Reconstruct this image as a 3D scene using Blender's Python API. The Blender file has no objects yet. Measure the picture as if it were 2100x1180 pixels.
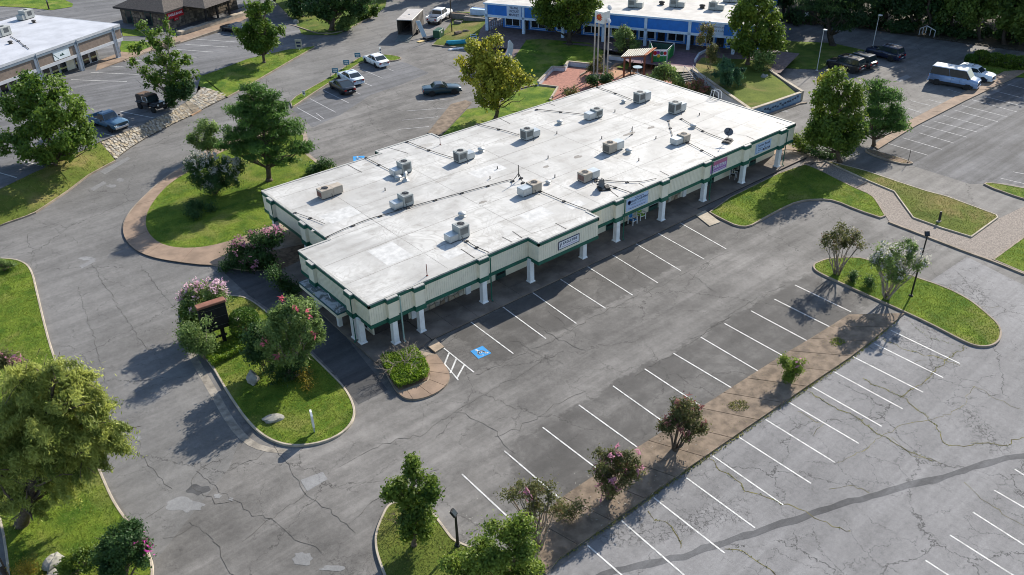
import bpy, bmesh, math, random
import numpy as np
from mathutils import Vector, Matrix, geometry
R = math.radians
random.seed(7)
RNG = np.random.default_rng(11)
SC = bpy.context.scene
COL = SC.collection

# ---------------------------------------------------------------- camera, world, sun, exposure
F, H = 1734.3, 35.0
PITCH, ROLL, YAW = 0.56185, 0.02325, 0.68351
_cy, _sy = math.cos(YAW), math.sin(YAW)
_fwd = np.array([_sy * math.cos(PITCH), _cy * math.cos(PITCH), -math.sin(PITCH)])
_rt = np.array([_cy, -_sy, 0.0])
_dn = np.cross(_fwd, _rt)
CM = np.array([math.cos(ROLL) * _rt + math.sin(ROLL) * _dn, -math.sin(ROLL) * _rt + math.cos(ROLL) * _dn, _fwd])
cam = bpy.data.cameras.new('camera')
cam.sensor_fit = 'HORIZONTAL'
cam.sensor_width = 36.0
cam.lens = 36.0 * F / 2100.0
cam.clip_start = 0.5
cam.clip_end = 4000
camo = bpy.data.objects.new('camera', cam)
COL.objects.link(camo)
_m = Matrix.Identity(4)
for i in range(3):
    _m[i][0] = CM[0][i]; _m[i][1] = -CM[1][i]; _m[i][2] = -CM[2][i]
_m[2][3] = H
camo.matrix_world = _m
SC.camera = camo

SUN_EL, SUN_AZ = R(31.5), R(15.4)          # azimuth measured from +X towards +Y
world = bpy.data.worlds.new('World'); SC.world = world
world.use_nodes = True
wn = world.node_tree.nodes; wl = world.node_tree.links
sky = wn.new('ShaderNodeTexSky'); sky.sky_type = 'NISHITA'; sky.sun_disc = False
sky.sun_elevation = SUN_EL; sky.sun_rotation = R(90) - SUN_AZ
sky.air_density = 1.0; sky.dust_density = 0.6; sky.ozone_density = 1.4
bg = wn['Background']; bg.inputs['Strength'].default_value = 0.115
wl.new(sky.outputs[0], bg.inputs['Color'])
sl = bpy.data.lights.new('sun', 'SUN'); sl.energy = 4.5; sl.angle = R(0.55); sl.color = (1.0, 0.93, 0.82)
so = bpy.data.objects.new('sun', sl); COL.objects.link(so)
_sd = Vector((-math.cos(SUN_EL) * math.cos(SUN_AZ), -math.cos(SUN_EL) * math.sin(SUN_AZ), -math.sin(SUN_EL)))
so.rotation_euler = _sd.to_track_quat('-Z', 'Y').to_euler()
so.location = (60, 20, 80)
SC.render.engine = 'CYCLES'; SC.cycles.filter_width = 1.0
vs = SC.view_settings
vs.view_transform = 'Standard'; vs.look = 'None'; vs.gamma = 1.0; vs.exposure = 0.92; vs.use_curve_mapping = False

# ---------------------------------------------------------------- picture point -> place
def ray(x, y):
    return CM.T @ np.array([(x - 1050.0) / F, (y - 590.0) / F, 1.0])
def P(x, y, z=0.0):
    d = ray(x, y); t = (z - H) / d[2]
    return (d[0] * t, d[1] * t, z)
def proj(X, Y, Z):
    c = CM @ np.array([X, Y, Z - H]); return 1050 + F * c[0] / c[2], 590 + F * c[1] / c[2]
def depth(p):
    return float(CM[2] @ np.array([p[0], p[1], p[2] - H]))
# the raised lot on the left is a gently tilted plane
_pp = [P(203, 291, 1.3), P(240, 130, 1.3), P(640, 95, 0.0)]
_A = np.linalg.solve(np.array([[1, p[0], p[1]] for p in _pp]), np.array([p[2] for p in _pp]))
def PL(x, y, dz=0.0):
    d = ray(x, y); t = (_A[0] + dz - H) / (d[2] - _A[1] * d[0] - _A[2] * d[1])
    return (d[0] * t, d[1] * t, H + d[2] * t)
def zL(X, Y): return _A[0] + _A[1] * X + _A[2] * Y
NV = np.array([_sy, _cy, 0.0])               # horizontal view direction
def Pv(x, y, base):
    """point on the upright plane through base that faces the camera"""
    d = ray(x, y); t = (NV[0] * base[0] + NV[1] * base[1]) / (NV @ d)
    return np.array([d[0] * t, d[1] * t, H + d[2] * t])
def hat(base, ytop):
    """height of an upright over base whose top shows at picture row ytop"""
    lo, hi = base[2], base[2] + 40
    for _ in range(50):
        m = (lo + hi) / 2
        if proj(base[0], base[1], m)[1] > ytop: lo = m
        else: hi = m
    return lo

# ---------------------------------------------------------------- objects
LOC = {}
def tag(o, label=None, cat=None, group=None, kind=None):
    if label: o['label'] = label
    if cat: o['category'] = cat
    if group: o['group'] = group
    if kind: o['kind'] = kind
    return o
def thing(name, loc, label, cat, group=None, rz=0.0):
    o = bpy.data.objects.new(name, None); COL.objects.link(o)
    o.empty_display_size = 0.3
    o.location = loc; o.rotation_euler = (0, 0, rz)
    tag(o, label, cat, group); LOC[o.name] = tuple(loc)
    return o
def link(name, me, parent=None, loc=None):
    o = bpy.data.objects.new(name, me); COL.objects.link(o)
    if parent is not None: o.parent = parent
    if loc is not None: o.location = loc
    return o
def copy_tree(o, parent=None):
    c = o.copy(); COL.objects.link(c); c.parent = parent
    for ch in [q for q in bpy.data.objects if q.parent == o and q != c]:
        copy_tree(ch, c)
    return c
class MB:
    def __init__(s, off=(0, 0, 0)):
        s.v = []; s.f = []; s.m = []; s.off = off; s.mi = 0; s.T = None
    def add(s, vs, fs):
        n = len(s.v)
        for p in vs:
            if s.T is not None: p = s.T @ Vector(p)
            s.v.append((p[0] - s.off[0], p[1] - s.off[1], p[2] - s.off[2]))
        for f in fs:
            s.f.append([n + i for i in f]); s.m.append(s.mi)
        return s
    def box(s, x0, x1, y0, y1, z0, z1):
        return s.add([(x0, y0, z0), (x1, y0, z0), (x1, y1, z0), (x0, y1, z0), (x0, y0, z1), (x1, y0, z1), (x1, y1, z1), (x0, y1, z1)],
              [(0, 3, 2, 1), (4, 5, 6, 7), (0, 1, 5, 4), (1, 2, 6, 5), (2, 3, 7, 6), (3, 0, 4, 7)])
    def bbox(s, x0, x1, y0, y1, z0, z1, b=0.03):
        """box with bevelled top and upright edges"""
        def ring(i, z): return [(x0 + i, y0 + 0, z), (x1 - i, y0 + 0, z), (x1, y0 + i, z), (x1, y1 - i, z), (x1 - i, y1, z), (x0 + i, y1, z), (x0, y1 - i, z), (x0, y0 + i, z)]
        def ring2(z, k): return [(x0 + b + k, y0 + k, z), (x1 - b - k, y0 + k, z), (x1 - k, y0 + b + k, z), (x1 - k, y1 - b - k, z), (x1 - b - k, y1 - k, z), (x0 + b + k, y1 - k, z), (x0 + k, y1 - b - k, z), (x0 + k, y0 + b + k, z)]
        vs = ring2(z0, 0) + ring2(z1 - b, 0) + ring2(z1, b)
        fs = [tuple(range(7, -1, -1)), tuple(range(16, 24))]
        for r in (0, 8):
            for i in range(8):
                j = (i + 1) % 8; fs.append((r + i, r + j, r + 8 + j, r + 8 + i))
        return s.add(vs, fs)
    def quad(s, a, b, c, d): return s.add([a, b, c, d], [(0, 1, 2, 3)])
    def prism(s, pts, z0, z1, bottom=False):
        n = len(pts)
        s.add([(p[0], p[1], z0) for p in pts] + [(p[0], p[1], z1) for p in pts], [(i, (i + 1) % n, n + (i + 1) % n, n + i) for i in range(n)])
        tr = geometry.tessellate_polygon([[Vector((p[0], p[1], 0)) for p in pts]])
        s.add([(p[0], p[1], z1) for p in pts], [fix(pts, t) for t in tr])
        if bottom: s.add([(p[0], p[1], z0) for p in pts], [tuple(reversed(fix(pts, t))) for t in tr])
        return s
    def tube(s, path, r, n=8, r2=None, cap=True):
        P_ = [Vector(p) for p in path]; k = len(P_)
        rs = [r + ((r if r2 is None else r2) - r) * i / max(1, k - 1) for i in range(k)]
        vs = []; up = Vector((0, 0, 1))
        for i, p in enumerate(P_):
            t = (P_[min(i + 1, k - 1)] - P_[max(i - 1, 0)]).normalized()
            a = t.cross(up)
            if a.length < 1e-3: a = t.cross(Vector((1, 0, 0)))
            a.normalize(); b = t.cross(a)
            for j in range(n):
                w = 2 * math.pi * (j + .5) / n
                vs.append(p + a * math.cos(w) * rs[i] + b * math.sin(w) * rs[i])
        fs = []
        for i in range(k - 1):
            for j in range(n):
                q = (j + 1) % n; fs.append((i * n + j, i * n + q, (i + 1) * n + q, (i + 1) * n + j))
        if cap: fs.append(tuple(range(n - 1, -1, -1))); fs.append(tuple((k - 1) * n + j for j in range(n)))
        return s.add(vs, fs)
    def lathe(s, prof, n=14, c=(0, 0, 0)):
        vs = []
        for r, z in prof:
            for j in range(n):
                w = 2 * math.pi * j / n; vs.append((c[0] + r * math.cos(w), c[1] + r * math.sin(w), c[2] + z))
        fs = []
        for i in range(len(prof) - 1):
            for j in range(n):
                q = (j + 1) % n; fs.append((i * n + j, i * n + q, (i + 1) * n + q, (i + 1) * n + j))
        fs.append(tuple(range(n - 1, -1, -1))); fs.append(tuple((len(prof) - 1) * n + j for j in range(n)))
        return s.add(vs, fs)
    def mesh(s, name, mats, smooth=False):
        me = bpy.data.meshes.new(name); me.from_pydata(s.v, [], s.f)
        for m in (mats if isinstance(mats, (list, tuple)) else [mats]): me.materials.append(m)
        me.polygons.foreach_set('material_index', s.m)
        if smooth: me.polygons.foreach_set('use_smooth', [True] * len(s.f))
        me.update(); return me
    def build(s, name, mats, parent=None, smooth=False, loc=None):
        return link(name, s.mesh(name, mats, smooth), parent, loc)
def fix(pts, t):
    a, b, c = (pts[i] for i in t)
    return t if (b[0] - a[0]) * (c[1] - a[1]) - (b[1] - a[1]) * (c[0] - a[0]) > 0 else (t[0], t[2], t[1])
def part(parent, name, mats, fn, smooth=False):
    """one mesh under a thing; fn fills an MB in place coordinates"""
    b = MB(); fn(b); return b.build(name, mats, parent, smooth)
def W(parent): return LOC[parent.name]
def ccw(pts):
    a = sum(pts[i][0] * pts[(i + 1) % len(pts)][1] - pts[(i + 1) % len(pts)][0] * pts[i][1] for i in range(len(pts)))
    return list(pts) if a > 0 else list(reversed(pts))
def smooth(pts, it=2, closed=True):
    for _ in range(it):
        out = []; n = len(pts)
        rng = range(n) if closed else range(n - 1)
        if not closed: out.append(pts[0])
        for i in rng:
            a = np.array(pts[i]); b = np.array(pts[(i + 1) % n])
            out += [tuple(a * .75 + b * .25), tuple(a * .25 + b * .75)]
        if not closed: out.append(pts[-1])
        pts = out
    return pts
def inset(pts, d):
    """offset a CCW polygon inwards by d"""
    n = len(pts); out = []
    for i in range(n):
        a, b, c = np.array(pts[i - 1][:2]), np.array(pts[i][:2]), np.array(pts[(i + 1) % n][:2])
        e1 = (b - a) / (np.linalg.norm(b - a) + 1e-9); e2 = (c - b) / (np.linalg.norm(c - b) + 1e-9)
        n1 = np.array([-e1[1], e1[0]]); n2 = np.array([-e2[1], e2[0]])
        m = n1 + n2; L = np.linalg.norm(m)
        if L < .2: m = n1; k = 1
        else:
            m /= L; k = min(2.0, 1 / max(.3, m @ n1))
        q = b + m * d * k; out.append((q[0], q[1]))
    return out
def resample(pts, n):
    p = np.array([q[:3] if len(q) > 2 else (q[0], q[1], 0) for q in pts], float)
    L = np.r_[0, np.cumsum(np.linalg.norm(np.diff(p, axis=0), axis=1))]
    s = np.linspace(0, L[-1], n)
    return np.stack([np.interp(s, L, p[:, i]) for i in range(3)], 1)
def wob(pts, amp, step=.5, seed=0):
    p = np.array([(q[0], q[1], q[2] if len(q) > 2 else 0) for q in pts], float)
    n = max(3, int(np.sum(np.linalg.norm(np.diff(p, axis=0), axis=1)) / step))
    r = resample(p, n); rg = np.random.default_rng(seed)
    w = np.cumsum(rg.normal(0, 1, (n, 2)), 0); w -= np.linspace(0, 1, n)[:, None] * w[-1]
    w = w / (np.abs(w).max() + 1e-6) * amp + rg.normal(0, amp * .25, (n, 2))
    r[:, :2] += w; return r
def ribbon(b, pts, w, z=None, jit=0, seed=0):
    p = np.array([(q[0], q[1], q[2] if len(q) > 2 else 0) for q in pts], float)
    n = len(p); rg = np.random.default_rng(seed); vs = []
    for i in range(n):
        t = p[min(i + 1, n - 1)] - p[max(i - 1, 0)]; t /= np.linalg.norm(t[:2]) + 1e-9
        nn = np.array([-t[1], t[0], 0]); ww = w * .5
        zz = p[i, 2] if z is None else z
        a = p[i] + nn * ww * (1 + jit * rg.uniform(-1, 1)); c = p[i] - nn * ww * (1 + jit * rg.uniform(-1, 1))
        vs += [(c[0], c[1], zz), (a[0], a[1], zz)]
    b.add(vs, [(2 * i, 2 * i + 2, 2 * i + 3, 2 * i + 1) for i in range(n - 1)])
def sheet_mesh(b, pts):
    tr = geometry.tessellate_polygon([[Vector((p[0], p[1], 0)) for p in pts]])
    b.add(pts, [fix(pts, t) for t in tr])
def sheet(name, pts, mat, kind='structure', sm=0, z=None):
    pts = [tuple(p) for p in pts]
    if z is not None: pts = [(p[0], p[1], z) for p in pts]
    if sm: pts = [tuple(p) for p in smooth(pts, sm)]
    b = MB(); sheet_mesh(b, pts); o = b.build(name, mat); return tag(o, kind=kind)
def px(lst, z=0.0): return [P(q[0], q[1], q[2] if len(q) > 2 else z) for q in lst]

# ---------------------------------------------------------------- materials
def newmat(name):
    m = bpy.data.materials.new(name); m.use_nodes = True
    nt = m.node_tree; return m, nt, nt.nodes['Principled BSDF']
def N(nt, typ, **kw):
    n = nt.nodes.new(typ)
    for k, v in kw.items():
        if k in ('operation', 'blend_type', 'data_type', 'feature', 'distance', 'attribute_name', 'noise_dimensions', 'voronoi_dimensions', 'wave_type', 'bands_direction', 'interpolation_type', 'attribute_type'): setattr(n, k, v)
        else: n.inputs[k].default_value = v
    return n
def mixc(nt, fac, a, b, bt='MIX'):
    n = nt.nodes.new('ShaderNodeMix'); n.data_type = 'RGBA'; n.blend_type = bt
    for s_, v in ((0, fac), (6, a), (7, b)):
        if hasattr(v, 'type') or hasattr(v, 'is_linked'): nt.links.new(v, n.inputs[s_])
        else: n.inputs[s_].default_value = v if s_ == 0 else (*v[:3], 1)
    return n.outputs[2]
def mth(nt, op, a, b=None, clamp=False):
    n = nt.nodes.new('ShaderNodeMath'); n.operation = op; n.use_clamp = clamp
    for i, v in enumerate((a, b)):
        if v is None: continue
        if hasattr(v, 'is_linked'): nt.links.new(v, n.inputs[i])
        else: n.inputs[i].default_value = v
    return n.outputs[0]
def rng_(nt, v, a, b, c=0.0, d=1.0, sm=True):
    n = nt.nodes.new('ShaderNodeMapRange'); n.interpolation_type = 'SMOOTHSTEP' if sm else 'LINEAR'
    nt.links.new(v, n.inputs[0])
    for i, q in enumerate((a, b, c, d)): n.inputs[i + 1].default_value = q
    return n.outputs[0]
def coord(nt, kind='pos', scale=None, rot=0):
    if kind == 'pos': o = nt.nodes.new('ShaderNodeNewGeometry').outputs['Position']
    else: o = nt.nodes.new('ShaderNodeTexCoord').outputs['Object']
    if scale or rot:
        mp = nt.nodes.new('ShaderNodeMapping'); nt.links.new(o, mp.inputs[0])
        if scale: mp.inputs['Scale'].default_value = scale
        mp.inputs['Rotation'].default_value = (0, 0, rot); o = mp.outputs[0]
    return o
def noise(nt, vec, scale, detail=5, rough=.6, dist=0):
    n = N(nt, 'ShaderNodeTexNoise', Scale=scale, Detail=detail, Roughness=rough, Distortion=dist)
    nt.links.new(vec, n.inputs['Vector']); return n.outputs['Fac']
def bumpn(nt, b, h, strength=.3, dist=.05):
    n = nt.nodes.new('ShaderNodeBump'); n.inputs['Strength'].default_value = strength; n.inputs['Distance'].default_value = dist
    nt.links.new(h, n.inputs['Height']); nt.links.new(n.outputs[0], b.inputs['Normal'])
MATS = {}
def M(name, col, rough=.7, var=.12, scale=2.5, metal=0.0, spec=.35, bump=0.0, bscale=25, col2=None, kind='pos', dirt=0.0):
    if name in MATS: return MATS[name]
    m, nt, b = newmat(name); c = coord(nt, kind)
    f = noise(nt, c, scale, 6)
    f = rng_(nt, f, .3, .7)
    a = tuple(max(0, x * (1 - var)) for x in col); d = col2 or tuple(min(1, x * (1 + var)) for x in col)
    out = mixc(nt, f, a, d)
    if dirt:
        g = noise(nt, c, scale * .35, 8, .7, .4); g = rng_(nt, g, .5, .72, 0, dirt)
        out = mixc(nt, g, out, tuple(x * .55 + .02 for x in col))
    nt.links.new(out, b.inputs['Base Color'])
    b.inputs['Roughness'].default_value = rough; b.inputs['Metallic'].default_value = metal
    b.inputs['Specular IOR Level'].default_value = spec
    if bump: bumpn(nt, b, noise(nt, c, bscale, 4), bump, .03)
    MATS[name] = m; return m
def asphalt(name, base, tone=(1, 1, 1), crack=1.0, cscale=.11, mott=.25, streak=.2, allig=.0, rot=0.0, fine=.12, crackcol=.25, stain=.25, bands=()):
    m, nt, b = newmat(name); c = coord(nt)
    def g(k): return tuple(base * k * t for t in tone)
    big = rng_(nt, noise(nt, c, .09, 6, .6, .6), .3, .7)
    med = rng_(nt, noise(nt, c, .55, 7, .65, .3), .3, .72)
    stv = coord(nt, 'pos', (.035, .9, .5), rot)
    st = rng_(nt, noise(nt, stv, 1.0, 5, .6, .4), .35, .68)
    fi = noise(nt, c, 14, 5, .75)
    mid = noise(nt, c, 3.2, 9, .82)
    out = mixc(nt, big, g(1 - mott), g(1 + mott))
    out = mixc(nt, med, mixc(nt, .5, out, g(1 - mott)), mixc(nt, .35, out, g(1 + mott)))
    k = nt.nodes.new('ShaderNodeHueSaturation')
    v1 = mth(nt, 'ADD', rng_(nt, st, 0, 1, 1 - streak, 1 + streak, False), rng_(nt, fi, .25, .75, -fine, fine, False))
    v1 = mth(nt, 'ADD', v1, rng_(nt, mid, .25, .75, -.26, .26, False))
    nt.links.new(out, k.inputs['Color']); nt.links.new(v1, k.inputs['Value']); out = k.outputs[0]
    # sealed bands of stalls with ragged, worn edges
    if bands:
        sp = nt.nodes.new('ShaderNodeSeparateXYZ'); nt.links.new(c, sp.inputs[0]); wn_ = rng_(nt, noise(nt, c, .5, 7, .7), .25, .75, -.9, .9, False)
        yy = mth(nt, 'ADD', sp.outputs[1], wn_); xx = mth(nt, 'ADD', sp.outputs[0], mth(nt, 'MULTIPLY', wn_, 1.5)); acc = None
        for x0, x1, y0, y1, k_ in bands:
            q = mth(nt, 'MULTIPLY', mth(nt, 'MULTIPLY', rng_(nt, yy, y0, y0 + .5), rng_(nt, yy, y1, y1 + .5, 1, 0)), mth(nt, 'MULTIPLY', rng_(nt, xx, x0, x0 + .8), rng_(nt, xx, x1, x1 + .8, 1, 0)))
            q = mth(nt, 'MULTIPLY', q, k_); acc = q if acc is None else mth(nt, 'ADD', acc, q, True)
        acc = mth(nt, 'MULTIPLY', acc, rng_(nt, noise(nt, c, .35, 7, .7, .6), .3, .62, .35, 1))
        out = mixc(nt, acc, out, mixc(nt, .72, out, g(.38)))
    # dark oil blotches
    ob = rng_(nt, noise(nt, c, .8, 6, .75, .8), .62, .8, 0, stain)
    out = mixc(nt, ob, out, g(.45))
    if crack:
        wv = nt.nodes.new('ShaderNodeVectorMath'); wv.operation = 'ADD'
        nz = N(nt, 'ShaderNodeTexNoise', Scale=.7, Detail=6, Roughness=.7); nt.links.new(c, nz.inputs['Vector'])
        sc_ = nt.nodes.new('ShaderNodeVectorMath'); sc_.operation = 'SCALE'; sc_.inputs['Scale'].default_value = 2.2
        nt.links.new(nz.outputs['Color'], sc_.inputs[0]); nt.links.new(c, wv.inputs[0]); nt.links.new(sc_.outputs[0], wv.inputs[1])
        for s_, wd, fr, msk in ((cscale, .026, .75, (.36, .5)), (cscale * 2.9, .017, .6, (.42, .56)), (2.6, .02, allig, (.56, .68))):
            if not fr: continue
            vo = N(nt, 'ShaderNodeTexVoronoi', feature='DISTANCE_TO_EDGE', voronoi_dimensions='2D', Scale=s_)
            nt.links.new(wv.outputs[0], vo.inputs['Vector'])
            l = rng_(nt, vo.outputs['Distance'], wd * s_ * .6, wd * s_ * 1.5, 1, 0)
            mk = rng_(nt, noise(nt, c, .22 if s_ < 1 else .12, 4, .6, .5), msk[0], msk[1])
            out = mixc(nt, mth(nt, 'MULTIPLY', mth(nt, 'MULTIPLY', l, mk), fr * crack, True), out, g(crackcol))
    nt.links.new(out, b.inputs['Base Color'])
    b.inputs['Roughness'].default_value = .88; b.inputs['Specular IOR Level'].default_value = .25
    bumpn(nt, b, fi, .35, .02)
    MATS[name] = m; return m
def grassmat(name, g1, g2, dry, dryamt=.5, sc=.5):
    m, nt, b = newmat(name); c = coord(nt)
    n1 = rng_(nt, noise(nt, c, sc, 7, .68, .3), .32, .68)
    n2 = rng_(nt, noise(nt, c, sc * .45, 6, .6, .6), .48, .68, 0, dryamt)
    n3 = noise(nt, c, 9, 6, .8)
    out = mixc(nt, n1, g1, g2); out = mixc(nt, n2, out, dry)
    k = nt.nodes.new('ShaderNodeHueSaturation'); nt.links.new(out, k.inputs['Color'])
    nt.links.new(rng_(nt, n3, .2, .8, .6, 1.4, False), k.inputs['Value'])
    nt.links.new(k.outputs[0], b.inputs['Base Color']); b.inputs['Roughness'].default_value = .95; b.inputs['Specular IOR Level'].default_value = .1
    bumpn(nt, b, n3, .9, .08); MATS[name] = m; return m
def leafmat(name, dark, light, extra=None, trans=.45):
    """colour of each leaf comes from its own 'tint' value, a trait of the leaf"""
    if name in MATS: return MATS[name]
    m, nt, b = newmat(name)
    at = N(nt, 'ShaderNodeAttribute', attribute_name='tint')
    rp = nt.nodes.new('ShaderNodeValToRGB'); cr = rp.color_ramp
    dark = tuple(x * 1.5 for x in dark); light = tuple(min(.8, x * 1.38) for x in light) if 'flower' not in name else light
    cr.elements[0].position = 0; cr.elements[0].color = (*dark, 1); cr.elements[1].position = .82 if extra else 1.0; cr.elements[1].color = (*light, 1)
    if extra: e = cr.elements.new(.97); e.color = (*extra, 1)
    nt.links.new(at.outputs['Fac'], rp.inputs[0])
    nt.links.new(rp.outputs[0], b.inputs['Base Color']); b.inputs['Roughness'].default_value = .55; b.inputs['Specular IOR Level'].default_value = .3
    tr = nt.nodes.new('ShaderNodeBsdfTranslucent'); nt.links.new(rp.outputs[0], tr.inputs['Color'])
    mx = nt.nodes.new('ShaderNodeMixShader'); mx.inputs[0].default_value = trans
    nt.links.new(b.outputs[0], mx.inputs[1]); nt.links.new(tr.outputs[0], mx.inputs[2])
    nt.links.new(mx.outputs[0], nt.nodes['Material Output'].inputs['Surface'])
    MATS[name] = m; return m
def np_mesh(name, verts, nper, mat, tint=None):
    """verts (n, nper, 3) -> mesh of n separate faces"""
    n = len(verts); me = bpy.data.meshes.new(name)
    me.vertices.add(n * nper); me.vertices.foreach_set('co', np.ascontiguousarray(verts, dtype=np.float32).ravel())
    me.loops.add(n * nper); me.loops.foreach_set('vertex_index', np.arange(n * nper, dtype=np.int32))
    me.polygons.add(n); me.polygons.foreach_set('loop_start', np.arange(0, n * nper, nper, dtype=np.int32))
    try: me.polygons.foreach_set('loop_total', np.full(n, nper, dtype=np.int32))
    except Exception: pass
    me.update(calc_edges=True)
    if tint is not None:
        a = me.attributes.new('tint', 'FLOAT', 'POINT'); a.data.foreach_set('value', np.repeat(tint, nper).astype(np.float32))
    me.materials.append(mat); return me
def poly_area(p): return abs(sum(p[i][0] * p[(i + 1) % len(p)][1] - p[(i + 1) % len(p)][0] * p[i][1] for i in range(len(p)))) / 2
def pts_in(poly, n, rg):
    p = np.array([q[:2] for q in poly]); lo, hi = p.min(0), p.max(0); out = []
    x1, y1 = p[:, 0], p[:, 1]; x2, y2 = np.roll(x1, -1), np.roll(y1, -1)
    tot = 0
    for _ in range(60):
        q = rg.uniform(lo, hi, (n, 2)); ins = np.zeros(n, bool)
        for a, b_, c, d in zip(x1, y1, x2, y2):
            cnd = ((b_ > q[:, 1]) != (d > q[:, 1])); xx = (c - a) * (q[:, 1] - b_) / (d - b_ + 1e-12) + a
            ins ^= cnd & (q[:, 0] < xx)
        out.append(q[ins]); tot += ins.sum()
        if tot >= n: break
    return np.concatenate(out)[:n]
def tufts(name, poly, dens, h, w, mat, z=0.12, zf=None, seed=0, tint=(0, 1)):
    rg = np.random.default_rng(seed); n = int(poly_area(poly) * dens)
    q = pts_in(poly, n, rg); n = len(q)
    a = rg.uniform(0, 6.283, n); hh = h * rg.uniform(.5, 1.3, n); ww = w * rg.uniform(.6, 1.3, n)
    zz = np.full(n, z) if zf is None else zf(q)
    V = np.zeros((n, 3, 3)); dx, dy = np.cos(a) * ww, np.sin(a) * ww; ln = rg.normal(0, .5, (n, 2)) * hh[:, None]
    V[:, 0, 0] = q[:, 0] - dx; V[:, 0, 1] = q[:, 1] - dy; V[:, 1, 0] = q[:, 0] + dx; V[:, 1, 1] = q[:, 1] + dy
    V[:, 2, 0] = q[:, 0] + ln[:, 0]; V[:, 2, 1] = q[:, 1] + ln[:, 1]; V[:, 0:2, 2] = (zz - .01)[:, None]; V[:, 2, 2] = zz + hh
    cl = .5 + .28 * np.sin(q[:, 0] * .7 + 1.7 * np.sin(q[:, 1] * .5) + seed) + .22 * np.sin(q[:, 1] * 1.9 + 2 * np.sin(q[:, 0] * 1.1))
    t = np.clip(.55 * rg.uniform(0, 1, n) + .45 * cl, 0, 1) * (tint[1] - tint[0]) + tint[0]
    return link(name, np_mesh(name, V, 3, mat, t))
# ---------------------------------------------------------------- palette
asph = asphalt('asphalt', .140, (1.05, 1.0, .94), allig=.5, rot=0.0, streak=.16, mott=.36, stain=.4, bands=((27.5, 57, 36.2, 41.3, 1.0), (22.5, 53.5, 23.5, 29.2, 1.0), (40, 60, 33.0, 33.8, -.5)))
asph_road = asphalt('asphalt_road', .146, (1.03, 1, .96), cscale=.09, streak=.1, allig=.35, rot=0.9)
asph_dark = asphalt('asphalt_sealed', .115, (1.05, 1.0, .94), crack=.7, mott=.25, streak=.1, fine=.3, rot=0.0)
asph_pale = asphalt('asphalt_pale', .188, (1.01, .99, .99), crack=1.35, cscale=.16, mott=.17, streak=.1, allig=1.0, crackcol=.3, fine=.16)
asph_left = asphalt('asphalt_left', .125, (1, 1, 1.03), crack=.7, streak=.2, rot=.5)
asph_right = asphalt('asphalt_right', .098, (1, 1, 1.04), crack=.7, mott=.35, streak=.3, rot=0.0)
patch_light = asphalt('patch_light', .20, (1, 1, 1.0), crack=.4, mott=.2, streak=.08)
patch_dark = asphalt('patch_dark', .075, (1, 1, 1.02), crack=.5, mott=.2, allig=.6)
crackm = M('crack_filler', (.07, .066, .06), .95, .4, 3)
weedcrack = M('weedy_crack', (.07, .055, .03), .95, .4, 1.5, col2=(.19, .17, .05))
tar = asphalt('tar_trench', .095, (1, 1, 1.03), crack=.4, mott=.3, streak=.2)
paint, _nt, _b = newmat('road_paint')
_c = coord(_nt); _w = rng_(_nt, noise(_nt, _c, 3, 9, .85), .43, .64, 0, .85)
_nt.links.new(mixc(_nt, _w, (.56, .56, .54), (.2, .2, .19)), _b.inputs['Base Color']); _b.inputs['Roughness'].default_value = .7
paint_worn, _nt, _b = newmat('worn_road_paint')
_c = coord(_nt); _w = rng_(_nt, noise(_nt, _c, 1.6, 8, .8), .36, .66, .1, .95)
_nt.links.new(mixc(_nt, _w, (.6, .6, .6), (.2, .2, .2)), _b.inputs['Base Color']); _b.inputs['Roughness'].default_value = .8
blue_paint = M('blue_paint', (.02, .22, .5), .6, .15, 2)
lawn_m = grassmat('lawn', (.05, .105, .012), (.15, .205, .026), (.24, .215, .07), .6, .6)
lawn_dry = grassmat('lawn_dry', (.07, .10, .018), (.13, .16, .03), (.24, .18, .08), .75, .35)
lawn_shade = grassmat('lawn_shaded', (.05, .09, .015), (.11, .15, .025), (.2, .17, .06), .5)  # darker copy of the lawn for shaded ground; shade is in its greens
blade = leafmat('grass_blade', (.045, .085, .01), (.20, .22, .035), None, .4)
blade_dry = leafmat('grass_blade_dry', (.06, .09, .015), (.24, .21, .07), None, .3)
conc = M('kerb_concrete', (.26, .21, .16), .9, .22, 1.2, bump=.2, dirt=.5)
conc_pale = M('kerb_pale', (.36, .31, .24), .9, .2, 1.2, bump=.2, dirt=.4)
slab_tan = M('tan_slab', (.235, .168, .12), .9, .2, .8, bump=.25, bscale=40, dirt=.35)
slab_brown = M('brown_aggregate', (.165, .125, .09), .92, .35, 1.6, bump=.4, bscale=40, dirt=.5)
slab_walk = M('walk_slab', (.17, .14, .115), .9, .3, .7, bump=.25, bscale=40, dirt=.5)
gravel_m = M('gravel_path', (.24, .205, .175), .95, .35, 9, bump=.8, bscale=60, dirt=.3)
paver_m = M('brick_paver', (.30, .135, .10), .9, .2, 3, bump=.3, bscale=60, dirt=.2)
soil = M('soil', (.12, .08, .05), .95, .3, 2, bump=.5)
mulch = M('mulch', (.16, .11, .07), .95, .4, 3, bump=.7)

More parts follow.
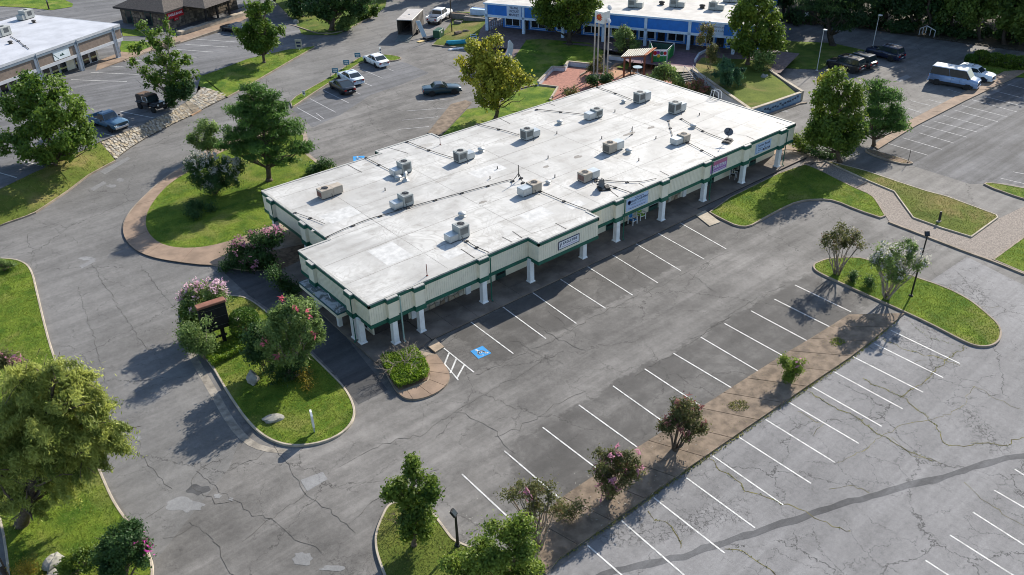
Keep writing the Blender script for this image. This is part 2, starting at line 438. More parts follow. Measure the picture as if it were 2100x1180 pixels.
# ---------------------------------------------------------------- ground sheets
b = MB(); b.add([(-900, -900, 0), (900, -900, 0), (900, 900, 0), (-900, 900, 0)], [(0, 1, 2, 3)])
tag(b.build('ground', asph), kind='structure')
sheet('driveway', px([(-300, 470), (60, 438), (136, 393), (234, 329), (305, 281), (400, 234), (468, 200), (560, 145), (645, 95), (700, 60), (780, 20), (840, -20), (960, -20), (905, 60), (850, 95), (700, 150), (598, 222), (560, 258), (430, 305), (339, 364), (268, 431), (251, 470), (300, 520), (440, 546), (470, 600), (372, 630), (372, 655), (440, 790), (500, 880), (470, 960), (390, 1060), (320, 1150), (215, 985), (105, 718), (75, 590), (45, 535), (-300, 530)]), asph_road, z=.004)
sheet('pale_lot', px([(1105, 1195), (1845, 640), (1908, 577), (1983, 527), (2130, 600), (2600, 800), (2900, 1700), (700, 1700)]), asph_pale, z=.004)
sheet('right_lot', px([(1788, 305), (2092, 154), (2400, 60), (2600, 250), (2300, 420), (2060, 375), (1990, 378), (1870, 340), (1835, 340)]), asph_right, z=.004)
# sealed stall bands
0 and sheet('stall_band', px([(893, 690), (1446, 434), (1492, 470), (1498, 512), (1400, 556), (1300, 607), (1184, 665), (1056, 728), (975, 768), (925, 770)]), asph_dark, z=.004)
0 and sheet('stall_band', px([(947, 973), (1113, 877), (1257, 792), (1381, 725), (1486, 664), (1588, 613), (1640, 588), (1705, 640), (1739, 648), (1603, 733), (1310, 919), (1191, 997), (1147, 1027), (1085, 1085), (1040, 1065)]), asph_dark, z=.004)
sheet('stall_band', px([(600, 225), (700, 170), (790, 120), (835, 130), (880, 150), (820, 175), (760, 195), (700, 235), (640, 262), (628, 250)]), asph_left, z=.004)
sheet('entry_drive', px([(460, 560), (530, 548), (600, 575), (700, 680), (795, 800), (735, 830), (690, 770), (620, 700), (560, 640), (510, 606)]), patch_dark, z=.008)
# repairs
def blot(cx_, cy_, rx_, ry_, mat, seed, z=.009, name='asphalt_patch'):
    rg = np.random.default_rng(seed); pts = []
    for k in range(16):
        a = 2 * math.pi * k / 16; r = rg.uniform(.6, 1.2)
        pts.append((cx_ + rx_ * r * math.cos(a), cy_ - ry_ * r * math.sin(a)))
    sheet(name, px(pts), mat, sm=1, z=z)
for i, q in enumerate([(383, 1036, 42, 16), (446, 1018, 9, 5), (474, 1024, 6, 4), (282, 898, 9, 5), (620, 1146, 20, 15), (680, 1165, 26, 7), (178, 531, 20, 4), (228, 382, 10, 4), (246, 370, 9, 4), (1605, 228, 12, 3)]):
    blot(*q, patch_light, i)
sheet('gutter', px([(385, 700), (410, 742), (440, 792), (480, 862), (508, 896), (540, 916), (600, 924), (590, 932), (535, 926), (500, 910), (468, 876), (425, 800), (392, 742), (372, 700)]), M('gutter_concrete', (.24, .215, .18), .95, .35, 1.5, bump=.3, dirt=.7), sm=1, z=.010)
sheet('asphalt_patch', px([(616, 985), (662, 968), (672, 983), (630, 1008)]), patch_light, z=.009)
sheet('asphalt_patch', px([(163, 545), (190, 533), (197, 536), (168, 551)]), patch_light, z=.010)
for i, q in enumerate([(406, 1006, 26, 12)]):
    blot(*q, patch_dark if i == 0 else asph_dark, 40 + i, .006 + .0005 * i)
for q in ([(185, 388), (212, 372), (219, 376), (192, 392)], [(205, 352), (262, 322), (268, 326), (215, 358)], [(1835, 163), (1860, 154), (1870, 158), (1845, 169)]):
    sheet('asphalt_patch', px(q), patch_light, z=.010)
# trench of tar across the pale lot
b = MB(); ribbon(b, wob([P(*q) for q in [(1180, 1215), (1225, 1180), (1290, 1164), (1400, 1141), (1475, 1116), (1545, 1095), (1640, 1063), (1730, 1036), (1830, 1006), (1920, 982), (2010, 952), (2060, 940), (2130, 930), (2250, 905)]], .12, .6, 3), .4, .009, .35, 3)
tag(b.build('tar_trench', tar), kind='structure')
# cracks
cr1 = [[(470, 935), (432, 955), (400, 968), (390, 985), (393, 1000), (420, 1015), (440, 1033), (472, 1030)], [(400, 968), (450, 1010), (540, 1060), (590, 1090), (660, 1130)], [(540, 925), (470, 965)], [(270, 900), (330, 975), (352, 1005)], [(305, 1060), (340, 1040)], [(395, 1060), (440, 1120), (480, 1180)],
       [(560, 910), (615, 985), (632, 1010), (690, 1060), (730, 1090)], [(632, 1010), (560, 1060), (500, 1110)], [(160, 590), (200, 690), (215, 760), (220, 790)], [(190, 540), (230, 610), (290, 700), (310, 720)], [(290, 545), (330, 590), (365, 640)], [(700, 960), (760, 920), (860, 890), (960, 820), (1060, 770), (1160, 720)], [(1560, 620), (1520, 645), (1450, 680), (1400, 705)], [(1300, 770), (1420, 700), (1560, 610), (1612, 585)], [(975, 768), (1150, 690), (1290, 620), (1400, 562), (1500, 512)],
       [(1100, 660), (1140, 690), (1200, 720)], [(930, 845), (1000, 880), (1060, 930)], [(1120, 480), (1130, 520)], [(1410, 560), (1470, 600)], [(1130, 640), (1180, 690)], [(1050, 700), (1100, 730), (1150, 745)], [(60, 480), (70, 520), (62, 560)], [(120, 470), (160, 500)], [(330, 1110), (400, 1075)], [(1015, 900), (1090, 860), (1200, 800)], [(700, 1080), (790, 1010), (900, 960)]]
b = MB()
for i, q in enumerate(cr1): ribbon(b, wob([P(*k) for k in q], .3, .38, i), .025, .0115, .8, i)
tag(b.build('asphalt_crack', crackm), kind='structure')
cr2 = [[(1650, 800), (1690, 830), (1760, 858), (1800, 890), (1850, 920), (1908, 945)], [(1765, 775), (1820, 800), (1848, 815), (1880, 840), (1905, 860), (1950, 912), (1990, 915), (2050, 908), (2110, 898)], [(1812, 696), (1860, 715), (1895, 730), (1935, 735), (1970, 750)], [(1975, 712), (1930, 750), (1900, 778), (1848, 815)], [(1457, 940), (1500, 985), (1525, 1003), (1600, 1040), (1660, 1055), (1678, 1060), (1710, 1082), (1745, 1092)], [(1318, 1045), (1360, 1070), (1385, 1098), (1395, 1130)], [(1490, 1120), (1540, 1150), (1590, 1180)], [(1380, 970), (1350, 1000)], [(2000, 790), (1960, 840), (1905, 862)], [(1640, 845), (1690, 870), (1672, 892)], [(1975, 985), (2030, 1030), (2100, 1080)], [(1895, 735), (1870, 745)], [(1940, 590), (1950, 583)], [(2010, 632), (2050, 628)], [(1905, 862), (1850, 870), (1790, 905), (1750, 930), (1720, 950)], [(1700, 1000), (1740, 990), (1780, 1010)], [(1830, 900), (1870, 930), (1930, 950)], [(1995, 790), (2040, 815), (2100, 840)]]
b = MB(); TW = []
for i, q in enumerate(cr2):
    w = wob([P(*k) for k in q], .26, .32, 50 + i); ribbon(b, w, .045 if i < 8 else .025, .010, .7, i)
    if i < 8: TW.append(w)
tag(b.build('weedy_crack', weedcrack), kind='structure')
wz = []; rg = np.random.default_rng(5)
for w in TW + [np.array([P(*q) for q in [(1117, 1166), (1276, 1060), (1400, 972), (1681, 778), (1752, 730), (1834, 669), (1845, 650)]]), np.array([P(*q) for q in [(1860, 655), (1900, 690), (1980, 715), (2045, 700)]])]:
    for s in resample(w, int(5 * np.linalg.norm(w[-1] - w[0])) + 4):
        if rg.random() < .5 + .4 * math.sin(s[0] * 1.7):
            for _ in range(4): wz.append(s + np.array([rg.normal(0, .06), rg.normal(0, .06), 0]))
wz = np.array(wz); n = len(wz); V = np.zeros((n, 3, 3)); a = rg.uniform(0, 6.28, n)
for k, (dx, hz) in enumerate(((-.03, 0), (.03, 0), (0, .06))):
    V[:, k, 0] = wz[:, 0] + np.cos(a) * dx + (rg.normal(0, .05, n) if k == 2 else 0); V[:, k, 1] = wz[:, 1] + np.sin(a) * dx; V[:, k, 2] = .01 + hz * rg.uniform(.4, 1.2, n)
tag(link('weeds', np_mesh('weeds', V, 3, blade_dry, rg.uniform(0, 1, n))), 'thin weeds and grass sprouting along the cracks and kerb joints', 'weeds', kind='stuff')

# ---------------------------------------------------------------- islands
def island(outline, mat=None, z=.14, sm=2, kerb=conc, kw=.13, tuft=90, th=.075, name='lawn', seed=0, raw=None, bl=None, lab=None):
    o = ccw([(p[0], p[1]) for p in (raw or px(outline))])
    if sm: o = ccw([tuple(p) for p in smooth(o, sm)])
    inn = inset(o, kw) if kerb else o
    if kerb:
        n = len(o); b = MB()
        b.add([(p[0], p[1], -.02) for p in o] + [(p[0], p[1], z - .02) for p in o] + [(p[0] * .85 + q[0] * .15, p[1] * .85 + q[1] * .15, z + .005) for p, q in zip(o, inn)] + [(q[0], q[1], z + .005) for q in inn] + [(q[0], q[1], z - .08) for q in inn],
              [(k * n + i, k * n + (i + 1) % n, (k + 1) * n + (i + 1) % n, (k + 1) * n + i) for k in range(4) for i in range(n)])
        tag(b.build('kerb', kerb), kind='structure')
    b = MB(); b.prism(inn, -.05, z - .02); tag(b.build(name, mat or lawn_m), kind='structure')
    if tuft:
        tag(tufts('grass', inn, tuft, th, .028, bl or blade, z - .02, seed=seed), lab or 'short green mown grass growing on the kerbed island', 'grass', kind='stuff')
    return inn
G1 = island([(478, 608), (505, 611), (535, 630), (560, 652), (600, 690), (640, 729), (680, 768), (712, 800), (731, 840), (725, 870), (700, 895), (660, 912), (610, 919), (570, 913), (535, 895), (505, 865), (480, 830), (455, 790), (435, 755), (420, 735), (385, 690), (368, 650), (375, 625), (420, 608)], kerb=conc_pale, seed=1, tuft=150, lab='short bright green grass on the island with the black sign')
G2 = island([(-60, 530), (0, 531), (40, 534), (66, 550), (78, 600), (92, 660), (108, 720), (150, 830), (215, 985), (238, 1035), (275, 1085), (312, 1140), (318, 1180), (300, 1290), (22, 1290), (18, 1180), (0, 1060), (-60, 900)], kerb=conc_pale, seed=2, tuft=150, lab='deep green grass on the long verge at the left edge')
G8 = island([(1666, 546), (1672, 541), (1695, 532), (1739, 529), (1776, 532), (1875, 570), (1936, 590), (1990, 617), (2027, 648), (2049, 668), (2055, 688), (2048, 705), (2030, 714), (2003, 714), (1976, 704), (1908, 668), (1861, 646), (1790, 614), (1722, 583), (1685, 566), (1668, 556)], seed=3, tuft=150, lab='bright green grass on the tapered island with the lamp post')
G6 = island([(1444, 432.5), (1481, 453), (1512, 467), (1536, 468), (1563, 453), (1603, 431), (1637, 415.6), (1681, 411), (1712, 414), (1756, 433), (1822, 455), (1800, 417), (1788, 402), (1755, 388), (1732, 377), (1680, 350), (1641, 335)], seed=4, sm=1, tuft=130, lab='sunny green grass between the walkway and the gravel path')
G7 = island([(1690, 331), (1725, 339), (1778, 353), (1839, 374), (1900, 394), (1942, 405), (2044, 443), (2047, 449), (1992, 489), (1930, 470), (1871, 449), (1852, 423), (1832, 395), (1781, 374), (1735, 353)], lawn_dry, kerb=conc_pale, seed=5, sm=0, tuft=90, bl=blade_dry, lab='dry yellowish grass strip beside the right hand road')
island([(2034, 535), (2100, 487), (2240, 420), (2340, 640), (2100, 563)], seed=6, sm=0, tuft=110, lab='green grass wedge cut off by the right frame edge')
G9 = island([(795, 1037), (781, 1063), (769, 1095), (768, 1119), (773, 1146), (790, 1190), (830, 1300), (1050, 1300), (1090, 1180), (1000, 1135), (934, 1112), (920, 1095), (903, 1071), (880, 1045), (845, 1030), (815, 1030)], lawn_dry, kerb=conc_pale, seed=7, tuft=150, bl=blade_dry, lab='patchy grass on the island with the slim young tree')
# far islands
def verge(up, lo, dens, seed, lab, mat, bl):
    u, l = resample(up, 16), resample(lo, 16); b = MB(); vs = []
    for i in range(16):
        for k in range(4): q = u[i] * (1 - k / 3) + l[i] * (k / 3); q[2] += .12 * math.sin(math.pi * k / 3); vs.append(tuple(q))
    b.add(vs, [(4 * i + k, 4 * i + k + 1, 4 * i + 5 + k, 4 * i + 4 + k) for i in range(15) for k in range(3)])
    tag(b.build('lawn', mat, None, True), kind='structure')
    poly = ccw([tuple(p[:2]) for p in u] + [tuple(p[:2]) for p in l[::-1]]); V = np.array(vs)
    def zf(q): d = ((q[:, None, :] - V[None, :, :2]) ** 2).sum(2); w = 1 / (d + .05) ** 2; return (w * V[:, 2]).sum(1) / w.sum(1)
    tag(tufts('grass', poly, dens, .1, .03, bl, 0, zf, seed), lab, 'grass', kind='stuff')
    b = MB(); ll = resample(lo, 26)
    for i in range(25):
        d = ll[i + 1] - ll[i]; d /= np.linalg.norm(d); nn = np.array([-d[1], d[0], 0]) * .08; b.prism(ccw([tuple((ll[i] + nn)[:2]), tuple((ll[i + 1] + nn)[:2]), tuple((ll[i + 1] - nn)[:2]), tuple((ll[i] - nn)[:2])]), -.02, .15)
    tag(b.build('kerb', conc), kind='structure')
island([(598, 222), (594, 207), (640, 180), (678, 159), (724, 127), (743, 117), (770, 112), (808, 115), (823, 119), (823, 123), (808, 127), (792, 126), (747, 127), (728, 138), (684, 167), (646, 191), (601, 222)], seed=8, sm=1, tuft=40, lab='narrow grass median with the blue parking signs')
verge([PL(*q) for q in [(643, 96), (590, 102), (508, 121), (440, 147), (412, 156)]], px([(645, 97), (600, 122), (530, 163), (490, 186), (466, 199)], .13), 40, 9, 'grass wedge between the left lot and the drive', lawn_m, blade)
island([(1773, 305), (1820, 318), (1871, 334), (1872, 339), (1841, 338), (1776, 316)], mulch, kerb=conc, seed=10, sm=1, tuft=25, bl=blade_dry, lab='thin dry grass on the small spur by the right lot')
island([(2014, 381), (2024, 375), (2100, 388), (2180, 405), (2180, 432), (2100, 412)], seed=11, sm=1, tuft=60, lab='weedy grass on the spur at the right frame edge')
verge([PL(*q) for q in [(-300, 530), (-120, 445), (0, 388), (70, 354), (150, 318), (205, 292)]], px([(-300, 590), (-60, 490), (0, 461), (68, 438), (136, 393), (180, 359), (236, 329)], .13), 70, 12, 'dry grass on the verge under the left maple', lawn_dry, blade_dry)
# pine island: lawn with a tan walk round it
b = MB(); g5 = ccw([tuple(p[:2]) for p in smooth(px([(444, 546), (356, 536), (305, 526), (271, 509), (253, 485), (251, 461), (268, 431), (305, 394), (339, 364), (376, 342), (430, 305), (500, 272), (560, 258), (605, 262), (628, 270), (632, 290), (628, 312), (655, 335), (720, 350), (700, 420), (640, 470), (650, 520), (600, 545), (520, 560)]), 2)])
b.prism(g5, -.05, .10); tag(b.build('walk_base', conc), kind='structure')
outer = resample(smooth(px([(560, 258), (500, 272), (430, 305), (376, 342), (339, 364), (305, 394), (268, 431), (251, 461), (253, 485), (271, 509), (305, 526), (356, 536), (444, 546), (490, 530), (540, 510)], .14), 2, False), 49)
inner = resample(smooth(px([(575, 272), (520, 283), (455, 310), (400, 345), (369, 362), (339, 383), (308, 421), (298, 448), (300, 471), (319, 495), (352, 507), (390, 509), (434, 504), (491, 488), (545, 466)], .14), 2, False), 49)
walk = thing('sidewalk', (outer[24][0], outer[24][1], 0), 'curved tan concrete walk round the pine tree lawn', 'sidewalk')
def slab_strip(parent, o, i, k, mat, z0, z1, gap=.03, nm='slab'):
    off = W(parent); n = len(o) - 1; per = n // k
    for s in range(k):
        a, e = s * per, (s + 1) * per if s < k - 1 else n
        b = MB(off); L = []; Rr = []
        for q in range(a, e + 1):
            p1, p2 = np.array(o[q][:2]), np.array(i[q][:2])
            t = np.array(o[min(q + 1, n)][:2]) - np.array(o[max(q - 1, 0)][:2]); t /= np.linalg.norm(t) + 1e-9
            sh = t * gap * (.5 if q == a else -.5 if q == e else 0)
            L.append(p1 + sh); Rr.append(p2 + sh)
        b.prism(ccw([tuple(p) for p in L] + [tuple(p) for p in reversed(Rr)]), z0, z1 + random.uniform(-.004, .006)); b.build(nm, mat, parent)
slab_strip(walk, outer, inner, 12, slab_tan, .08, .135)
lawn5 = ccw([tuple(p[:2]) for p in inner] + [P(*q)[:2] for q in [(600, 452), (690, 420), (712, 352), (650, 338), (622, 315), (622, 280), (600, 268)]])
b = MB(); b.prism(lawn5, .05, .125); tag(b.build('lawn', lawn_m), kind='structure')
tag(tufts('grass', lawn5, 110, .07, .028, blade, .12, seed=13), 'patchy green grass on the rounded lawn under the pine', 'grass', kind='stuff')
# corner bed with clipped ground cover and tan slabs
o2 = resample(smooth(px([(895, 726), (912, 748), (921, 762), (922.5, 776), (914, 791), (896, 805), (869, 816), (848, 819), (832, 817), (818, 808), (806, 792)], .14), 1, False), 41)
i2 = resample(smooth(px([(862, 732), (872, 748), (880, 760), (883, 770), (881, 778), (871, 786), (850, 795), (830, 803), (816, 805), (812, 802), (805, 790)], .14), 1, False), 41)
bedp = ccw([P(*q)[:2] for q in [(852, 722), (872, 748), (882, 768), (876, 783), (820, 804), (807, 791), (794, 769), (780, 746), (787, 740)]])
b = MB(); full = ccw([tuple(p[:2]) for p in o2] + [P(*q)[:2] for q in [(792, 769), (775, 742), (830, 715)]]); b.prism(full, -.05, .10)
tag(b.build('walk_base', conc), kind='structure')
walk2 = thing('sidewalk', (o2[20][0], o2[20][1], 0), 'tan slabs curving round the clipped bed at the building corner', 'sidewalk')
slab_strip(walk2, o2, i2, 6, slab_tan, .08, .135)
b = MB(); b.prism(bedp, .05, .15); tag(b.build('bed_soil', soil), kind='structure')
# median strips of pebbled slabs
def strip(left, right, n, mat, label, z=.13):
    l, r_ = resample(px(left), n * 2 + 1), resample(px(right), n * 2 + 1)
    poly = ccw([tuple(p[:2]) for p in l] + [tuple(p[:2]) for p in reversed(r_)])
    b = MB(); b.prism(poly, -.05, z - .035); tag(b.build('median_base', conc), kind='structure')
    c = (l[n] + r_[n]) / 2; t = thing('paved_median', (c[0], c[1], 0), label, 'median')
    slab_strip(t, l, r_, n, mat, z - .06, z, .05); return poly
STRIP = strip([(1085, 1140), (1090, 1078), (1147, 1027), (1191, 997), (1310, 919), (1603, 732), (1657, 700), (1740, 648)], [(1120, 1180), (1145, 1148), (1276, 1058), (1340, 1012), (1400, 970), (1681, 777), (1752, 729), (1855, 645)], 14, slab_brown, 'brown pebbled median strip with bushes between the two lots')
strip([(1790, 300), (1844, 260), (1940, 210), (2037, 159), (2060, 148)], [(1800, 308), (1874, 262), (1980, 208), (2091, 155), (2110, 145)], 10, slab_tan, 'long tan median strip in front of the passenger van')
tag(tufts('weeds', STRIP, 9, .06, .02, blade_dry, .12, seed=3), 'sparse weeds scattered over the brown pebbled median', 'weeds', kind='stuff')
for e_, sd_, q in (('right', 61, [(1117, 1166), (1276, 1060), (1400, 972), (1681, 778), (1752, 730), (1845, 650)]), ('left', 62, [(1150, 1026), (1310, 921), (1603, 734), (1702, 674)])):
    l = np.array(px(q)); d = l[-1] - l[0]; d /= np.linalg.norm(d); nn = np.array([-d[1], d[0], 0]) * (.16 if e_ == 'right' else .1)
    pl_ = ccw([tuple((p + nn)[:2]) for p in l] + [tuple((p - nn)[:2]) for p in l[::-1]]); tag(tufts('weeds', pl_, 170 if e_ == 'right' else 60, .1, .035, blade_dry, .02 if e_ == 'right' else .01, seed=sd_), 'ragged dry weeds along the %s edge of the pebbled median' % e_, 'weeds', kind='stuff')
for q, s in (((1716, 705, 16, 9), 3), ((1514, 836, 22, 12), 4)):
    pts = [P(q[0] + q[2] * math.cos(a), q[1] + q[3] * math.sin(a)) for a in np.linspace(0, 6.28, 12)[:-1]]
    tag(tufts('weeds', pts, 260, .12, .03, blade if s == 3 else blade_dry, .125, seed=s), 'green weed patch on the pebbled median near the %s' % ('tapered grass island' if s == 3 else 'dark red myrtle'), 'weeds', kind='stuff')
# gravel path right
sheet('gravel_path', px([(1645, 338), (1690, 331), (1735, 353), (1781, 374), (1832, 396), (1852, 424), (1871, 450), (1930, 471), (1991, 490), (2048, 449), (2300, 330), (2240, 420), (2100, 488), (2034, 535), (1976, 515), (1824, 456), (1801, 420), (1788, 403), (1732, 378)]), gravel_m, z=.03)
b = MB(); ribbon(b, resample(px([(1822, 457), (1900, 487), (1976, 516.5), (2034, 537), (2100, 564)]), 12), .2, .06)
b2 = MB(); l = resample(px([(1822, 457), (1900, 487), (1976, 516.5), (2034, 537), (2100, 564)]), 12)
for i in range(11):
    a, c = l[i], l[i + 1]; d = (c - a) / np.linalg.norm(c - a); nn = np.array([-d[1], d[0], 0]) * .09
    b2.prism(ccw([tuple((a + nn)[:2]), tuple((c + nn)[:2]), tuple((c - nn)[:2]), tuple((a - nn)[:2])]), -.02, .13)
tag(b2.build('kerb', conc), kind='structure')
b = MB()
for a, c in (((1757, 386), (1781, 373.5)), ((1661, 340), (1683, 328))):
    A, C = P(*a), P(*c); ribbon(b, [A, C], .12, .05)
tag(b.build('path_edging', M('timber_edging', (.05, .035, .028), .9)), kind='structure')

# ---------------------------------------------------------------- painted lines
def line(a, c, w=.11, mat=paint, fn=P, z=.0135):
    A, C = np.array(fn(*a)), np.array(fn(*c)); b = MB(); n = max(2, int(np.linalg.norm(A - C) / .8)); pts = [A + (C - A) * i / n for i in range(n + 1)]
    for p in pts: p[2] += z
    ribbon(b, pts, w, None, .06); tag(b.build('parking_line', mat), kind='structure')
for a, c in [((964.4, 660), (1053, 726)), ((1029.8, 629), (1119.3, 695)), ((1091.5, 600), (1182, 664)), ((1149, 573), (1242, 633)), ((1204, 546.8), (1297.6, 606)), ((1254, 522), (1349, 580.7)), ((1303.4, 500), (1396, 555.6)), ((1348, 478), (1444, 532)), ((1394, 457), (1489, 511)),
             ((947.5, 973), (1042, 1061)), ((1034, 925), (1151, 1025)), ((1113, 877), (1222, 960)), ((1187, 831), (1310, 920)), ((1257, 792), (1361, 866)), ((1322, 757), (1440, 835)), ((1381, 725), (1502, 797)), ((1437, 692), (1557, 763)), ((1486, 664), (1607, 731)), ((1540, 638), (1656, 700)), ((1588, 614), (1702, 671)), ((1630, 585), (1745, 640)),
             ((1827, 678), (1968, 746)), ((1793, 705), (1934, 775)), ((1749, 732), (1893, 805)), ((1706.8, 761), (1851, 839)), ((1664, 793), (1808, 875)), ((1617, 825), (1761, 910)), ((1570, 861), (1712, 949)), ((1515, 897), (1663, 992)), ((1461, 935), (1606, 1036)), ((1407, 980), (1548, 1083)), ((1339, 1020), (1486, 1135)), ((1274, 1068), (1412, 1188)), ((1205, 1119), (1330, 1228)),
             ((2081, 963), (2220, 1050)), ((2039, 1006), (2170, 1082)), ((1995, 1051), (2150, 1150)), ((1948, 1098), (2090, 1188)), ((1898, 1150), (2010, 1222)),
             ((907, 712), (972, 764)), ((912, 747), (940, 780))]:
    line(a, c, .095)
for a, c in [((921, 724.5), (911.8, 747)), ((936, 736), (923.5, 766)), ((952, 749), (936.7, 776.6))]: line(a, c, .12, z=.0145)
for a, c in [((1815, 293), (1903, 319)), ((1851, 283), (1932, 307)), ((1885, 273), (1956, 294)), ((1891, 257.6), (1983, 282)), ((1915, 249), (2003, 271)), ((1934, 237), (2025, 261)), ((1956, 226), (2046, 250)), ((1973, 217), (2066, 240)), ((1993, 205), (2085, 230)), ((2013, 196.6), (2100, 219)), ((2037, 186), (2130, 210)), ((2066, 173), (2150, 195)),
             ((1863, 223), (1890, 232)), ((1868, 207), (1908, 217)), ((1942, 183), (1975, 193)), ((1905, 205), (1935, 213)), ((2078, 353), (2140, 365)), ((2052, 366), (2130, 384)),
             ((609, 221), (658, 248)), ((636, 203), (689, 231)), ((664, 186), (716, 212)), ((729, 189), (739, 194)), ((746, 170), (763, 177)), ((737, 141), (785, 161)), ((796, 141.7), (807, 146)), ((834, 228), (918, 222)), ((825, 247), (899, 240)), ((858, 209), (931, 203)), ((914, 172), (956, 169.5)), ((817, 266), (880, 260)), ((912, 157), (950, 156)), ((649, 233), (664, 244)), ((748, 343), (786, 312))]:
    line(a, c, .075, paint_worn)
for a, c in [((122, 186), (164, 198)), ((146, 164), (260, 168)), ((186, 149), (285, 153.5)), ((226, 136), (254, 138)), ((264, 124), (293, 125.5)), ((378, 117), (403, 118)), ((363, 102), (437, 107.5)), ((380, 91.5), (468, 97)), ((402, 81), (487, 87)), ((447, 69.5), (485, 75)), ((247, 229), (317, 243)), ((237, 257), (271, 260)), ((208, 273), (234, 280)), ((44, 330), (88, 342)), ((0, 355), (34, 365)), ((-40, 240), (7, 241))]:
    line(a, c, .1, paint, PL, .02)
# accessible stall symbol: a white wheelchair figure on a blue square
def access(c4, name, hid=False):
    c4 = [np.array(P(*q)) for q in c4]
    def uv(u, v, z): p = c4[0] * (1 - u) * (1 - v) + c4[1] * u * (1 - v) + c4[2] * u * v + c4[3] * (1 - u) * v; return (p[0], p[1], z)
    sheet(name, [uv(0, 0, .0145), uv(1, 0, .0145), uv(1, 1, .0145), uv(0, 1, .0145)], blue_paint)
    b = MB()
    def stroke(pts, w):
        q = [np.array(p, float) for p in pts]
        for i in range(len(q) - 1):
            d = q[i + 1] - q[i]; d = d / (np.linalg.norm(d) + 1e-9); n = np.array([-d[1], d[0]]) * w / 2; e = d * w * .3
            b.add([uv(*(q[i] - n - e), .0175), uv(*(q[i + 1] - n + e), .0175), uv(*(q[i + 1] + n + e), .0175), uv(*(q[i] + n - e), .0175)], [(0, 1, 2, 3)])
    a = np.linspace(R(100), R(360 + 20), 18)
    stroke([(.5 + .24 * math.cos(t), .6 + .24 * math.sin(t)) for t in a], .09)
    stroke([(.42, .25), (.45, .52), (.66, .53), (.76, .82), (.86, .80)], .1)
    stroke([(.44, .38), (.62, .39)], .07)
    c = [uv(.4 + .085 * math.cos(t), .15 + .085 * math.sin(t), .0178) for t in np.linspace(0, 6.283, 11)[:-1]]
    b.add(c, [tuple(range(10))])
    tag(b.build('wheelchair_symbol', paint), kind='structure')
access([(964.4, 720.7), (989.8, 709.8), (1007.8, 725), (981.4, 736.6)], 'accessible_marking')
access([(723.4, 321.7), (747, 319.8), (750, 328), (725, 331)], 'accessible_marking')

# ---------------------------------------------------------------- trees and shrubs
bark = M('bark', (.10, .075, .055), .95, .35, 6, bump=.6, bscale=30)
bark_pale = M('bark_pale', (.27, .22, .17), .9, .3, 6, bump=.4, bscale=30)
bark_dark = M('bark_dark', (.05, .04, .032), .95, .3, 6, bump=.5)
LM = {
 'maple': leafmat('leaf_maple', (.022, .055, .008), (.13, .18, .022)),
 'bright': leafmat('leaf_bright', (.026, .066, .009), (.125, .185, .024)),
 'yellow': leafmat('leaf_yellow', (.07, .095, .012), (.31, .30, .04), (.5, .42, .04)),
 'dark': leafmat('leaf_dark', (.012, .038, .012), (.055, .105, .025)),
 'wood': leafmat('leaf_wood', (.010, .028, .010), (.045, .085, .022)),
 'woodlit': leafmat('leaf_wood_sunlit', (.02, .05, .012), (.12, .17, .03)),  # wood leaves again, with sunlight put into the colour
 'pine': leafmat('leaf_pine', (.02, .052, .014), (.10, .185, .034)),
 'grey': leafmat('leaf_grey_green', (.04, .075, .02), (.19, .26, .075)),
 'red': leafmat('leaf_reddish', (.04, .05, .018), (.12, .12, .04), (.17, .065, .05)),
 'cypress': leafmat('leaf_cypress', (.07, .105, .018), (.38, .40, .10), None, .5),
 'lime': leafmat('leaf_lime', (.038, .08, .012), (.17, .22, .03)),
 'orange': leafmat('leaf_orange', (.09, .10, .015), (.34, .23, .03)),
 'clip': leafmat('leaf_clipped', (.02, .06, .008), (.08, .14, .02)),
 'cover': leafmat('leaf_cover', (.04, .10, .008), (.20, .27, .025)),
 'teal': leafmat('leaf_bluish', (.014, .05, .028), (.06, .13, .06)),
}
FM = {
 'pink': leafmat('flower_pink', (.34, .13, .20), (.55, .29, .37)), 'lilac': leafmat('flower_lilac', (.45, .28, .35), (.68, .5, .58)),
 'red': leafmat('flower_red', (.42, .08, .12), (.6, .2, .26)), 'white': leafmat('flower_white', (.3, .29, .25), (.48, .47, .43)),
 'magenta': leafmat('flower_magenta', (.32, .03, .2), (.5, .12, .36)), 'gold': leafmat('flower_gold', (.4, .2, .02), (.6, .38, .04)),
 'rust': leafmat('flower_rust', (.17, .065, .06), (.25, .12, .11)),
}
def rot_quads(c, s, asp, rg, up=.0, droop=None, out=None):
    n = len(c); d = rg.normal(0, 1, (n, 3)); d[:, 2] += up
    if out is not None: d = d * .62 + out; d /= np.linalg.norm(d, axis=1)[:, None] + 1e-9   # leaf normal
    r = rg.normal(0, 1, (n, 3)) if droop is None else droop + rg.normal(0, .35, (n, 3))
    u = np.cross(d, r); u /= np.linalg.norm(u, axis=1)[:, None] + 1e-9; v = np.cross(d, u)
    s = s[:, None]; V = np.stack([c - v * s, c + u * s * asp - v * s * .1, c + v * s, c - u * s * asp - v * s * .1], 1)
    return V
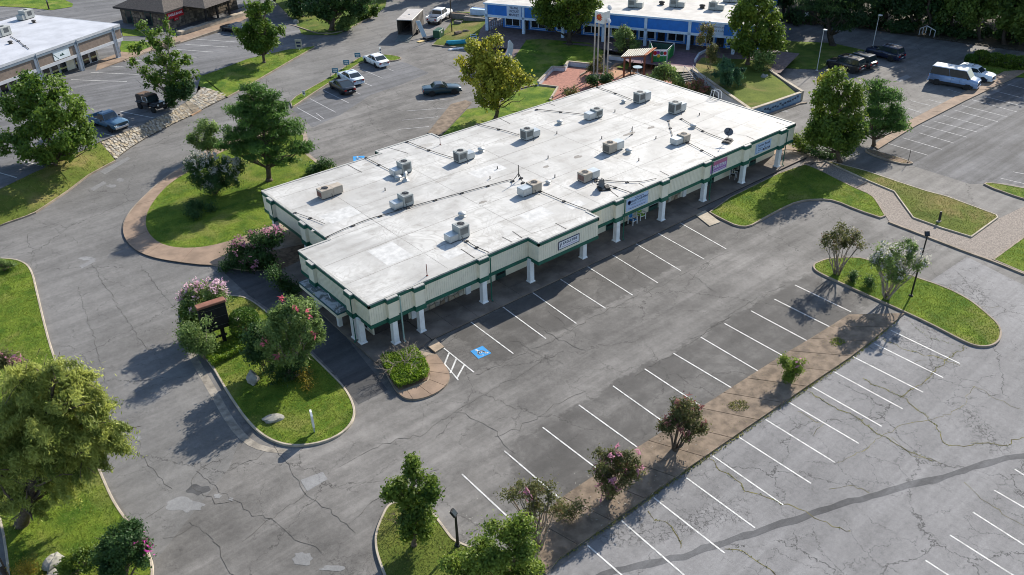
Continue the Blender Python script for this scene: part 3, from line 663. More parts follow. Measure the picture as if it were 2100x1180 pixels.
def foliage(blobs, n, size, style, rg, clump=.55, hollow=.5):
    vol = np.array([(b[3] * b[4] * b[5]) ** (2 / 3) for b in blobs]); vol /= vol.sum()
    cs, ts, os_ = [], [], []
    for b, w in zip(blobs, vol):
        m = max(8, int(n * w)); rad = np.array(b[3:6]); rad = np.maximum(rad - clump * .28, rad * .6); k = max(6, int(2.6 * (rad.prod() ** (1 / 3) / clump) ** 2))
        d = rg.normal(0, 1, (k, 3)); d /= np.linalg.norm(d, axis=1)[:, None]
        rr = (hollow + (1 - hollow) * rg.uniform(0, 1, k) ** .6)[:, None]
        cc = np.array(b[:3]) + d * rad * rr
        ct = rg.uniform(0, 1, k)
        idx = rg.integers(0, k, m); sp = clump * .48 * rg.uniform(.7, 1.25, k)[idx][:, None]
        off = rg.normal(0, 1, (m, 3)) * sp
        if style == 'feather': w_ = d[idx] * .8 + np.array([0, 0, -.35]); off = off * .5 + w_ * rg.normal(0, 1.25, (m, 1)) * sp
        if style in ('pine',): off[:, 2] *= .35; off[:, :2] *= 1.25
        cs.append(cc[idx] + off); ts.append(np.clip(.6 * ct[idx] + .4 * rg.uniform(0, 1, m), 0, 1))
        o = .6 * off / sp / 1.7 + .5 * d[idx]; os_.append(o / (np.linalg.norm(o, axis=1)[:, None] + .3))
    c = np.concatenate(cs); t = np.concatenate(ts); O_ = np.concatenate(os_); s = size * rg.uniform(.6, 1.35, len(c))
    if style == 'pine': V = rot_quads(c, s * 1.25, .22, rg, .2, None, O_)
    elif style == 'feather': V = rot_quads(c, s * 1.3, .26, rg, .3, np.array([0, 0, -.6]), O_)
    elif style == 'small': V = rot_quads(c, s, .45, rg, .3, None, O_)
    else: V = rot_quads(c, s, .62, rg, .45, None, O_)
    return V, t, c
def tree(name, label, cat, bpx, blobs, leaf, n=6000, size=.16, style='broad', z0=0.0, base=None, r=.16, stems=1, flower=None, fn_=260, bk=None, group=None, seed=0, clump=.55, hollow=.5, dscale=.9, trunk_to=None, droop=0, twigs=0):
    rg = np.random.default_rng(seed * 7 + 3); n = int(n * 1.35); size *= .84
    base = base or P(bpx[0], bpx[1], z0); dp = depth(base)
    B = []
    for q in blobs:
        cx_, cy_, rx, ry = q[:4]; c = Pv(cx_, cy_, base); k = depth(c) / F
        do = (q[4] if len(q) > 4 else rg.uniform(-.35, .35)) * rx * k
        c = c + NV * do; ax, az = rx * k, ry * k
        B.append((c[0], c[1], max(c[2], base[2] + az * .5), ax * .95, ax * .95 * dscale + 0 * az, az * 1.02))
    t = thing(name, base, label, cat, group)
    V, tint, cen = foliage(B, n, size, style, rg, clump, hollow)
    keep = V[:, :, 2].min(1) > base[2] + .02
    V = V[keep] - np.array(base); tint = tint[keep]
    link('crown', np_mesh('crown', V, 4, LM[leaf], tint), t)
    # trunk and limbs
    b = MB(base); bb = np.array(base)
    top = max(B, key=lambda q: q[2] + q[5]); tp = np.array(top[:3]); tp[2] = top[2] + top[5] * .3
    if trunk_to: tp = Pv(*trunk_to, base)
    def path(a, c, k=5, am=.08, bow=0):
        L = np.linalg.norm(c - a); p = [a + (c - a) * i / k for i in range(k + 1)]
        for i in range(1, k): p[i] = p[i] + rg.normal(0, am * L / k, 3); p[i][2] += bow * L * math.sin(math.pi * i / k)
        return p
    if stems == 1:
        tr = path(bb + np.array([0, 0, -.05]), tp, 7, .12); b.tube(tr, r, 8, r * .3)
        b.tube([bb + np.array([0, 0, -.05]), bb + np.array([0, 0, .3])], r * 1.5, 8, r * .95)
        for q in B:
            c = np.array(q[:3])
            for _ in range(3):
                e = c + rg.normal(0, .45, 3) * np.array(q[3:6]); zt = e[2] - rg.uniform(.3, .8) * np.linalg.norm(e[:2] - tp[:2])
                f_ = np.clip((zt - bb[2]) / (tp[2] - bb[2] + 1e-6), .25, .97); s = tr[int(f_ * 7)]
                b.tube(path(np.array(s), e, 4, .12, -.03), r * .38 * (1.1 - f_ * .6), 5, .012)
    else:
        for k in range(stems):
            q = B[k % len(B)]; a0 = rg.uniform(0, 6.28); s0 = bb + np.array([math.cos(a0), math.sin(a0), 0]) * r * 1.2
            e = np.array(q[:3]) + rg.normal(0, .4, 3) * np.array(q[3:6])
            pp = path(s0, e, 5, .1, .04); b.tube(pp, r * rg.uniform(.28, .45), 5, .014)
            for _ in range(3):
                e2 = np.array(pp[rg.integers(2, 5)]); b.tube(path(e2, e2 + rg.normal(0, .35, 3) * np.array(q[3:6]) + np.array([0, 0, .3 * q[5]]), 3, .1), .02, 4, .008)
    for _ in range(twigs):
        q = B[rg.integers(0, len(B))]; a = np.array(q[:3]) + rg.normal(0, .5, 3) * np.array(q[3:6])
        b.tube(path(a, a + rg.normal(0, .5, 3) * np.array(q[3:6]), 3, .1), .018, 4, .008)
    b.build('trunk', bk or bark, t, True)
    if flower:
        cs = []; tt = []
        for _ in range(int(fn_ * .42) // 14):
            q = B[rg.integers(0, len(B))]; d = rg.normal(0, 1, 3); d[2] = abs(d[2]) + .5; d /= np.linalg.norm(d)
            c = np.array(q[:3]) + d * np.array(q[3:6]) * rg.uniform(.95, 1.15); sp = rg.uniform(.07, .14)
            cs.append(c + rg.normal(0, 1, (14, 3)) * np.array([sp, sp, sp * 1.4])); tt.append(np.full(14, rg.uniform(.1, .8)) + rg.uniform(-.15, .2, 14))
        c = np.concatenate(cs); V = rot_quads(c, .075 * rg.uniform(.7, 1.4, len(c)), .7, rg, .3) - np.array(base)
        link('blossom', np_mesh('blossom', V, 4, FM[flower], np.clip(np.concatenate(tt), 0, 1)), t)
    return t
def clipped(name, label, cat, bpx, rx, h, leaf='clip', n=3500, size=.06, z0=0, group=None, seed=0, flat=.55, base=None):
    """round clipped shrub: a thick shell of small leaves over a twig frame"""
    rg = np.random.default_rng(seed + 90); base = base or P(*bpx, z0)
    d = rg.normal(0, 1, (n, 3)); d /= np.linalg.norm(d, axis=1)[:, None]; d[:, 2] = np.sign(d[:, 2]) * np.abs(d[:, 2]) ** flat
    c = d * np.array([rx, rx, h / 2]) * rg.uniform(.86, 1.03, n)[:, None] + np.array([0, 0, h / 2]); c = c[c[:, 2] > .03]
    t = thing(name, base, label, cat, group)
    link('crown', np_mesh('crown', rot_quads(c, size * rg.uniform(.7, 1.3, len(c)), .6, rg, .2), 4, LM[leaf], rg.uniform(0, 1, len(c))), t)
    b = MB(); b.tube([(0, 0, -.03), (0, 0, h * .5)], .05, 6, .03)
    for k in range(10):
        a = rg.uniform(0, 6.28); b.tube([(0, 0, h * .15), (math.cos(a) * rx * .5, math.sin(a) * rx * .5, h * .45), (math.cos(a) * rx * .8, math.sin(a) * rx * .8, h * rg.uniform(.3, .8))], .02, 4, .008)
    b.build('trunk', bark, t); return t
# --- left side
ZL1 = PL(118, 350)[2]
tree('maple_tree', 'broad green maple standing on the dry verge at far left', 'tree', None, [(70, 185, 55, 38), (120, 210, 60, 42), (55, 245, 65, 45), (140, 262, 58, 40), (90, 290, 75, 38), (85, 165, 22, 18), (172, 285, 26, 22), (25, 215, 35, 30), (20, 290, 40, 30), (150, 225, 25, 20), (105, 320, 50, 16)], 'bright', 15000, .19, base=P(118, 353, .6), r=.26, seed=1, clump=.7)
tree('maple_tree', 'tall ragged maple with bare stubs beside the stone stairs', 'tree', None, [(290, 55, 15, 12), (322, 70, 22, 13), (347, 55, 11, 20), (338, 92, 26, 13), (280, 98, 22, 10), (305, 88, 18, 10), (322, 120, 28, 13), (360, 125, 33, 17), (338, 155, 42, 22), (375, 165, 28, 20), (315, 165, 22, 18), (352, 190, 22, 18), (395, 152, 16, 14), (272, 127, 13, 9), (290, 145, 14, 10)], 'bright', 4800, .19, base=P(350, 216, 1.2), r=.19, seed=2, clump=.42, bk=bark_pale, twigs=8)
tree('bush', 'dense green bush growing over the lot edge beside the dark jeep', 'bush', None, [(358, 190, 16, 16), (350, 208, 12, 12), (385, 180, 20, 12), (372, 195, 14, 10)], 'dark', 2400, .17, base=P(356, 222, 1.15), r=.06, stems=5, seed=3)
tree('maple_tree', 'rounded maple with a clear trunk on the grass wedge by the drive', 'tree', None, [(530, 38, 24, 20), (520, 18, 17, 14), (534, 65, 36, 20), (515, 85, 24, 16), (552, 90, 27, 15), (546, 10, 14, 12), (500, 60, 18, 14), (565, 62, 18, 14), (530, 95, 36, 10)], 'bright', 8500, .21, base=P(542, 130, .3), r=.2, seed=4, clump=.6)
tree('pine_tree', 'large spreading pine beside the white roof corner', 'tree', (552, 371), [(513, 190, 30, 22), (533, 178, 26, 13), (498, 228, 42, 24), (560, 232, 42, 26), (530, 258, 58, 22), (478, 272, 26, 18), (592, 282, 42, 18), (540, 303, 56, 18), (612, 303, 32, 13), (572, 328, 36, 11), (490, 308, 24, 13), (465, 295, 18, 10), (545, 205, 40, 20), (628, 295, 16, 8), (515, 215, 40, 24), (540, 240, 55, 26), (530, 285, 62, 24), (580, 262, 40, 20), (505, 258, 40, 22)], 'pine', 24000, .19, 'pine', r=.27, seed=5, clump=.6, z0=.13, trunk_to=(530, 190), hollow=.25)
tree('myrtle_tree', 'olive green crape myrtle behind the white flowered one', 'tree', (432, 322), [(425, 260, 30, 14), (405, 283, 22, 15), (440, 285, 28, 20), (415, 300, 25, 14)], 'grey', 4200, .15, 'small', r=.12, stems=6, seed=6, z0=.13)
tree('myrtle_tree', 'white flowering crape myrtle left of the pine', 'tree', (440, 398), [(408, 338, 28, 18), (440, 340, 32, 22), (420, 362, 34, 20), (462, 366, 32, 24), (395, 350, 18, 15), (478, 350, 22, 18), (440, 380, 30, 14)], 'dark', 7000, .13, 'small', r=.13, stems=9, flower='white', fn_=3600, seed=7, z0=.13)
for i, q in enumerate([(391, 440), (403, 446), (411, 428), (432, 432), (395, 425)]):
    tree('shrub', ['low tufted shrub nearest the curb of the pine lawn', 'low shrub in front of the cluster on the pine lawn', 'small shrub at the back of the cluster on the pine lawn', 'single low shrub set right of the cluster on the pine lawn', 'small shrub leftmost at the back on the pine lawn'][i], 'shrub', q, [(q[0], q[1] - 6, 11, 7)], 'dark', 500, .1, 'small', r=.04, stems=5, seed=20 + i, z0=.13, group='low shrubs on the pine lawn')
tree('myrtle_tree', 'pink flowering crape myrtle against the shaded end wall', 'tree', (545, 548), [(520, 495, 36, 18), (560, 492, 24, 18), (540, 520, 40, 18), (495, 512, 25, 14), (570, 480, 16, 12), (530, 535, 35, 12)], 'dark', 6500, .12, 'small', r=.12, stems=9, flower='pink', fn_=1500, seed=8)
tree('bush', 'dark spreading bush hiding the end of the tan walk', 'bush', (490, 552), [(480, 538, 26, 10), (510, 545, 26, 11), (462, 545, 14, 7)], 'dark', 2600, .11, 'small', r=.05, stems=6, seed=9)
tree('bush', 'dark low bush in the shade by the entrance slab', 'bush', (590, 600), [(585, 580, 22, 14), (605, 600, 16, 12), (565, 560, 18, 10)], 'dark', 2200, .11, 'small', r=.05, stems=6, seed=10)
# --- sign island
tree('myrtle_tree', 'lilac flowering crape myrtle behind the black sign', 'tree', (425, 668), [(398, 598, 24, 15), (440, 590, 26, 17), (415, 615, 42, 18), (450, 612, 20, 15), (382, 612, 16, 12)], 'grey', 5200, .11, 'small', z0=.13, r=.12, stems=8, flower='lilac', fn_=2300, seed=11)
tree('bush', 'bright green leafy bush at the left edge of the black sign', 'bush', (392, 690), [(385, 640, 18, 14), (400, 655, 20, 18), (390, 668, 18, 14)], 'lime', 2400, .11, 'broad', z0=.13, r=.06, stems=5, seed=12)
tree('myrtle_tree', 'pale green crape myrtle in front of the black sign', 'tree', (424, 735), [(392, 676, 16, 14), (393, 698, 22, 18), (408, 710, 28, 18), (425, 702, 14, 12), (384, 688, 12, 16), (424, 662, 4, 12)], 'grey', 6500, .1, 'small', z0=.13, r=.12, stems=9, bk=bark_pale, seed=13)
clipped('topiary_shrub', 'dark clipped dome shrub beside the black sign', 'shrub', (507, 688), 1.05, 2.1, n=7000, size=.05, z0=.13, seed=1)
tree('myrtle_tree', 'largest crape myrtle of the sign island with a few red blossoms', 'tree', (606, 768), [(600, 655, 50, 34), (565, 690, 45, 40), (622, 690, 40, 36), (600, 722, 48, 28), (640, 655, 24, 22), (610, 630, 25, 15), (575, 645, 25, 18), (655, 690, 14, 18)], 'grey', 14000, .11, 'small', z0=.13, r=.2, stems=16, flower='red', fn_=220, bk=bark_pale, seed=14, clump=.36, hollow=.6)
tree('bush', 'dark leafy bush crowding the left of the largest myrtle', 'bush', (545, 762), [(530, 700, 26, 32), (545, 725, 30, 26), (520, 722, 20, 18)], 'dark', 5500, .1, 'broad', z0=.13, r=.1, stems=7, seed=15)
tree('bush', 'low juniper like bush under the largest myrtle', 'bush', (600, 778), [(590, 765, 34, 12), (560, 760, 18, 10), (610, 758, 20, 12)], 'dark', 2600, .1, 'feather', z0=.13, r=.05, stems=6, seed=16)
tree('shrub', 'golden shrub at the foot of the largest myrtle, the upper one', 'shrub', (625, 778), [(625, 768, 12, 8)], 'orange', 420, .08, 'small', z0=.13, r=.03, stems=4, seed=17)
tree('shrub', 'small golden shrub alone on the sign island lawn', 'shrub', (633, 797), [(633, 790, 8, 6)], 'orange', 260, .07, 'small', z0=.13, r=.03, stems=4, seed=18)
# ground cover, clipped low hedge beside the sign
def cover(name, label, poly, h, leaf, dens, size, z, seed):
    rg = np.random.default_rng(seed); n = int(poly_area(poly) * dens); q = pts_in(poly, n, rg); n = len(q)
    cc = np.stack([q[:, 0], q[:, 1], z + h * rg.uniform(.2, 1.0, n) ** .6 * (1 + .15 * np.sin(q[:, 0] * 3) * np.sin(q[:, 1] * 2.7))], 1)
    V = rot_quads(cc, size * rg.uniform(.7, 1.3, n), .6, rg, .6)
    return tag(link(name, np_mesh(name, V, 4, LM[leaf], rg.uniform(0, 1, n))), label, 'ground cover', kind='stuff')
cover('hedge', 'bright low clipped hedge planted in front of the black sign', ccw([P(*q)[:2] for q in [(424, 742), (437, 758), (470, 742), (520, 715), (545, 690), (520, 690), (470, 712)]]), .5, 'cover', 900, .05, .12, 1)
cover('ground_cover', 'lush lime green ground cover in the corner bed by the walkway', bedp, .5, 'cover', 900, .055, .14, 2)
# --- bottom left
tree('cypress_tree', 'big feathery yellow green tree filling the lower left', 'tree', None, [(95, 790, 80, 48), (55, 835, 90, 60), (150, 850, 75, 52), (190, 885, 58, 48), (115, 915, 95, 52), (55, 950, 85, 52), (185, 935, 45, 32), (25, 880, 70, 70), (125, 975, 60, 28), (120, 745, 45, 22), (225, 905, 28, 25), (60, 770, 60, 35), (160, 800, 40, 28), (205, 840, 30, 28), (30, 1005, 60, 35), (110, 1000, 75, 32), (10, 950, 60, 60), (70, 880, 95, 70), (170, 962, 60, 38), (228, 885, 36, 42), (60, 1028, 75, 28), (215, 930, 42, 34), (90, 830, 110, 70), (120, 890, 110, 65), (150, 800, 60, 40), (60, 900, 100, 80)], 'cypress', 110000, .1, 'feather', base=P(45, 1075, .12), r=.3, seed=30, clump=.55, twigs=30, hollow=.35, bk=bark)
tree('myrtle_tree', 'rusty pink myrtle top showing above the feathery tree at the left edge', 'tree', None, [(10, 745, 22, 14), (35, 748, 14, 9)], 'red', 1300, .11, 'small', base=P(10, 830, .12), r=.1, stems=5, flower='pink', fn_=300, seed=31)
tree('myrtle_bush', 'glossy dark bush with magenta blossoms at the bottom left corner', 'bush', (252, 1188), [(255, 1115, 48, 42), (215, 1145, 38, 30), (272, 1090, 30, 26), (290, 1135, 24, 36), (245, 1160, 45, 25)], 'dark', 13000, .075, 'broad', z0=.12, r=.15, stems=9, flower='magenta', fn_=130, seed=32, clump=.35)
tree('bush', 'low green bush left of the magenta flowered bush', 'bush', (160, 1185), [(165, 1150, 36, 18), (140, 1165, 24, 14)], 'maple', 3600, .07, 'broad', z0=.12, r=.06, stems=6, seed=33, clump=.3)
tree('shrub', 'orange leaved low shrub at the bottom left', 'shrub', (52, 1186), [(50, 1168, 20, 12), (65, 1172, 10, 8)], 'orange', 900, .07, 'small', z0=.12, r=.04, stems=5, seed=34)
tree('shrub', 'round olive shrub at the top tip of the left verge', 'shrub', (10, 556), [(10, 546, 17, 12)], 'grey', 1500, .09, 'feather', z0=.12, r=.05, stems=6, seed=35)
# --- front centre
tree('young_tree', 'slim young tree with a leaning trunk on the rounded island', 'tree', (849, 1119), [(845, 948, 15, 22), (812, 1000, 26, 22), (888, 1003, 23, 26), (850, 972, 18, 17), (850, 1048, 36, 27), (855, 1082, 34, 18), (828, 1028, 20, 17), (845, 1010, 14, 20), (800, 1015, 14, 12), (870, 1045, 25, 20)], 'maple', 9500, .105, 'broad', z0=.12, r=.12, seed=40, clump=.38)
tree('tree', 'yellow green leafy tree rising from the bottom frame edge', 'tree', None, [(1055, 1090, 36, 26), (1000, 1130, 55, 28), (950, 1165, 45, 20), (1075, 1120, 26, 28), (1035, 1165, 70, 22), (1010, 1083, 14, 12), (1085, 1165, 35, 20), (920, 1150, 18, 14), (1070, 1075, 18, 12)], 'lime', 16000, .085, 'broad', base=P(1035, 1262), r=.2, seed=41, clump=.42)
tree('myrtle_tree', 'sparse twiggy crape myrtle with few leaves at the median end', 'tree', (1105, 1122), [(1062, 1002, 28, 15), (1092, 990, 22, 13), (1108, 1020, 34, 26), (1130, 1000, 18, 10), (1140, 1030, 18, 18), (1040, 1010, 14, 10), (1090, 1050, 22, 20)], 'red', 2700, .085, 'small', z0=.13, r=.16, stems=24, flower='pink', fn_=90, bk=bark_pale, seed=42, clump=.35)
tree('myrtle_tree', 'crape myrtle on the median with the brightest pink blossoms', 'tree', (1250, 1020), [(1252, 945, 38, 20), (1285, 955, 36, 24), (1262, 980, 38, 18), (1235, 965, 20, 18), (1245, 1000, 24, 12), (1300, 970, 20, 18)], 'red', 6000, .09, 'small', z0=.13, r=.14, stems=12, flower='pink', fn_=700, seed=43, clump=.38)
tree('bush', 'thin low bush next to the pink median myrtle', 'bush', (1175, 1062), [(1165, 1045, 22, 14), (1185, 1040, 12, 10)], 'red', 900, .08, 'small', z0=.13, r=.05, stems=7, seed=44)
tree('myrtle_tree', 'dark reddish crape myrtle in the middle of the median', 'tree', (1385, 922), [(1388, 848, 27, 22), (1400, 878, 44, 22), (1422, 850, 22, 18), (1368, 865, 20, 18), (1405, 828, 20, 10), (1440, 878, 14, 12)], 'red', 5500, .09, 'small', z0=.13, r=.14, stems=12, flower='rust', fn_=500, seed=45, clump=.38)
tree('bush', 'small green bush with a few pink tips on the median', 'bush', (1624, 778), [(1622, 748, 24, 18), (1640, 748, 14, 14), (1610, 740, 12, 14), (1624, 766, 28, 12)], 'lime', 3000, .085, 'small', z0=.13, r=.08, stems=9, flower='pink', fn_=60, seed=46, clump=.33)
tree('myrtle_tree', 'vase shaped reddish crape myrtle on the tapered island', 'tree', (1716, 562), [(1722, 472, 22, 12), (1748, 488, 24, 12), (1700, 485, 18, 12), (1720, 500, 28, 11), (1692, 500, 10, 8), (1762, 503, 10, 6)], 'red', 2500, .1, 'small', z0=.13, r=.16, stems=14, bk=bark_pale, seed=47, clump=.38)
tree('myrtle_tree', 'white flowering crape myrtle beside the lamp post', 'tree', (1818, 612), [(1822, 520, 34, 16), (1866, 518, 30, 18), (1820, 542, 30, 15), (1850, 545, 34, 14), (1885, 540, 18, 14), (1838, 565, 30, 12), (1795, 535, 14, 10)], 'grey', 6500, .1, 'small', z0=.13, r=.16, stems=13, flower='white', fn_=2400, bk=bark_pale, seed=48, clump=.38)
tree('shrub', 'spiky low shrub on the tapered island, left of the two', 'shrub', (1748, 576), [(1748, 567, 14, 8)], 'dark', 650, .1, 'feather', z0=.13, r=.03, stems=6, seed=49, group='spiky shrubs on the tapered island')
tree('shrub', 'spiky low shrub on the tapered island, nearer the white myrtle', 'shrub', (1784, 588), [(1784, 580, 12, 8)], 'dark', 550, .1, 'feather', z0=.13, r=.03, stems=6, seed=50, group='spiky shrubs on the tapered island')
# --- behind the main building
tree('maple_tree', 'yellowing maple behind the white roof', 'tree', (1017, 243), [(972, 98, 32, 20), (1008, 88, 22, 13), (1022, 84, 14, 10), (985, 132, 42, 22), (1035, 138, 36, 24), (1010, 165, 56, 22), (958, 150, 20, 16), (1066, 160, 20, 14), (1000, 192, 42, 16), (1042, 185, 32, 15), (1005, 213, 28, 9), (945, 125, 12, 10), (1085, 165, 10, 8), (1000, 112, 30, 16), (1012, 150, 40, 26), (1018, 180, 36, 22)], 'yellow', 11500, .2, hollow=.3, r=.22, seed=60, clump=.58, z0=.1)
tree('oak_tree', 'large dark tree in front of the blue shops', 'tree', None, [(1160, 8, 52, 22), (1130, 35, 36, 17), (1190, 30, 42, 18), (1165, 48, 40, 11), (1215, 8, 25, 18), (1105, 15, 25, 20), (1160, -18, 50, 24), (1110, -15, 35, 22), (1205, -20, 35, 20)], 'maple', 14000, .22, base=P(1168, 92, .8), r=.38, seed=61, clump=.7, bk=bark_dark)
tree('tree', 'full green tree on the mound at the right end of the blue shops', 'tree', None, [(1545, 12, 40, 26), (1522, 50, 34, 27), (1575, 58, 32, 36), (1550, 90, 46, 22), (1594, 85, 16, 23), (1520, 92, 24, 18), (1562, -12, 34, 20), (1530, 25, 25, 20)], 'maple', 14000, .22, base=P(1533, 132, 1.0), r=.25, seed=62, clump=.68)
tree('bush', 'olive bush at the foot of the mound tree', 'bush', None, [(1565, 128, 18, 14), (1578, 120, 12, 12), (1550, 118, 14, 10)], 'grey', 1500, .16, base=P(1566, 146, 1.0), r=.06, stems=5, seed=63)
tree('juniper_bush', 'big bluish round bush in the middle of the walled mound', 'bush', None, [(1495, 148, 30, 24), (1480, 158, 22, 16), (1512, 155, 20, 18), (1492, 130, 18, 10)], 'teal', 5500, .15, 'feather', base=P(1495, 182, .7), r=.1, stems=8, seed=64)
tree('small_tree', 'thin rusty leaved tree in front of the apple sign', 'tree', None, [(1450, 70, 13, 18), (1455, 98, 17, 20), (1440, 58, 7, 9), (1462, 118, 12, 10), (1438, 85, 10, 10)], 'red', 2500, .15, 'small', base=P(1454, 142, 1.0), r=.1, stems=4, flower='rust', fn_=200, bk=bark_pale, seed=65)
tree('myrtle_bush', 'grey green myrtle bush with pink tips between the pylon and the shops', 'bush', None, [(1282, 80, 26, 16), (1268, 95, 18, 13), (1298, 95, 18, 13), (1282, 65, 16, 8)], 'grey', 4200, .14, 'small', base=P(1282, 112, .7), r=.1, stems=10, flower='rust', fn_=120, seed=66)
tree('bush', 'wide flowering bush beside the plaza stairs', 'bush', None, [(1362, 150, 26, 13), (1345, 162, 20, 10), (1385, 165, 24, 12), (1400, 178, 20, 8), (1365, 138, 12, 6), (1330, 165, 10, 6)], 'grey', 4500, .15, 'broad', base=P(1368, 186, .2), r=.07, stems=8, seed=67)
tree('bush', 'reddish pink flowering bush along the plaza stairs', 'bush', None, [(1420, 178, 22, 8), (1442, 186, 18, 7), (1432, 172, 14, 6)], 'red', 1700, .13, 'small', base=P(1430, 196, .1), r=.05, stems=7, flower='rust', fn_=900, seed=68)
tree('bush', 'thin dark bush at the legs of the sun pylon', 'bush', None, [(1228, 128, 12, 13), (1215, 138, 13, 10), (1238, 140, 8, 8)], 'red', 1400, .14, 'small', base=P(1222, 152, .15), r=.06, stems=8, seed=69)
tree('bush', 'low green bush behind the roof below the sun pylon', 'bush', (1230, 180), [(1218, 166, 14, 9), (1240, 164, 14, 8), (1250, 158, 8, 6)], 'dark', 1700, .14, 'broad', r=.05, stems=6, seed=70)
tree('bush', 'sparse brown bush peeking over the roof edge by the court', 'bush', (1172, 208), [(1165, 190, 18, 7), (1178, 186, 8, 8)], 'red', 700, .13, 'small', r=.05, stems=6, seed=71)
tree('bush', 'dark bush behind the left part of the white roof', 'bush', (652, 358), [(648, 345, 16, 9), (668, 338, 16, 9), (640, 352, 10, 6)], 'dark', 1600, .13, 'broad', r=.05, stems=6, seed=72)
tree('tree', 'tall tree with a gold tinged top by the right lot', 'tree', (1722, 332), [(1712, 160, 22, 18), (1692, 198, 32, 27), (1735, 192, 32, 28), (1702, 238, 46, 30), (1742, 248, 38, 30), (1712, 282, 52, 22), (1745, 292, 34, 16), (1685, 278, 30, 20), (1755, 215, 22, 22), (1672, 255, 22, 18), (1668, 285, 22, 18), (1765, 262, 24, 22), (1720, 265, 50, 26)], 'maple', 17000, .17, r=.22, seed=73, clump=.6)
tree('tree', 'gold leaved branches topping the tall tree by the right lot', 'tree', (1706, 322), [(1703, 152, 12, 9), (1690, 165, 10, 8), (1720, 148, 10, 8)], 'yellow', 900, .16, r=.09, seed=173, clump=.45)
tree('pine_tree', 'round topped dark pine behind the tall tree at right', 'tree', (1792, 300), [(1800, 172, 22, 15), (1815, 200, 36, 22), (1810, 232, 42, 22), (1832, 252, 28, 14), (1795, 262, 36, 16), (1838, 225, 22, 16), (1850, 258, 12, 7), (1790, 215, 30, 24), (1822, 240, 36, 18), (1800, 192, 30, 20)], 'pine', 11000, .18, 'pine', r=.2, seed=74, clump=.6, hollow=.4)
tree('bush', 'light green bush at the right end of the white roofed building', 'bush', (1640, 312), [(1637, 290, 14, 9), (1650, 300, 12, 9), (1625, 285, 9, 7)], 'lime', 1500, .11, 'broad', r=.06, stems=6, seed=75)
tree('hedge_row', 'dark low hedge between the end walkway and the road', 'hedge', (1690, 322), [(1668, 312, 16, 8), (1688, 320, 16, 8), (1706, 328, 16, 8), (1722, 336, 12, 7)], 'dark', 2200, .1, 'broad', r=.06, stems=10, seed=76)
for i, (x, y, rx, h) in enumerate([(1989, 133, .75, 1.3), (2008, 131, .9, 1.7), (2037, 135, .85, 1.6), (2065, 139, .85, 1.6), (2092, 142, .9, 1.6)]):
    clipped('round_hedge', ['clipped round shrub at the left end of the row behind the van', 'clipped round shrub second from the left behind the van', 'middle clipped round shrub of the row behind the van', 'clipped round shrub second from the right behind the van', 'clipped round shrub cut by the right frame edge'][i], 'shrub', (x, y), rx, h, 'clip' if i == 0 else 'maple', 1500, .11, group='clipped shrubs behind the van', seed=i)
# --- woods at the back
def wood(lab, bx, by, top, w, leaf, seed, n=5000, style='broad', z0=0.0, nb=7, size=.26, name='forest_tree', low=.28, group='trees of the wood behind the right lot'):
    rg = np.random.default_rng(seed + 500); base = P(bx, by, z0); k = []
    for i in range(nb):
        f_ = low + (1 - low) * (i + .5) / nb; ww = w * (1.15 - abs(f_ - .55) * 1.2)
        k.append((bx + rg.uniform(-.5, .5) * w, by + (top - by) * f_ + rg.uniform(-6, 6), ww * rg.uniform(.55, .85), w * rg.uniform(.35, .5)))
    return tree(name, lab, 'tree', None, k, leaf, n, size, style, base=base, r=.28, seed=seed + 300, clump=.85, group=group, bk=bark_dark)
tree('pine_tree', 'dark tall pine with a bare trunk on the shaded lawn', 'tree', (1708, 94), [(1700, 12, 55, 18), (1745, 25, 42, 16), (1720, -20, 60, 25), (1660, 5, 35, 15), (1725, 50, 22, 14), (1690, -45, 60, 25), (1762, 5, 30, 18)], 'wood', 11000, .25, 'pine', r=.4, seed=100, clump=.85, bk=bark_dark, hollow=.3)
names = ['leftmost dark tree at the back behind the mound tree', 'dark tree behind the wooden enclosure', 'dark tree right of the wooden enclosure', 'dark tree behind the tall right lamp pole', 'dark tree left of the white railing', 'tree just above the white railing', 'sunlit tree with a clear trunk above the low stone edge', 'sunlit tree right of the clear trunked one', 'sunlit tree over the row of clipped shrubs', 'tree at the top right corner']
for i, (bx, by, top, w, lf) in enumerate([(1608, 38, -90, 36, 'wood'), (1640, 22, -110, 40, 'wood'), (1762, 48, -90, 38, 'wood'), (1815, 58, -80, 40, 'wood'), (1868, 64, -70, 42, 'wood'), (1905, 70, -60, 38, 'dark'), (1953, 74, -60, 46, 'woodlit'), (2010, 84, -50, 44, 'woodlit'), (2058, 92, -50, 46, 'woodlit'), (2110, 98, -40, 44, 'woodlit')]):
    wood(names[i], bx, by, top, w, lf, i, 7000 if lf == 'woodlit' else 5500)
rg0 = np.random.default_rng(77)
for i, (bx, by) in enumerate([(1700, 30), (1790, 38), (1885, 50), (1985, 62), (2085, 78), (2190, 98), (2300, 120)]):
    wood('towering dark tree in the second row of the wood, ' + ['left of the bare pine trunk', 'behind the right lamp pole', 'left of the timber railing', 'behind the clear trunked sunlit tree', 'above the clipped shrubs', 'just past the right frame edge', 'far past the right frame edge'][i], bx, by, by - 230, 66, 'wood', 80 + i, 8000, size=.32, low=.2, nb=9)
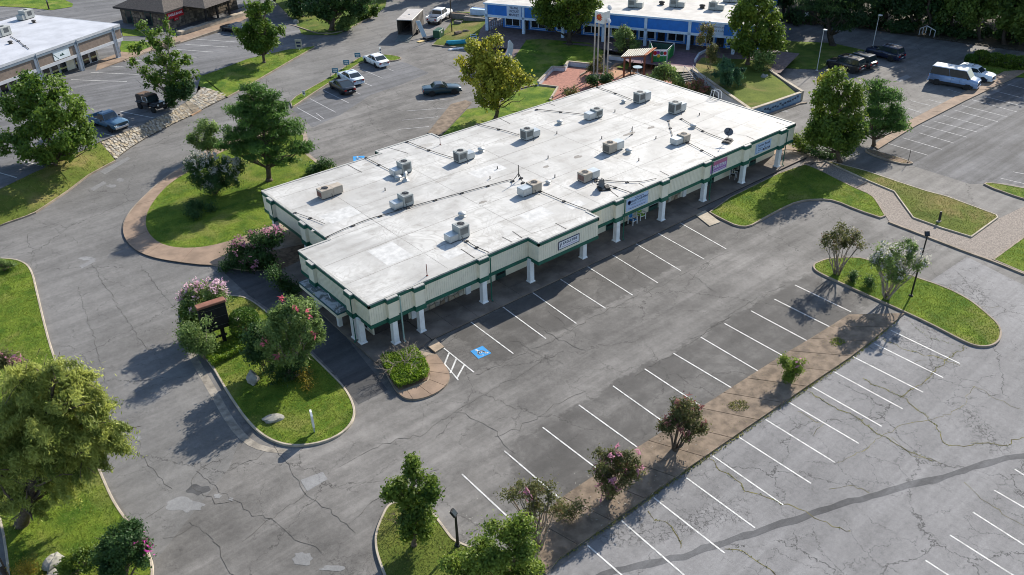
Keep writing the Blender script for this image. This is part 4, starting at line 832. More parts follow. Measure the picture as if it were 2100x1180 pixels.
for i in range(14):
    bx = 1570 + i * 46 + rg0.uniform(-10, 10); by = -2 + (bx - 1570) * .085 + rg0.uniform(-6, 6)
    wood(['tall dark tree deep in the wood, first', 'tall dark tree deep in the wood, second', 'tall dark tree deep in the wood, third', 'tall dark tree deep in the wood, fourth', 'tall dark tree deep in the wood, fifth', 'tall dark tree deep in the wood, sixth', 'tall dark tree deep in the wood, seventh'][i % 7] + (' from the mound tree' if i < 7 else ' from the right lamp pole'), bx, by, by - 130, 42, 'wood', 20 + i, 3000, size=.34, group='trees deep in the wood')
for i in range(7):
    bx = 1640 + i * 70 + rg0.uniform(-10, 10); by = 46 + (bx - 1640) * .085
    tree('bush', 'dark undergrowth bush ' + ['behind the wooden enclosure', 'right of the bare pine trunk', 'behind the navy car', 'left of the timber railing', 'just right of the timber railing', 'behind the stone edging', 'at the right frame edge'][i], 'bush', (bx, by), [(bx, by - 14, 38, 13), (bx + 25, by - 10, 26, 10)], 'wood', 1500, .26, r=.08, stems=6, seed=130 + i, clump=.8, group='undergrowth of the wood')
tree('oak_tree', 'big tree with a thick trunk where the drive bends at the top', 'tree', (680, 63), [(670, 12, 50, 22), (715, 15, 38, 20), (690, -18, 62, 28), (640, 12, 34, 18), (735, 5, 28, 22), (660, 30, 30, 12)], 'dark', 9000, .25, r=.42, seed=140, clump=.8, bk=bark)
tree('bush', 'brown green bush at the roadside under the big bend tree', 'bush', (712, 62), [(705, 48, 24, 13), (720, 42, 16, 10), (695, 52, 14, 9)], 'grey', 2400, .18, r=.08, stems=7, seed=141)
tree('bush', 'green bush at the inside of the drive bend at the top', 'bush', (752, 38), [(745, 25, 26, 13), (765, 22, 14, 10), (735, 12, 20, 12)], 'maple', 2600, .2, r=.08, stems=7, seed=142)
for i, (bx, by, top, w, lf, lab) in enumerate([(600, 22, -70, 36, 'wood', 'dark tree at the top between the bank and the bend'), (560, 8, -80, 34, 'wood', 'dark tree at the top right of the bank'), (640, -5, -110, 40, 'wood', 'dark tree at the top edge left of the bend'), (770, -15, -100, 36, 'dark', 'tree at the top edge right of the bend'), (815, -12, -90, 30, 'woodlit', 'light green tree at the top edge beside the shaded road'), (620, 35, -20, 26, 'dark', 'lower dark tree at the lot corner left of the bend tree')]):
    wood(lab, bx, by, top, w, lf, 40 + i, 4500, group=None)
for i, (bx, by) in enumerate([(905, -14), (950, -22), (1000, -30), (1045, -34), (870, -30), (1100, -45), (985, -8)]):
    wood('dark roadside tree at the top edge, ' + ['above the white pickup', 'above the utility pole', 'nearest the blue shops corner', 'behind the left end of the blue shops', 'above the cargo trailer', 'behind the VILLAGE sign roof', 'above the timber platform'][i], bx, by, by - 95, 34, 'wood', 60 + i, 3500, size=.3, group='roadside trees at the top edge')
# bare shrub in the corner bed
def bare(name, label, base, h, seed, n=7, mat=None):
    rg = np.random.default_rng(seed); t = thing(name, base, label, 'shrub'); b = MB()
    def grow(p, d, L, r, lv):
        q = p + d * L; m = (p + q) / 2 + rg.normal(0, .06 * L, 3); b.tube([p, m, q], r, 5, r * .6)
        if lv == 0: return
        for _ in range(rg.integers(2, 4)):
            d2 = d + rg.normal(0, .55, 3); d2[2] = d2[2] * .7 + .12; d2 /= np.linalg.norm(d2); grow(q, d2, L * rg.uniform(.6, .85), r * .6, lv - 1)
    for _ in range(n):
        d = np.array([rg.normal(0, .45), rg.normal(0, .45), 1]); d /= np.linalg.norm(d); grow(np.zeros(3), d, h * .36, .035, 4)
    b.build('branches', mat or bark_pale, t); return t
bare('bare_shrub', 'leafless pale shrub standing in the corner bed', P(827, 757, .14), 2.1, 3)
bare('bare_shrub', 'small bare twiggy shrub at the bottom of the median', P(1085, 1160, .12), 1.2, 5, 5)
bare('bare_shrub', 'thin bare twigs beside the slim young tree', P(815, 1070, .12), .9, 8, 4, bark)

# ================================================================ main building
cream = M('cream_siding', (.76, .70, .55), .75, .06, 1.2, dirt=.25)
white_p = M('white_column_paint', (.76, .76, .75), .6, .08, 1.5, dirt=.4)
green_t = M('green_trim', (.016, .105, .07), .5, .18, 1.5)
green_d = M('green_dark_panel', (.02, .06, .05), .6, .15, 2)
glass_d = M('dark_glass', (.015, .018, .02), .08, .3, 1, spec=.6)
soffit_m = M('soffit', (.30, .29, .26), .85, .1, 2)
wood_dark = M('dark_wall', (.035, .03, .028), .8, .3, 2)
stone_m = [M('stone_%s' % n, c, .9, .25, 3, bump=.5) for n, c in (('buff', (.36, .29, .21)), ('grey', (.30, .27, .23)), ('brown', (.26, .19, .13)), ('pale', (.42, .37, .30)))]
mortar = M('mortar', (.09, .075, .06), .95, .2, 4)
metal_g = M('galvanised', (.42, .45, .46), .42, .12, 1.5, metal=.55, kind='obj')
hv_grey = M('unit_grey', (.34, .35, .33), .6, .12, 1.2, kind='obj', dirt=.5)
hv_tan = M('unit_tan', (.36, .31, .25), .65, .12, 1.2, kind='obj', dirt=.6)
hv_dark = M('unit_louvre', (.05, .05, .05), .6, .2, 3)
rust = M('unit_rust', (.16, .055, .045), .8, .3, 3, kind='obj')
black_m = M('black_metal', (.012, .012, .013), .5, .2, 3)
dark_line = M('dark_flashing', (.06, .055, .05), .8, .3, 3)
drip = M('drip_edge', (.36, .35, .32), .5, .15, 2, dirt=.5)
# roof membrane: white with grime in ponds and along the seams
m, nt, bsdf = newmat('roof_membrane'); c = coord(nt)
n1 = rng_(nt, noise(nt, c, .16, 7, .62, .7), .35, .7); n2 = rng_(nt, noise(nt, c, .55, 8, .7, .5), .46, .74, 0, .7)
n3 = rng_(nt, noise(nt, coord(nt, 'pos', (.5, .06, 1)), 1.3, 6, .6, .5), .45, .75, 0, .4)
o_ = mixc(nt, n1, (.36, .35, .33), (.53, .52, .495)); o_ = mixc(nt, n2, o_, (.25, .235, .21)); o_ = mixc(nt, n3, o_, (.36, .345, .32))
n4 = rng_(nt, noise(nt, c, 1.4, 8, .75, 1.0), .66, .78, 0, .55); o_ = mixc(nt, n4, o_, (.14, .13, .11))
nz_ = noise(nt, c, .33, 3, .55, .9)
for lv in (.44, .53, .62):
    rg_1 = rng_(nt, mth(nt, 'ABSOLUTE', mth(nt, 'SUBTRACT', nz_, lv)), .004, .022, .32, 0); o_ = mixc(nt, mth(nt, 'MULTIPLY', rg_1, n1), o_, (.17, .15, .125))
n5 = rng_(nt, noise(nt, coord(nt, 'pos', (.12, .9, 1), .05), 1.0, 6, .65, .5), .48, .72, 0, .6); o_ = mixc(nt, n5, o_, (.24, .23, .21))
nt.links.new(o_, bsdf.inputs['Base Color']); bsdf.inputs['Roughness'].default_value = .65; bumpn(nt, bsdf, noise(nt, c, .9, 6, .6), .25, .08)
roof_m = m
ZR = 4.0; Z1 = 3.68; Z2 = 2.40; Z3 = 2.06; YF = 42.86
OUT = [(22.47, YF), (36.6, YF), (36.6, 41.66), (42.9, 41.66), (42.9, YF), (71.1, YF), (71.1, 63.65), (43.3, 63.65), (43.3, 65.0), (36.9, 65.0), (36.9, 64.2), (25.03, 64.2), (25.03, 52.75), (22.47, 52.75)]
shop = thing('shopping_building', (46.8, 53.5, 0), 'long low shopping building with a white flat roof and green trimmed cream fascia', 'building')
wo = W(shop)
b = MB(wo); b.prism(OUT, 3.72, ZR, True); roof = b.build('roof', roof_m, shop)
b = MB(wo)                                             # raised drip edge round the roof
oo, ii = [(p[0], p[1]) for p in OUT], inset(OUT, .16); e2 = inset(OUT, -.03)
n = len(OUT)
b.add([(p[0], p[1], 3.93) for p in e2] + [(p[0], p[1], 4.045) for p in e2] + [(p[0], p[1], 4.045) for p in ii] + [(p[0], p[1], 3.99) for p in ii], [(k * n + i, k * n + (i + 1) % n, (k + 1) * n + (i + 1) % n, (k + 1) * n + i) for k in range(3) for i in range(n)])
b.build('roof_edge', drip, roof)
b = MB(wo); b.prism(inset(OUT, .3), 2.2, 2.26, True); b.build('soffit', soffit_m, shop)
b = MB(wo); b.prism(inset(OUT, .34), 2.262, 3.715, False); b.build('attic_wall', soffit_m, shop)
# walls under the canopy
b = MB(wo); b.prism([(23.5, 44.62), (71.0, 44.62), (71.0, 62.0), (26.8, 62.0), (26.8, 52.0), (23.5, 52.0)], .0, 2.19); b.build('wall', cream, shop)
# fascia runs: trims, battened panel
def pil_edges(k):
    return {0: [24.2, 26.4, 32.1], 4: [46.3, 51.95, 57.6, 63.3, 68.9], 13: [50.6, 45.2], 11: [62.3, 56.6]}.get(k, [])
def facefr(k):
    p, q = np.array(OUT[k]), np.array(OUT[(k + 1) % len(OUT)]); L = np.linalg.norm(q - p); u = (q - p) / L; nn = np.array([u[1], -u[0]])
    return p, u, nn, L
def fbox(b, k, s0, s1, d0, d1, z0, z1):
    p, u, nn, L = facefr(k)
    c = [p + u * s0 + nn * d0, p + u * s1 + nn * d0, p + u * s1 + nn * d1, p + u * s0 + nn * d1]
    b.prism(ccw([tuple(x) for x in c]), z0, z1, True)
inset_e = .02
tops, lows, pans = MB(wo), MB(wo), MB(wo); bat = MB(wo)
for k in range(len(OUT)):
    p, u, nn, L = facefr(k); conv = lambda j: True
    fbox(tops, k, -.05, L + .05, -.1, .05, 3.70, 3.925); fbox(lows, k, -.05, L + .05, -.12, .045, Z3, 2.34)
    fbox(pans, k, .004, L - .004, -.12, .0, 2.34, 3.70)
    if k in (0, 1, 2, 3, 4, 12, 11, 13, 5):
        for s in np.arange(.12, L - .05, .19): fbox(bat, k, s, s + .035, -.01, .016, 2.342, 3.698)
tops.build('upper_trim', green_t, shop); lows.build('lower_trim', green_t, shop); pans.build('fascia', cream, shop)
tag(bat.build('fascia_batten', M('batten_shade_tone', (.68, .63, .49), .8), shop), kind='stuff')  # battens a darker cream, standing in for their shade lines
colpos = []
for k in (0, 4, 13, 11):
    p, u, nn, L = facefr(k)
    for q in pil_edges(k):
        s = (q - p[0]) / u[0] if k in (0, 4) else (q - p[1]) / u[1]
        b = MB(wo); fbox(b, k, s - .4, s + .4, .0, .26, 2.42, 3.645); pl = b.build('pilaster', cream, shop)
        b = MB(wo); fbox(b, k, s - .46, s + .46, .0, .33, 3.645, 3.935); b.build('trim_band', green_t, pl); b = MB(wo); fbox(b, k, s - .45, s + .45, .0, .31, Z3 - .01, 2.42); b.build('trim_band', green_t, pl)
        b = MB(wo); fbox(b, k, s - .44, s + .44, .05, .30, 3.935, 4.02); b.build('pilaster_cap', drip, pl)
        c = p + u * s + nn * .06; colpos.append((c[0], c[1], k, s))
colpos += [(36.66, 42.68, None, 0), (42.27, 42.62, None, 0), (22.46, 44.4, None, 0)]
for x, y, k, s in colpos:
    b = MB(wo); w0, w1 = .185, .165
    b.add([(x + a * w, y + c * w, z) for z, w in ((.14, w0 + .02), (2.21, w1 + .03)) for a, c in ((-1, -1), (1, -1), (1, 1), (-1, 1))], [(0, 1, 5, 4), (1, 2, 6, 5), (2, 3, 7, 6), (3, 0, 4, 7), (4, 5, 6, 7)])
    col = b.build('column', white_p, shop)
    b = MB(wo); b.add([(x + a * w, y + c * w, z) for z, w in ((.14, .27), (.21, .27), (.27, .21)) for a, c in ((-1, -1), (1, -1), (1, 1), (-1, 1))], [(i + o, (i + 1) % 4 + o, (i + 1) % 4 + o + 4, i + o + 4) for o in (0, 4) for i in range(4)] + [(8, 9, 10, 11)])
    b.build('column_base', white_p, col)
for k, q in ((0, 24.2), (0, 32.1), (4, 46.3), (4, 57.6), (4, 68.9), (11, 62.3), (13, 45.2)):
    p, u, nn, L = facefr(k); s = (q - p[0]) / u[0] if k in (0, 4) else (q - p[1]) / u[1]
    a = p + u * (s + (.52 if k in (0, 4) else .5)) + nn * .36
    b = MB(wo); b.tube([(a[0], a[1], 3.95), (a[0], a[1], .3), (a[0] + nn[0] * .15, a[1] + nn[1] * .15, .18)], .055, 6); b.build('downspout', green_t if q not in (24.2,) else M('downspout_teal', (.25, .36, .33), .5), shop)
# shop fronts under the canopy (front wall Y = 44.62)
YW = 44.62
def wbox(name, x0, x1, z0, z1, d, mat, parent=shop): 
    b = MB(wo); b.box(x0, x1, YW - d, YW + .02, z0, z1); return b.build(name, mat, parent)
def shopwin(x0, x1, z0=.95, z1=1.95, nm=2, fr=white_p):
    w = wbox('window', x0, x1, z0, z1, .05, fr); st = (x1 - x0) / nm
    for i in range(nm):
        b = MB(wo); b.box(x0 + i * st + .06, x0 + (i + 1) * st - .06, YW - .06, YW - .045, z0 + .07, z1 - .07); b.build('pane', glass_d, w)
def shopdoor(x0, x1, mat=green_d):
    d = wbox('door', x0, x1, .15, 2.05, .05, mat)
    b = MB(wo); b.box(x0 + .12, x1 - .12, YW - .06, YW - .045, .5, 1.85); b.build('pane', glass_d, d)
    b = MB(wo); b.tube([(x1 - .1, YW - .1, .95), (x1 - .1, YW - .1, 1.25)], .02, 6); b.build('handle', metal_g, d)
wbox('dark_front', 23.6, 26.5, .15, 2.15, .04, wood_dark)
def stone_wall(parent, x0, x1, z0, z1, y, seed, sz=.42, plane='y'):
    rg = np.random.default_rng(seed); off = W(parent)
    nx, nz = max(2, int((x1 - x0) / sz)), max(2, int((z1 - z0) / (sz * .8)))
    G = np.zeros((nx + 1, nz + 1, 2))
    for i in range(nx + 1):
        for j in range(nz + 1):
            G[i, j] = (x0 + (x1 - x0) * i / nx + (rg.uniform(-.3, .3) * sz if 0 < i < nx else 0), z0 + (z1 - z0) * j / nz + (rg.uniform(-.26, .26) * sz if 0 < j < nz else 0))
    for i in range(nx):
        for j in range(nz):
            q = np.array([G[i, j], G[i + 1, j], G[i + 1, j + 1], G[i, j + 1]]); c = q.mean(0); q = c + (q - c) * .93; dd = rg.uniform(.03, .09)
            b = MB(off); f2 = c + (q - c) * .82
            b.add([(p[0], y - .01, p[1]) for p in q] + [(p[0], y - dd, p[1]) for p in f2], [(0, 1, 5, 4), (1, 2, 6, 5), (2, 3, 7, 6), (3, 0, 4, 7), (4, 5, 6, 7)])
            b.build('stone', stone_m[rg.integers(0, 4)], parent)
for x0, x1, sd in ((27.4, 31.6, 1), (54.4, 56.6, 2)):
    wbox('mortar_panel', x0, x1, .15, 2.18, .02, mortar); stone_wall(shop, x0 + .03, x1 - .03, .17, 2.1, YW - .02, sd)
for x in (26.9, 31.9, 53.8, 57.0): wbox('wall_pier', x - .22, x + .22, .15, 2.19, .2, white_p)
shopwin(32.4, 33.5, nm=1); shopdoor(34.7, 35.7); shopwin(36.2, 38.4); shopwin(39.2, 41.4); shopwin(43.6, 45.7); shopdoor(46.9, 47.9); shopwin(48.2, 49.0, nm=1)
shopdoor(52.3, 53.5); shopwin(57.4, 59.3); shopdoor(60.1, 61.4); shopwin(61.8, 63.6, nm=2); shopwin(64.4, 66.2); shopdoor(66.9, 67.9); shopwin(68.4, 70.4)
# white double door and windows on the shaded left end
for y0, y1 in ((45.2, 46.6), (47.6, 49.2), (50.0, 51.6)):
    b = MB(wo); b.box(23.44, 23.52, y0, y1, .3, 2.05); w = b.build('window', white_p, shop); b = MB(wo); b.box(23.42, 23.45, y0 + .1, y1 - .1, .4, 1.95); b.build('pane', glass_d, w)
# entrance canopy slab on the left end
cz = 2.12
q = [P(694, 644, cz), P(613, 579, cz), P(650, 561, cz), P(727, 629, cz)]
X0 = min(q[0][0], q[1][0]); Y0 = (q[0][1] + q[3][1]) / 2; Y1 = q[1][1]
b = MB(wo); b.box(X0, 22.44, Y0, Y1, cz - .42, cz - .02); can = b.build('entrance_canopy', cream, shop)
m2, nt, bsdf = newmat('wet_membrane'); c = coord(nt); f_ = rng_(nt, noise(nt, c, .9, 8, .7, .8), .42, .56)
nt.links.new(mixc(nt, f_, (.10, .12, .13), (.38, .40, .41)), bsdf.inputs['Base Color']); nt.links.new(rng_(nt, f_, 0, 1, .12, .6), bsdf.inputs['Roughness'])
b = MB(wo); b.box(X0 + .02, 22.43, Y0 + .02, Y1 - .02, cz - .02, cz + .004); b.build('canopy_roof', m2, can)
b = MB(wo); b.box(X0 - .02, 22.43, Y0 - .02, Y0, cz - .12, cz + .02); b.box(X0 - .02, X0, Y0, Y1, cz - .12, cz + .02); b.box(X0 - .02, 22.43, Y1, Y1 + .02, cz - .12, cz + .02); b.build('canopy_edge', M('teal_edge', (.03, .09, .10), .5), can)
for y in (Y0 + 1.3, Y1 - 1.2):
    b = MB(wo); b.box(X0 + .55, X0 + .85, y - .15, y + .15, .13, cz - .42); b.build('canopy_post', white_p, shop)
# pole lying on the canopy roof
b = MB(); b.tube([P(667, 590, cz + .05), P(678, 613, cz + .05)], .035, 6); tag(b.build('pole', M('pale_pole', (.6, .62, .62), .5)), 'pale pole lying on the dark entrance canopy roof', 'pole')
b = MB(); b.tube([P(705, 619, cz + .04), P(718, 629, cz + .04)], .03, 6); tag(b.build('pole', MATS['pale_pole']), 'short pale pipe near the corner of the entrance canopy roof', 'pole')
# walkway slabs round the front and left end
wk = thing('sidewalk', (46, 43, 0), 'dark brown concrete walkway under the long canopy', 'sidewalk')
b = MB(); base_poly = ccw([(26.3, 41.45), (54.6, 41.45), (54.6, 44.7), (20.9, 44.7), P(771, 743)[:2], P(848, 718)[:2], (26.3, 41.9)])
b.prism([(26.3, 41.47), (55.9, 41.47), (55.9, 44.7), (26.3, 44.7)], -.02, .10); b.prism([(55.9, 42.1), (73.2, 42.1), (73.2, 44.7), (55.9, 44.7)], -.02, .10)
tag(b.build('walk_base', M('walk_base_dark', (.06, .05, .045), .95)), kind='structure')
def slab(parent, poly, z0, z1, mat=slab_walk, nm='slab'):
    b = MB(W(parent)); b.prism(ccw([p[:2] for p in poly]), z0, z1 + random.uniform(-.003, .004)); return b.build(nm, mat, parent)
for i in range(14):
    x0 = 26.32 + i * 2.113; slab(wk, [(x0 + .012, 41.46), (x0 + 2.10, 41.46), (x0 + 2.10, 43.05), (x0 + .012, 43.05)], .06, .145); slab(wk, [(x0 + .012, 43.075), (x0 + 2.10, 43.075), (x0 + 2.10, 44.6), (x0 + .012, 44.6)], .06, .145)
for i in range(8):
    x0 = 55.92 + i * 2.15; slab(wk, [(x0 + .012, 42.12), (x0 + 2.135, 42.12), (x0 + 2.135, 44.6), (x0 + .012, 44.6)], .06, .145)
lw = thing('sidewalk', (23, 43.5, 0), 'grey concrete walk wrapping the left corner of the building', 'sidewalk')
A_, B_, C_, D_ = P(771, 743, .14), P(700, 680, .14), P(640, 625, .14), P(560, 560, .14)
slab(lw, [A_, P(850, 719, .14), (26.28, 41.5), (26.28, 44.6), (24.3, 44.6), (24.3, 42.2)], -.02, .14); slab(lw, [A_, (24.27, 42.2), (24.27, 44.6), (23.48, 44.6), (23.48, 47.6), B_], -.02, .138)
slab(lw, [B_, (23.48, 47.65), (23.48, 51.9), C_], -.02, .14); slab(lw, [C_, (23.48, 51.95), (26.7, 52.1), (26.7, 58), D_], -.02, .139)
ew = thing('sidewalk', (74, 42, 0), 'shaded end walk leading from the canopy to the gravel path', 'sidewalk')
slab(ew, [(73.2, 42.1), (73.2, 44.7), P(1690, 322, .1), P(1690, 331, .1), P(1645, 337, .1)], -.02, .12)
slab(ew, [(71.2, 44.75), (73.2, 44.75), P(1668, 312, .1), P(1640, 300, .1), (71.2, 52)], -.02, .118, slab_tan)
b = MB(); b.prism(ccw([P(*q)[:2] for q in [(1425, 441), (1446, 433), (1477, 457), (1455, 465)]]), -.02, .07); tag(b.build('curb_ramp', conc_pale), kind='structure')
b = MB(); b.prism(ccw([P(*q)[:2] for q in [(877, 712), (893, 697), (911, 714), (893, 725)]]), -.02, .12); tag(b.build('landing_slab', M('landing', (.33, .26, .19), .9, .2, 1.5, bump=.3)), kind='structure')
# side bed at the left end (dark soil)
sheet('bed_soil', px([(455, 552), (540, 520), (640, 500), (690, 560), (640, 620), (590, 572), (530, 548)]), mulch, z=.117)

# ---------------------------------------------------------------- roof seams and flashings
def rstrip(name, a, c, w, mat, z=4.003, parent=roof):
    b = MB(wo); A, C = np.array(P(*a, ZR)), np.array(P(*c, ZR)); n = max(2, int(np.linalg.norm(A - C) / 1.5))
    pts = [A + (C - A) * i / n + np.array([0, 0, 0]) for i in range(n + 1)]
    ribbon(b, pts, w, z, .15); return b.build(name, mat, parent)
seam = M('roof_seam', (.23, .22, .2), .75, .3, 2.5)
for y in (46.2, 49.4, 52.7, 56.0, 59.2, 61.9):
    b = MB(wo); x0 = 22.8 if y < 52.6 else 25.3
    pts = [np.array([x, y + random.uniform(-.03, .03), 0]) for x in np.arange(x0, 70.9, 1.6)]; ribbon(b, pts, .05, 4.0025, .5, int(y)); b.build('roof_seam', seam, roof)
for x in (29.3, 37.2, 44.6, 52.2, 60.3, 67.0):
    b = MB(wo); pts = [np.array([x + random.uniform(-.03, .03), y, 0]) for y in np.arange(43.2, 63.4, 1.6)]; ribbon(b, pts, .045, 4.0035, .5, int(x)); b.build('roof_seam', seam, roof)
for a, c in [((945, 511), (977, 532)), ((1029, 486), (1054, 499)), ((1051, 475), (1073, 490)), ((1139, 458), (1163, 471)), ((714, 339), (742, 354)), ((793, 302), (837, 315)), ((1022, 242), (1046, 254)), ((1120, 210), (1138, 217)), ((1353, 351), (1376, 363)), ((1310, 376), (1327, 386)), ((1530, 279), (1551, 288)), ((1592, 251), (1616, 259)), ((1223, 180), (1240, 187)), ((1424, 189), (1440, 195)), ((1455, 202), (1470, 208)), ((1250, 390), (1270, 406))]:
    rstrip('flashing', a, c, .09, dark_line, 4.006)
pm_ = [M('roof_patch_%d' % i, c_, .7, .15, 2, dirt=.5) for i, c_ in enumerate(((.47, .465, .45), (.33, .315, .29), (.2, .185, .165)))]
def rpatch(x, y, a, c, k, s):
    p = P(x, y, ZR); rg = np.random.default_rng(s); b = MB(wo)
    pts = [(p[0] + a * math.cos(t) * rg.uniform(.75, 1.15), p[1] + c * math.sin(t) * rg.uniform(.75, 1.15), 4.0015 + .0001 * s) for t in np.linspace(0, 6.28, 15)[:-1]] if k else [(p[0] + u * a, p[1] + v * c, 4.0015 + .0001 * s) for u, v in ((-1, -1), (1, -1), (1, 1), (-1, 1))]
    sheet_mesh(b, ccw(pts)); b.build('roof_patch', pm_[k], roof)
for i, q in enumerate([(1185, 322, .45, .3, 2), (1290, 275, .9, .25, 2), (1335, 262, .5, .25, 2), (1120, 342, .35, .22, 2), (1240, 300, .5, .2, 1), (870, 300, 1.0, .5, 1), (760, 335, .9, .35, 1), (1080, 232, .8, .3, 1), (840, 590, .5, .2, 1), (930, 520, .8, .5, 0), (1100, 440, 1.2, .8, 0), (700, 440, 1.4, .9, 0), (800, 520, 1.1, 1.4, 0), (1000, 350, 1.6, .8, 0), (1350, 215, .7, .35, 1), (1500, 235, 1.6, .9, 0), (1180, 420, .8, .5, 0), (650, 470, .5, .3, 1), (1420, 330, .6, .2, 1), (905, 370, .7, .25, 1), (990, 415, .5, .2, 2)]): rpatch(*q, i)
for a, c in [((1440, 262), (1530, 279)), ((1190, 445), (1060, 490))]: rstrip('roof_seam', a, c, .05, seam, 4.0048)

# ---------------------------------------------------------------- rooftop equipment
def hvac(x, y, side, label, hm=1.0, hl=.62, wm=1.0, wl_=.85, mm=hv_grey, ml=metal_g, lv=hv_dark, z=ZR, fn=None, rz=0.0, dw=.92):
    p = (fn or (lambda a, b_: P(a, b_, z)))(x, y)
    t = thing('air_conditioner', p, label, 'air conditioner', 'rooftop air conditioners', rz)
    b = MB(); b.box(-wm / 2 + .06, wm / 2 - .06, -.42, .42, 0, .1); b.build('skid', hv_dark, t)
    b = MB(); b.box(side * (wm / 2 + wl_ / 2) - .3, side * (wm / 2 + wl_ / 2) + .3, -.36, .36, 0, .1); b.build('skid', hv_dark, t)
    b = MB(); b.bbox(-wm / 2, wm / 2, -dw / 2, dw / 2, .1, hm, .03); cab = b.build('cabinet', mm, t)
    b = MB(); b.bbox(-wm / 2 - .012, wm / 2 + .012, -dw / 2 - .012, dw / 2 + .012, hm - .10, hm + .015, .03); b.build('cabinet_top', mm, cab)
    for (ax, s) in (('y', -1), ('y', 1), ('x', -side)):
        b = MB()
        for i in range(8):
            u0 = -.36 + i * .092
            if ax == 'y': b.box(u0, u0 + .045, s * dw / 2 - .012, s * dw / 2 + .012, hm * .38 if mm is hv_grey else .2, hm - .14)
            else: b.box(s * wm / 2 - .012, s * wm / 2 + .012, u0, u0 + .05, .2, hm - .14)
        if ax == 'x' or mm is hv_grey: b.build('louvre', lv, cab)
    b = MB(); b.lathe([(.36, hm + .005), (.36, hm + .045), (.31, hm + .045), (.31, hm + .018), (.02, hm + .017)], 18); b.build('fan_shroud', mm, t)
    b = MB(); b.lathe([(.305, hm + .018), (.305, hm + .022), (.01, hm + .024)], 18); f_ = b.build('fan_dark_disc', black_m, t)  # flat black disc stands in for the shade inside the fan hole
    b = MB()
    for k in range(4):
        a = k * math.pi / 2 + .4; b.add([(math.cos(a + d) * r_, math.sin(a + d) * r_, hm + .03 + .012 * (d > 0)) for r_, d in ((.05, -.3), (.27, -.28), (.27, .28), (.05, .3))], [(0, 1, 2, 3)])
    b.lathe([(.07, hm + .024), (.07, hm + .05), (.01, hm + .052)], 8); b.build('fan_blade', black_m, f_)  # blades blackened too, so the hole reads dark
    s0, s1 = sorted((side * wm / 2, side * (wm / 2 + wl_)))
    b = MB(); b.bbox(s0 + .004, s1, -dw / 2 + .06, dw / 2 - .06, .1, hl, .025); d_ = b.build('duct_box', ml, t)
    b = MB(); b.box(s0 + .06, s1 - .05, -dw / 2 + .045, -dw / 2 + .062, .2, hl - .08); b.build('access_panel', ml, d_)
    b = MB(); b.tube([(side * wm * .3, -dw / 2 - .02, .35), (side * wm * .3, -dw / 2 - .12, .3), (side * wm * .35, -dw / 2 - .14, .05), (side * wm * .1, -dw / 2 - .4, .03)], .022, 5); b.build('pipe', hv_dark, t)
    return t
hvac(668, 404, 1, 'long tan air conditioner with a fan hole, nearest the left end of the white roof', .78, .78, 1.1, .95, hv_tan, hv_tan, rust)
hvac(830, 353, -1, 'grey air conditioner with a left hand duct, beside the bent vent hoods', 1.02, .6)
hvac(833, 420, -1, 'grey air conditioner with a left hand duct, by the roof crossing pipe', 1.0, .62)
hvac(945, 331, 1, 'grey air conditioner beside a round vent in the back row', 1.02, .66)
hvac(946, 486, -1, 'grey air conditioner nearest the front edge of the white roof', 1.1, .62)
hvac(1081, 285, 1, 'grey air conditioner with its duct on the right, in the middle of the back row', 1.02, .7)
hvac(1223, 240, -1, 'air conditioner with a bright sheet metal box on its left in the back row', .85, .72, .95, .95, hv_grey)
hvac(1311, 210, 1, 'grey air conditioner at the far back corner of the white roof', 1.1, .95)
hvac(1383, 232, 1, 'air conditioner with a dark upper half near the right back edge', 1.15, .85, mm=hv_grey, lv=black_m)
hvac(1250, 312, 1, 'air conditioner with a wide metal box on its right in the middle of the roof', .92, .85, 1.0, 1.0, hv_tan)
hvac(1401, 290, -1, 'low tan air conditioner in front of the dark topped one', .72, .62, .95, 1.0, hv_tan, lv=rust)
hvac(1199, 371, 1, 'low air conditioner with a blue grey metal box on its right, beside a broken dish', .8, .74, .95, .95, hv_tan, lv=rust)
hvac(1095, 392, -1, 'air conditioner with a rusty end beside the antenna tripod', .8, .72, 1.0, 1.05, hv_tan, lv=rust)
vent_m = M('vent_metal', (.46, .46, .44), .5, .15, 4, metal=.4, kind='obj')
def vent(x, y, label, s=1.0, hood=False):
    t = thing('roof_vent', P(x, y, ZR), label, 'vent', 'vents on the white roof')
    b = MB(); b.lathe([(.34 * s, 0), (.30 * s, .05), (.2 * s, .09), (.2 * s, .22 * s)], 14); b.build('vent_base', vent_m, t, True)
    if hood:
        b = MB(); b.tube([(0, 0, .1), (0, 0, .45), (.05, .08, .62), (.2, .2, .62), (.28, .26, .5)], .14, 10); b.build('vent_hood', vent_m, t, True)
    else:
        b = MB(); b.lathe([(.16 * s, .2 * s), (.33 * s, .22 * s), (.35 * s, .27 * s), (.28 * s, .36 * s), (.1 * s, .42 * s), (.02, .43 * s)], 14); b.build('vent_cap', vent_m, t, True)
for x, y, l, s, h in [(948, 444, 'round vent cap behind the front air conditioner', 1, 0), (987, 311, 'round vent cap beside an air conditioner of the back row', 1, 0), (1289, 313, 'round vent cap right of the air conditioner in mid roof', 1, 0), (1148, 254, 'dark turbine like vent between two air conditioners of the back row', .95, 0), (1279, 211, 'small vent left of the far back corner unit', .8, 0), (1421, 262, 'vent cap on the pipe near the dark topped air conditioner', .95, 0), (817, 368, 'low round vent left of the bent hood', .9, 0), (832, 371, 'bent pipe hood beside the round vent near the back unit', 1, 1), (1124, 377, 'small vent right of the antenna tripod', .7, 0)]: vent(x, y, l, s, h)
stub = MB(); stub.lathe([(.06, 0), (.045, .05), (.045, .26)], 8); stub_me = stub.mesh('vent_pipe', hv_dark)
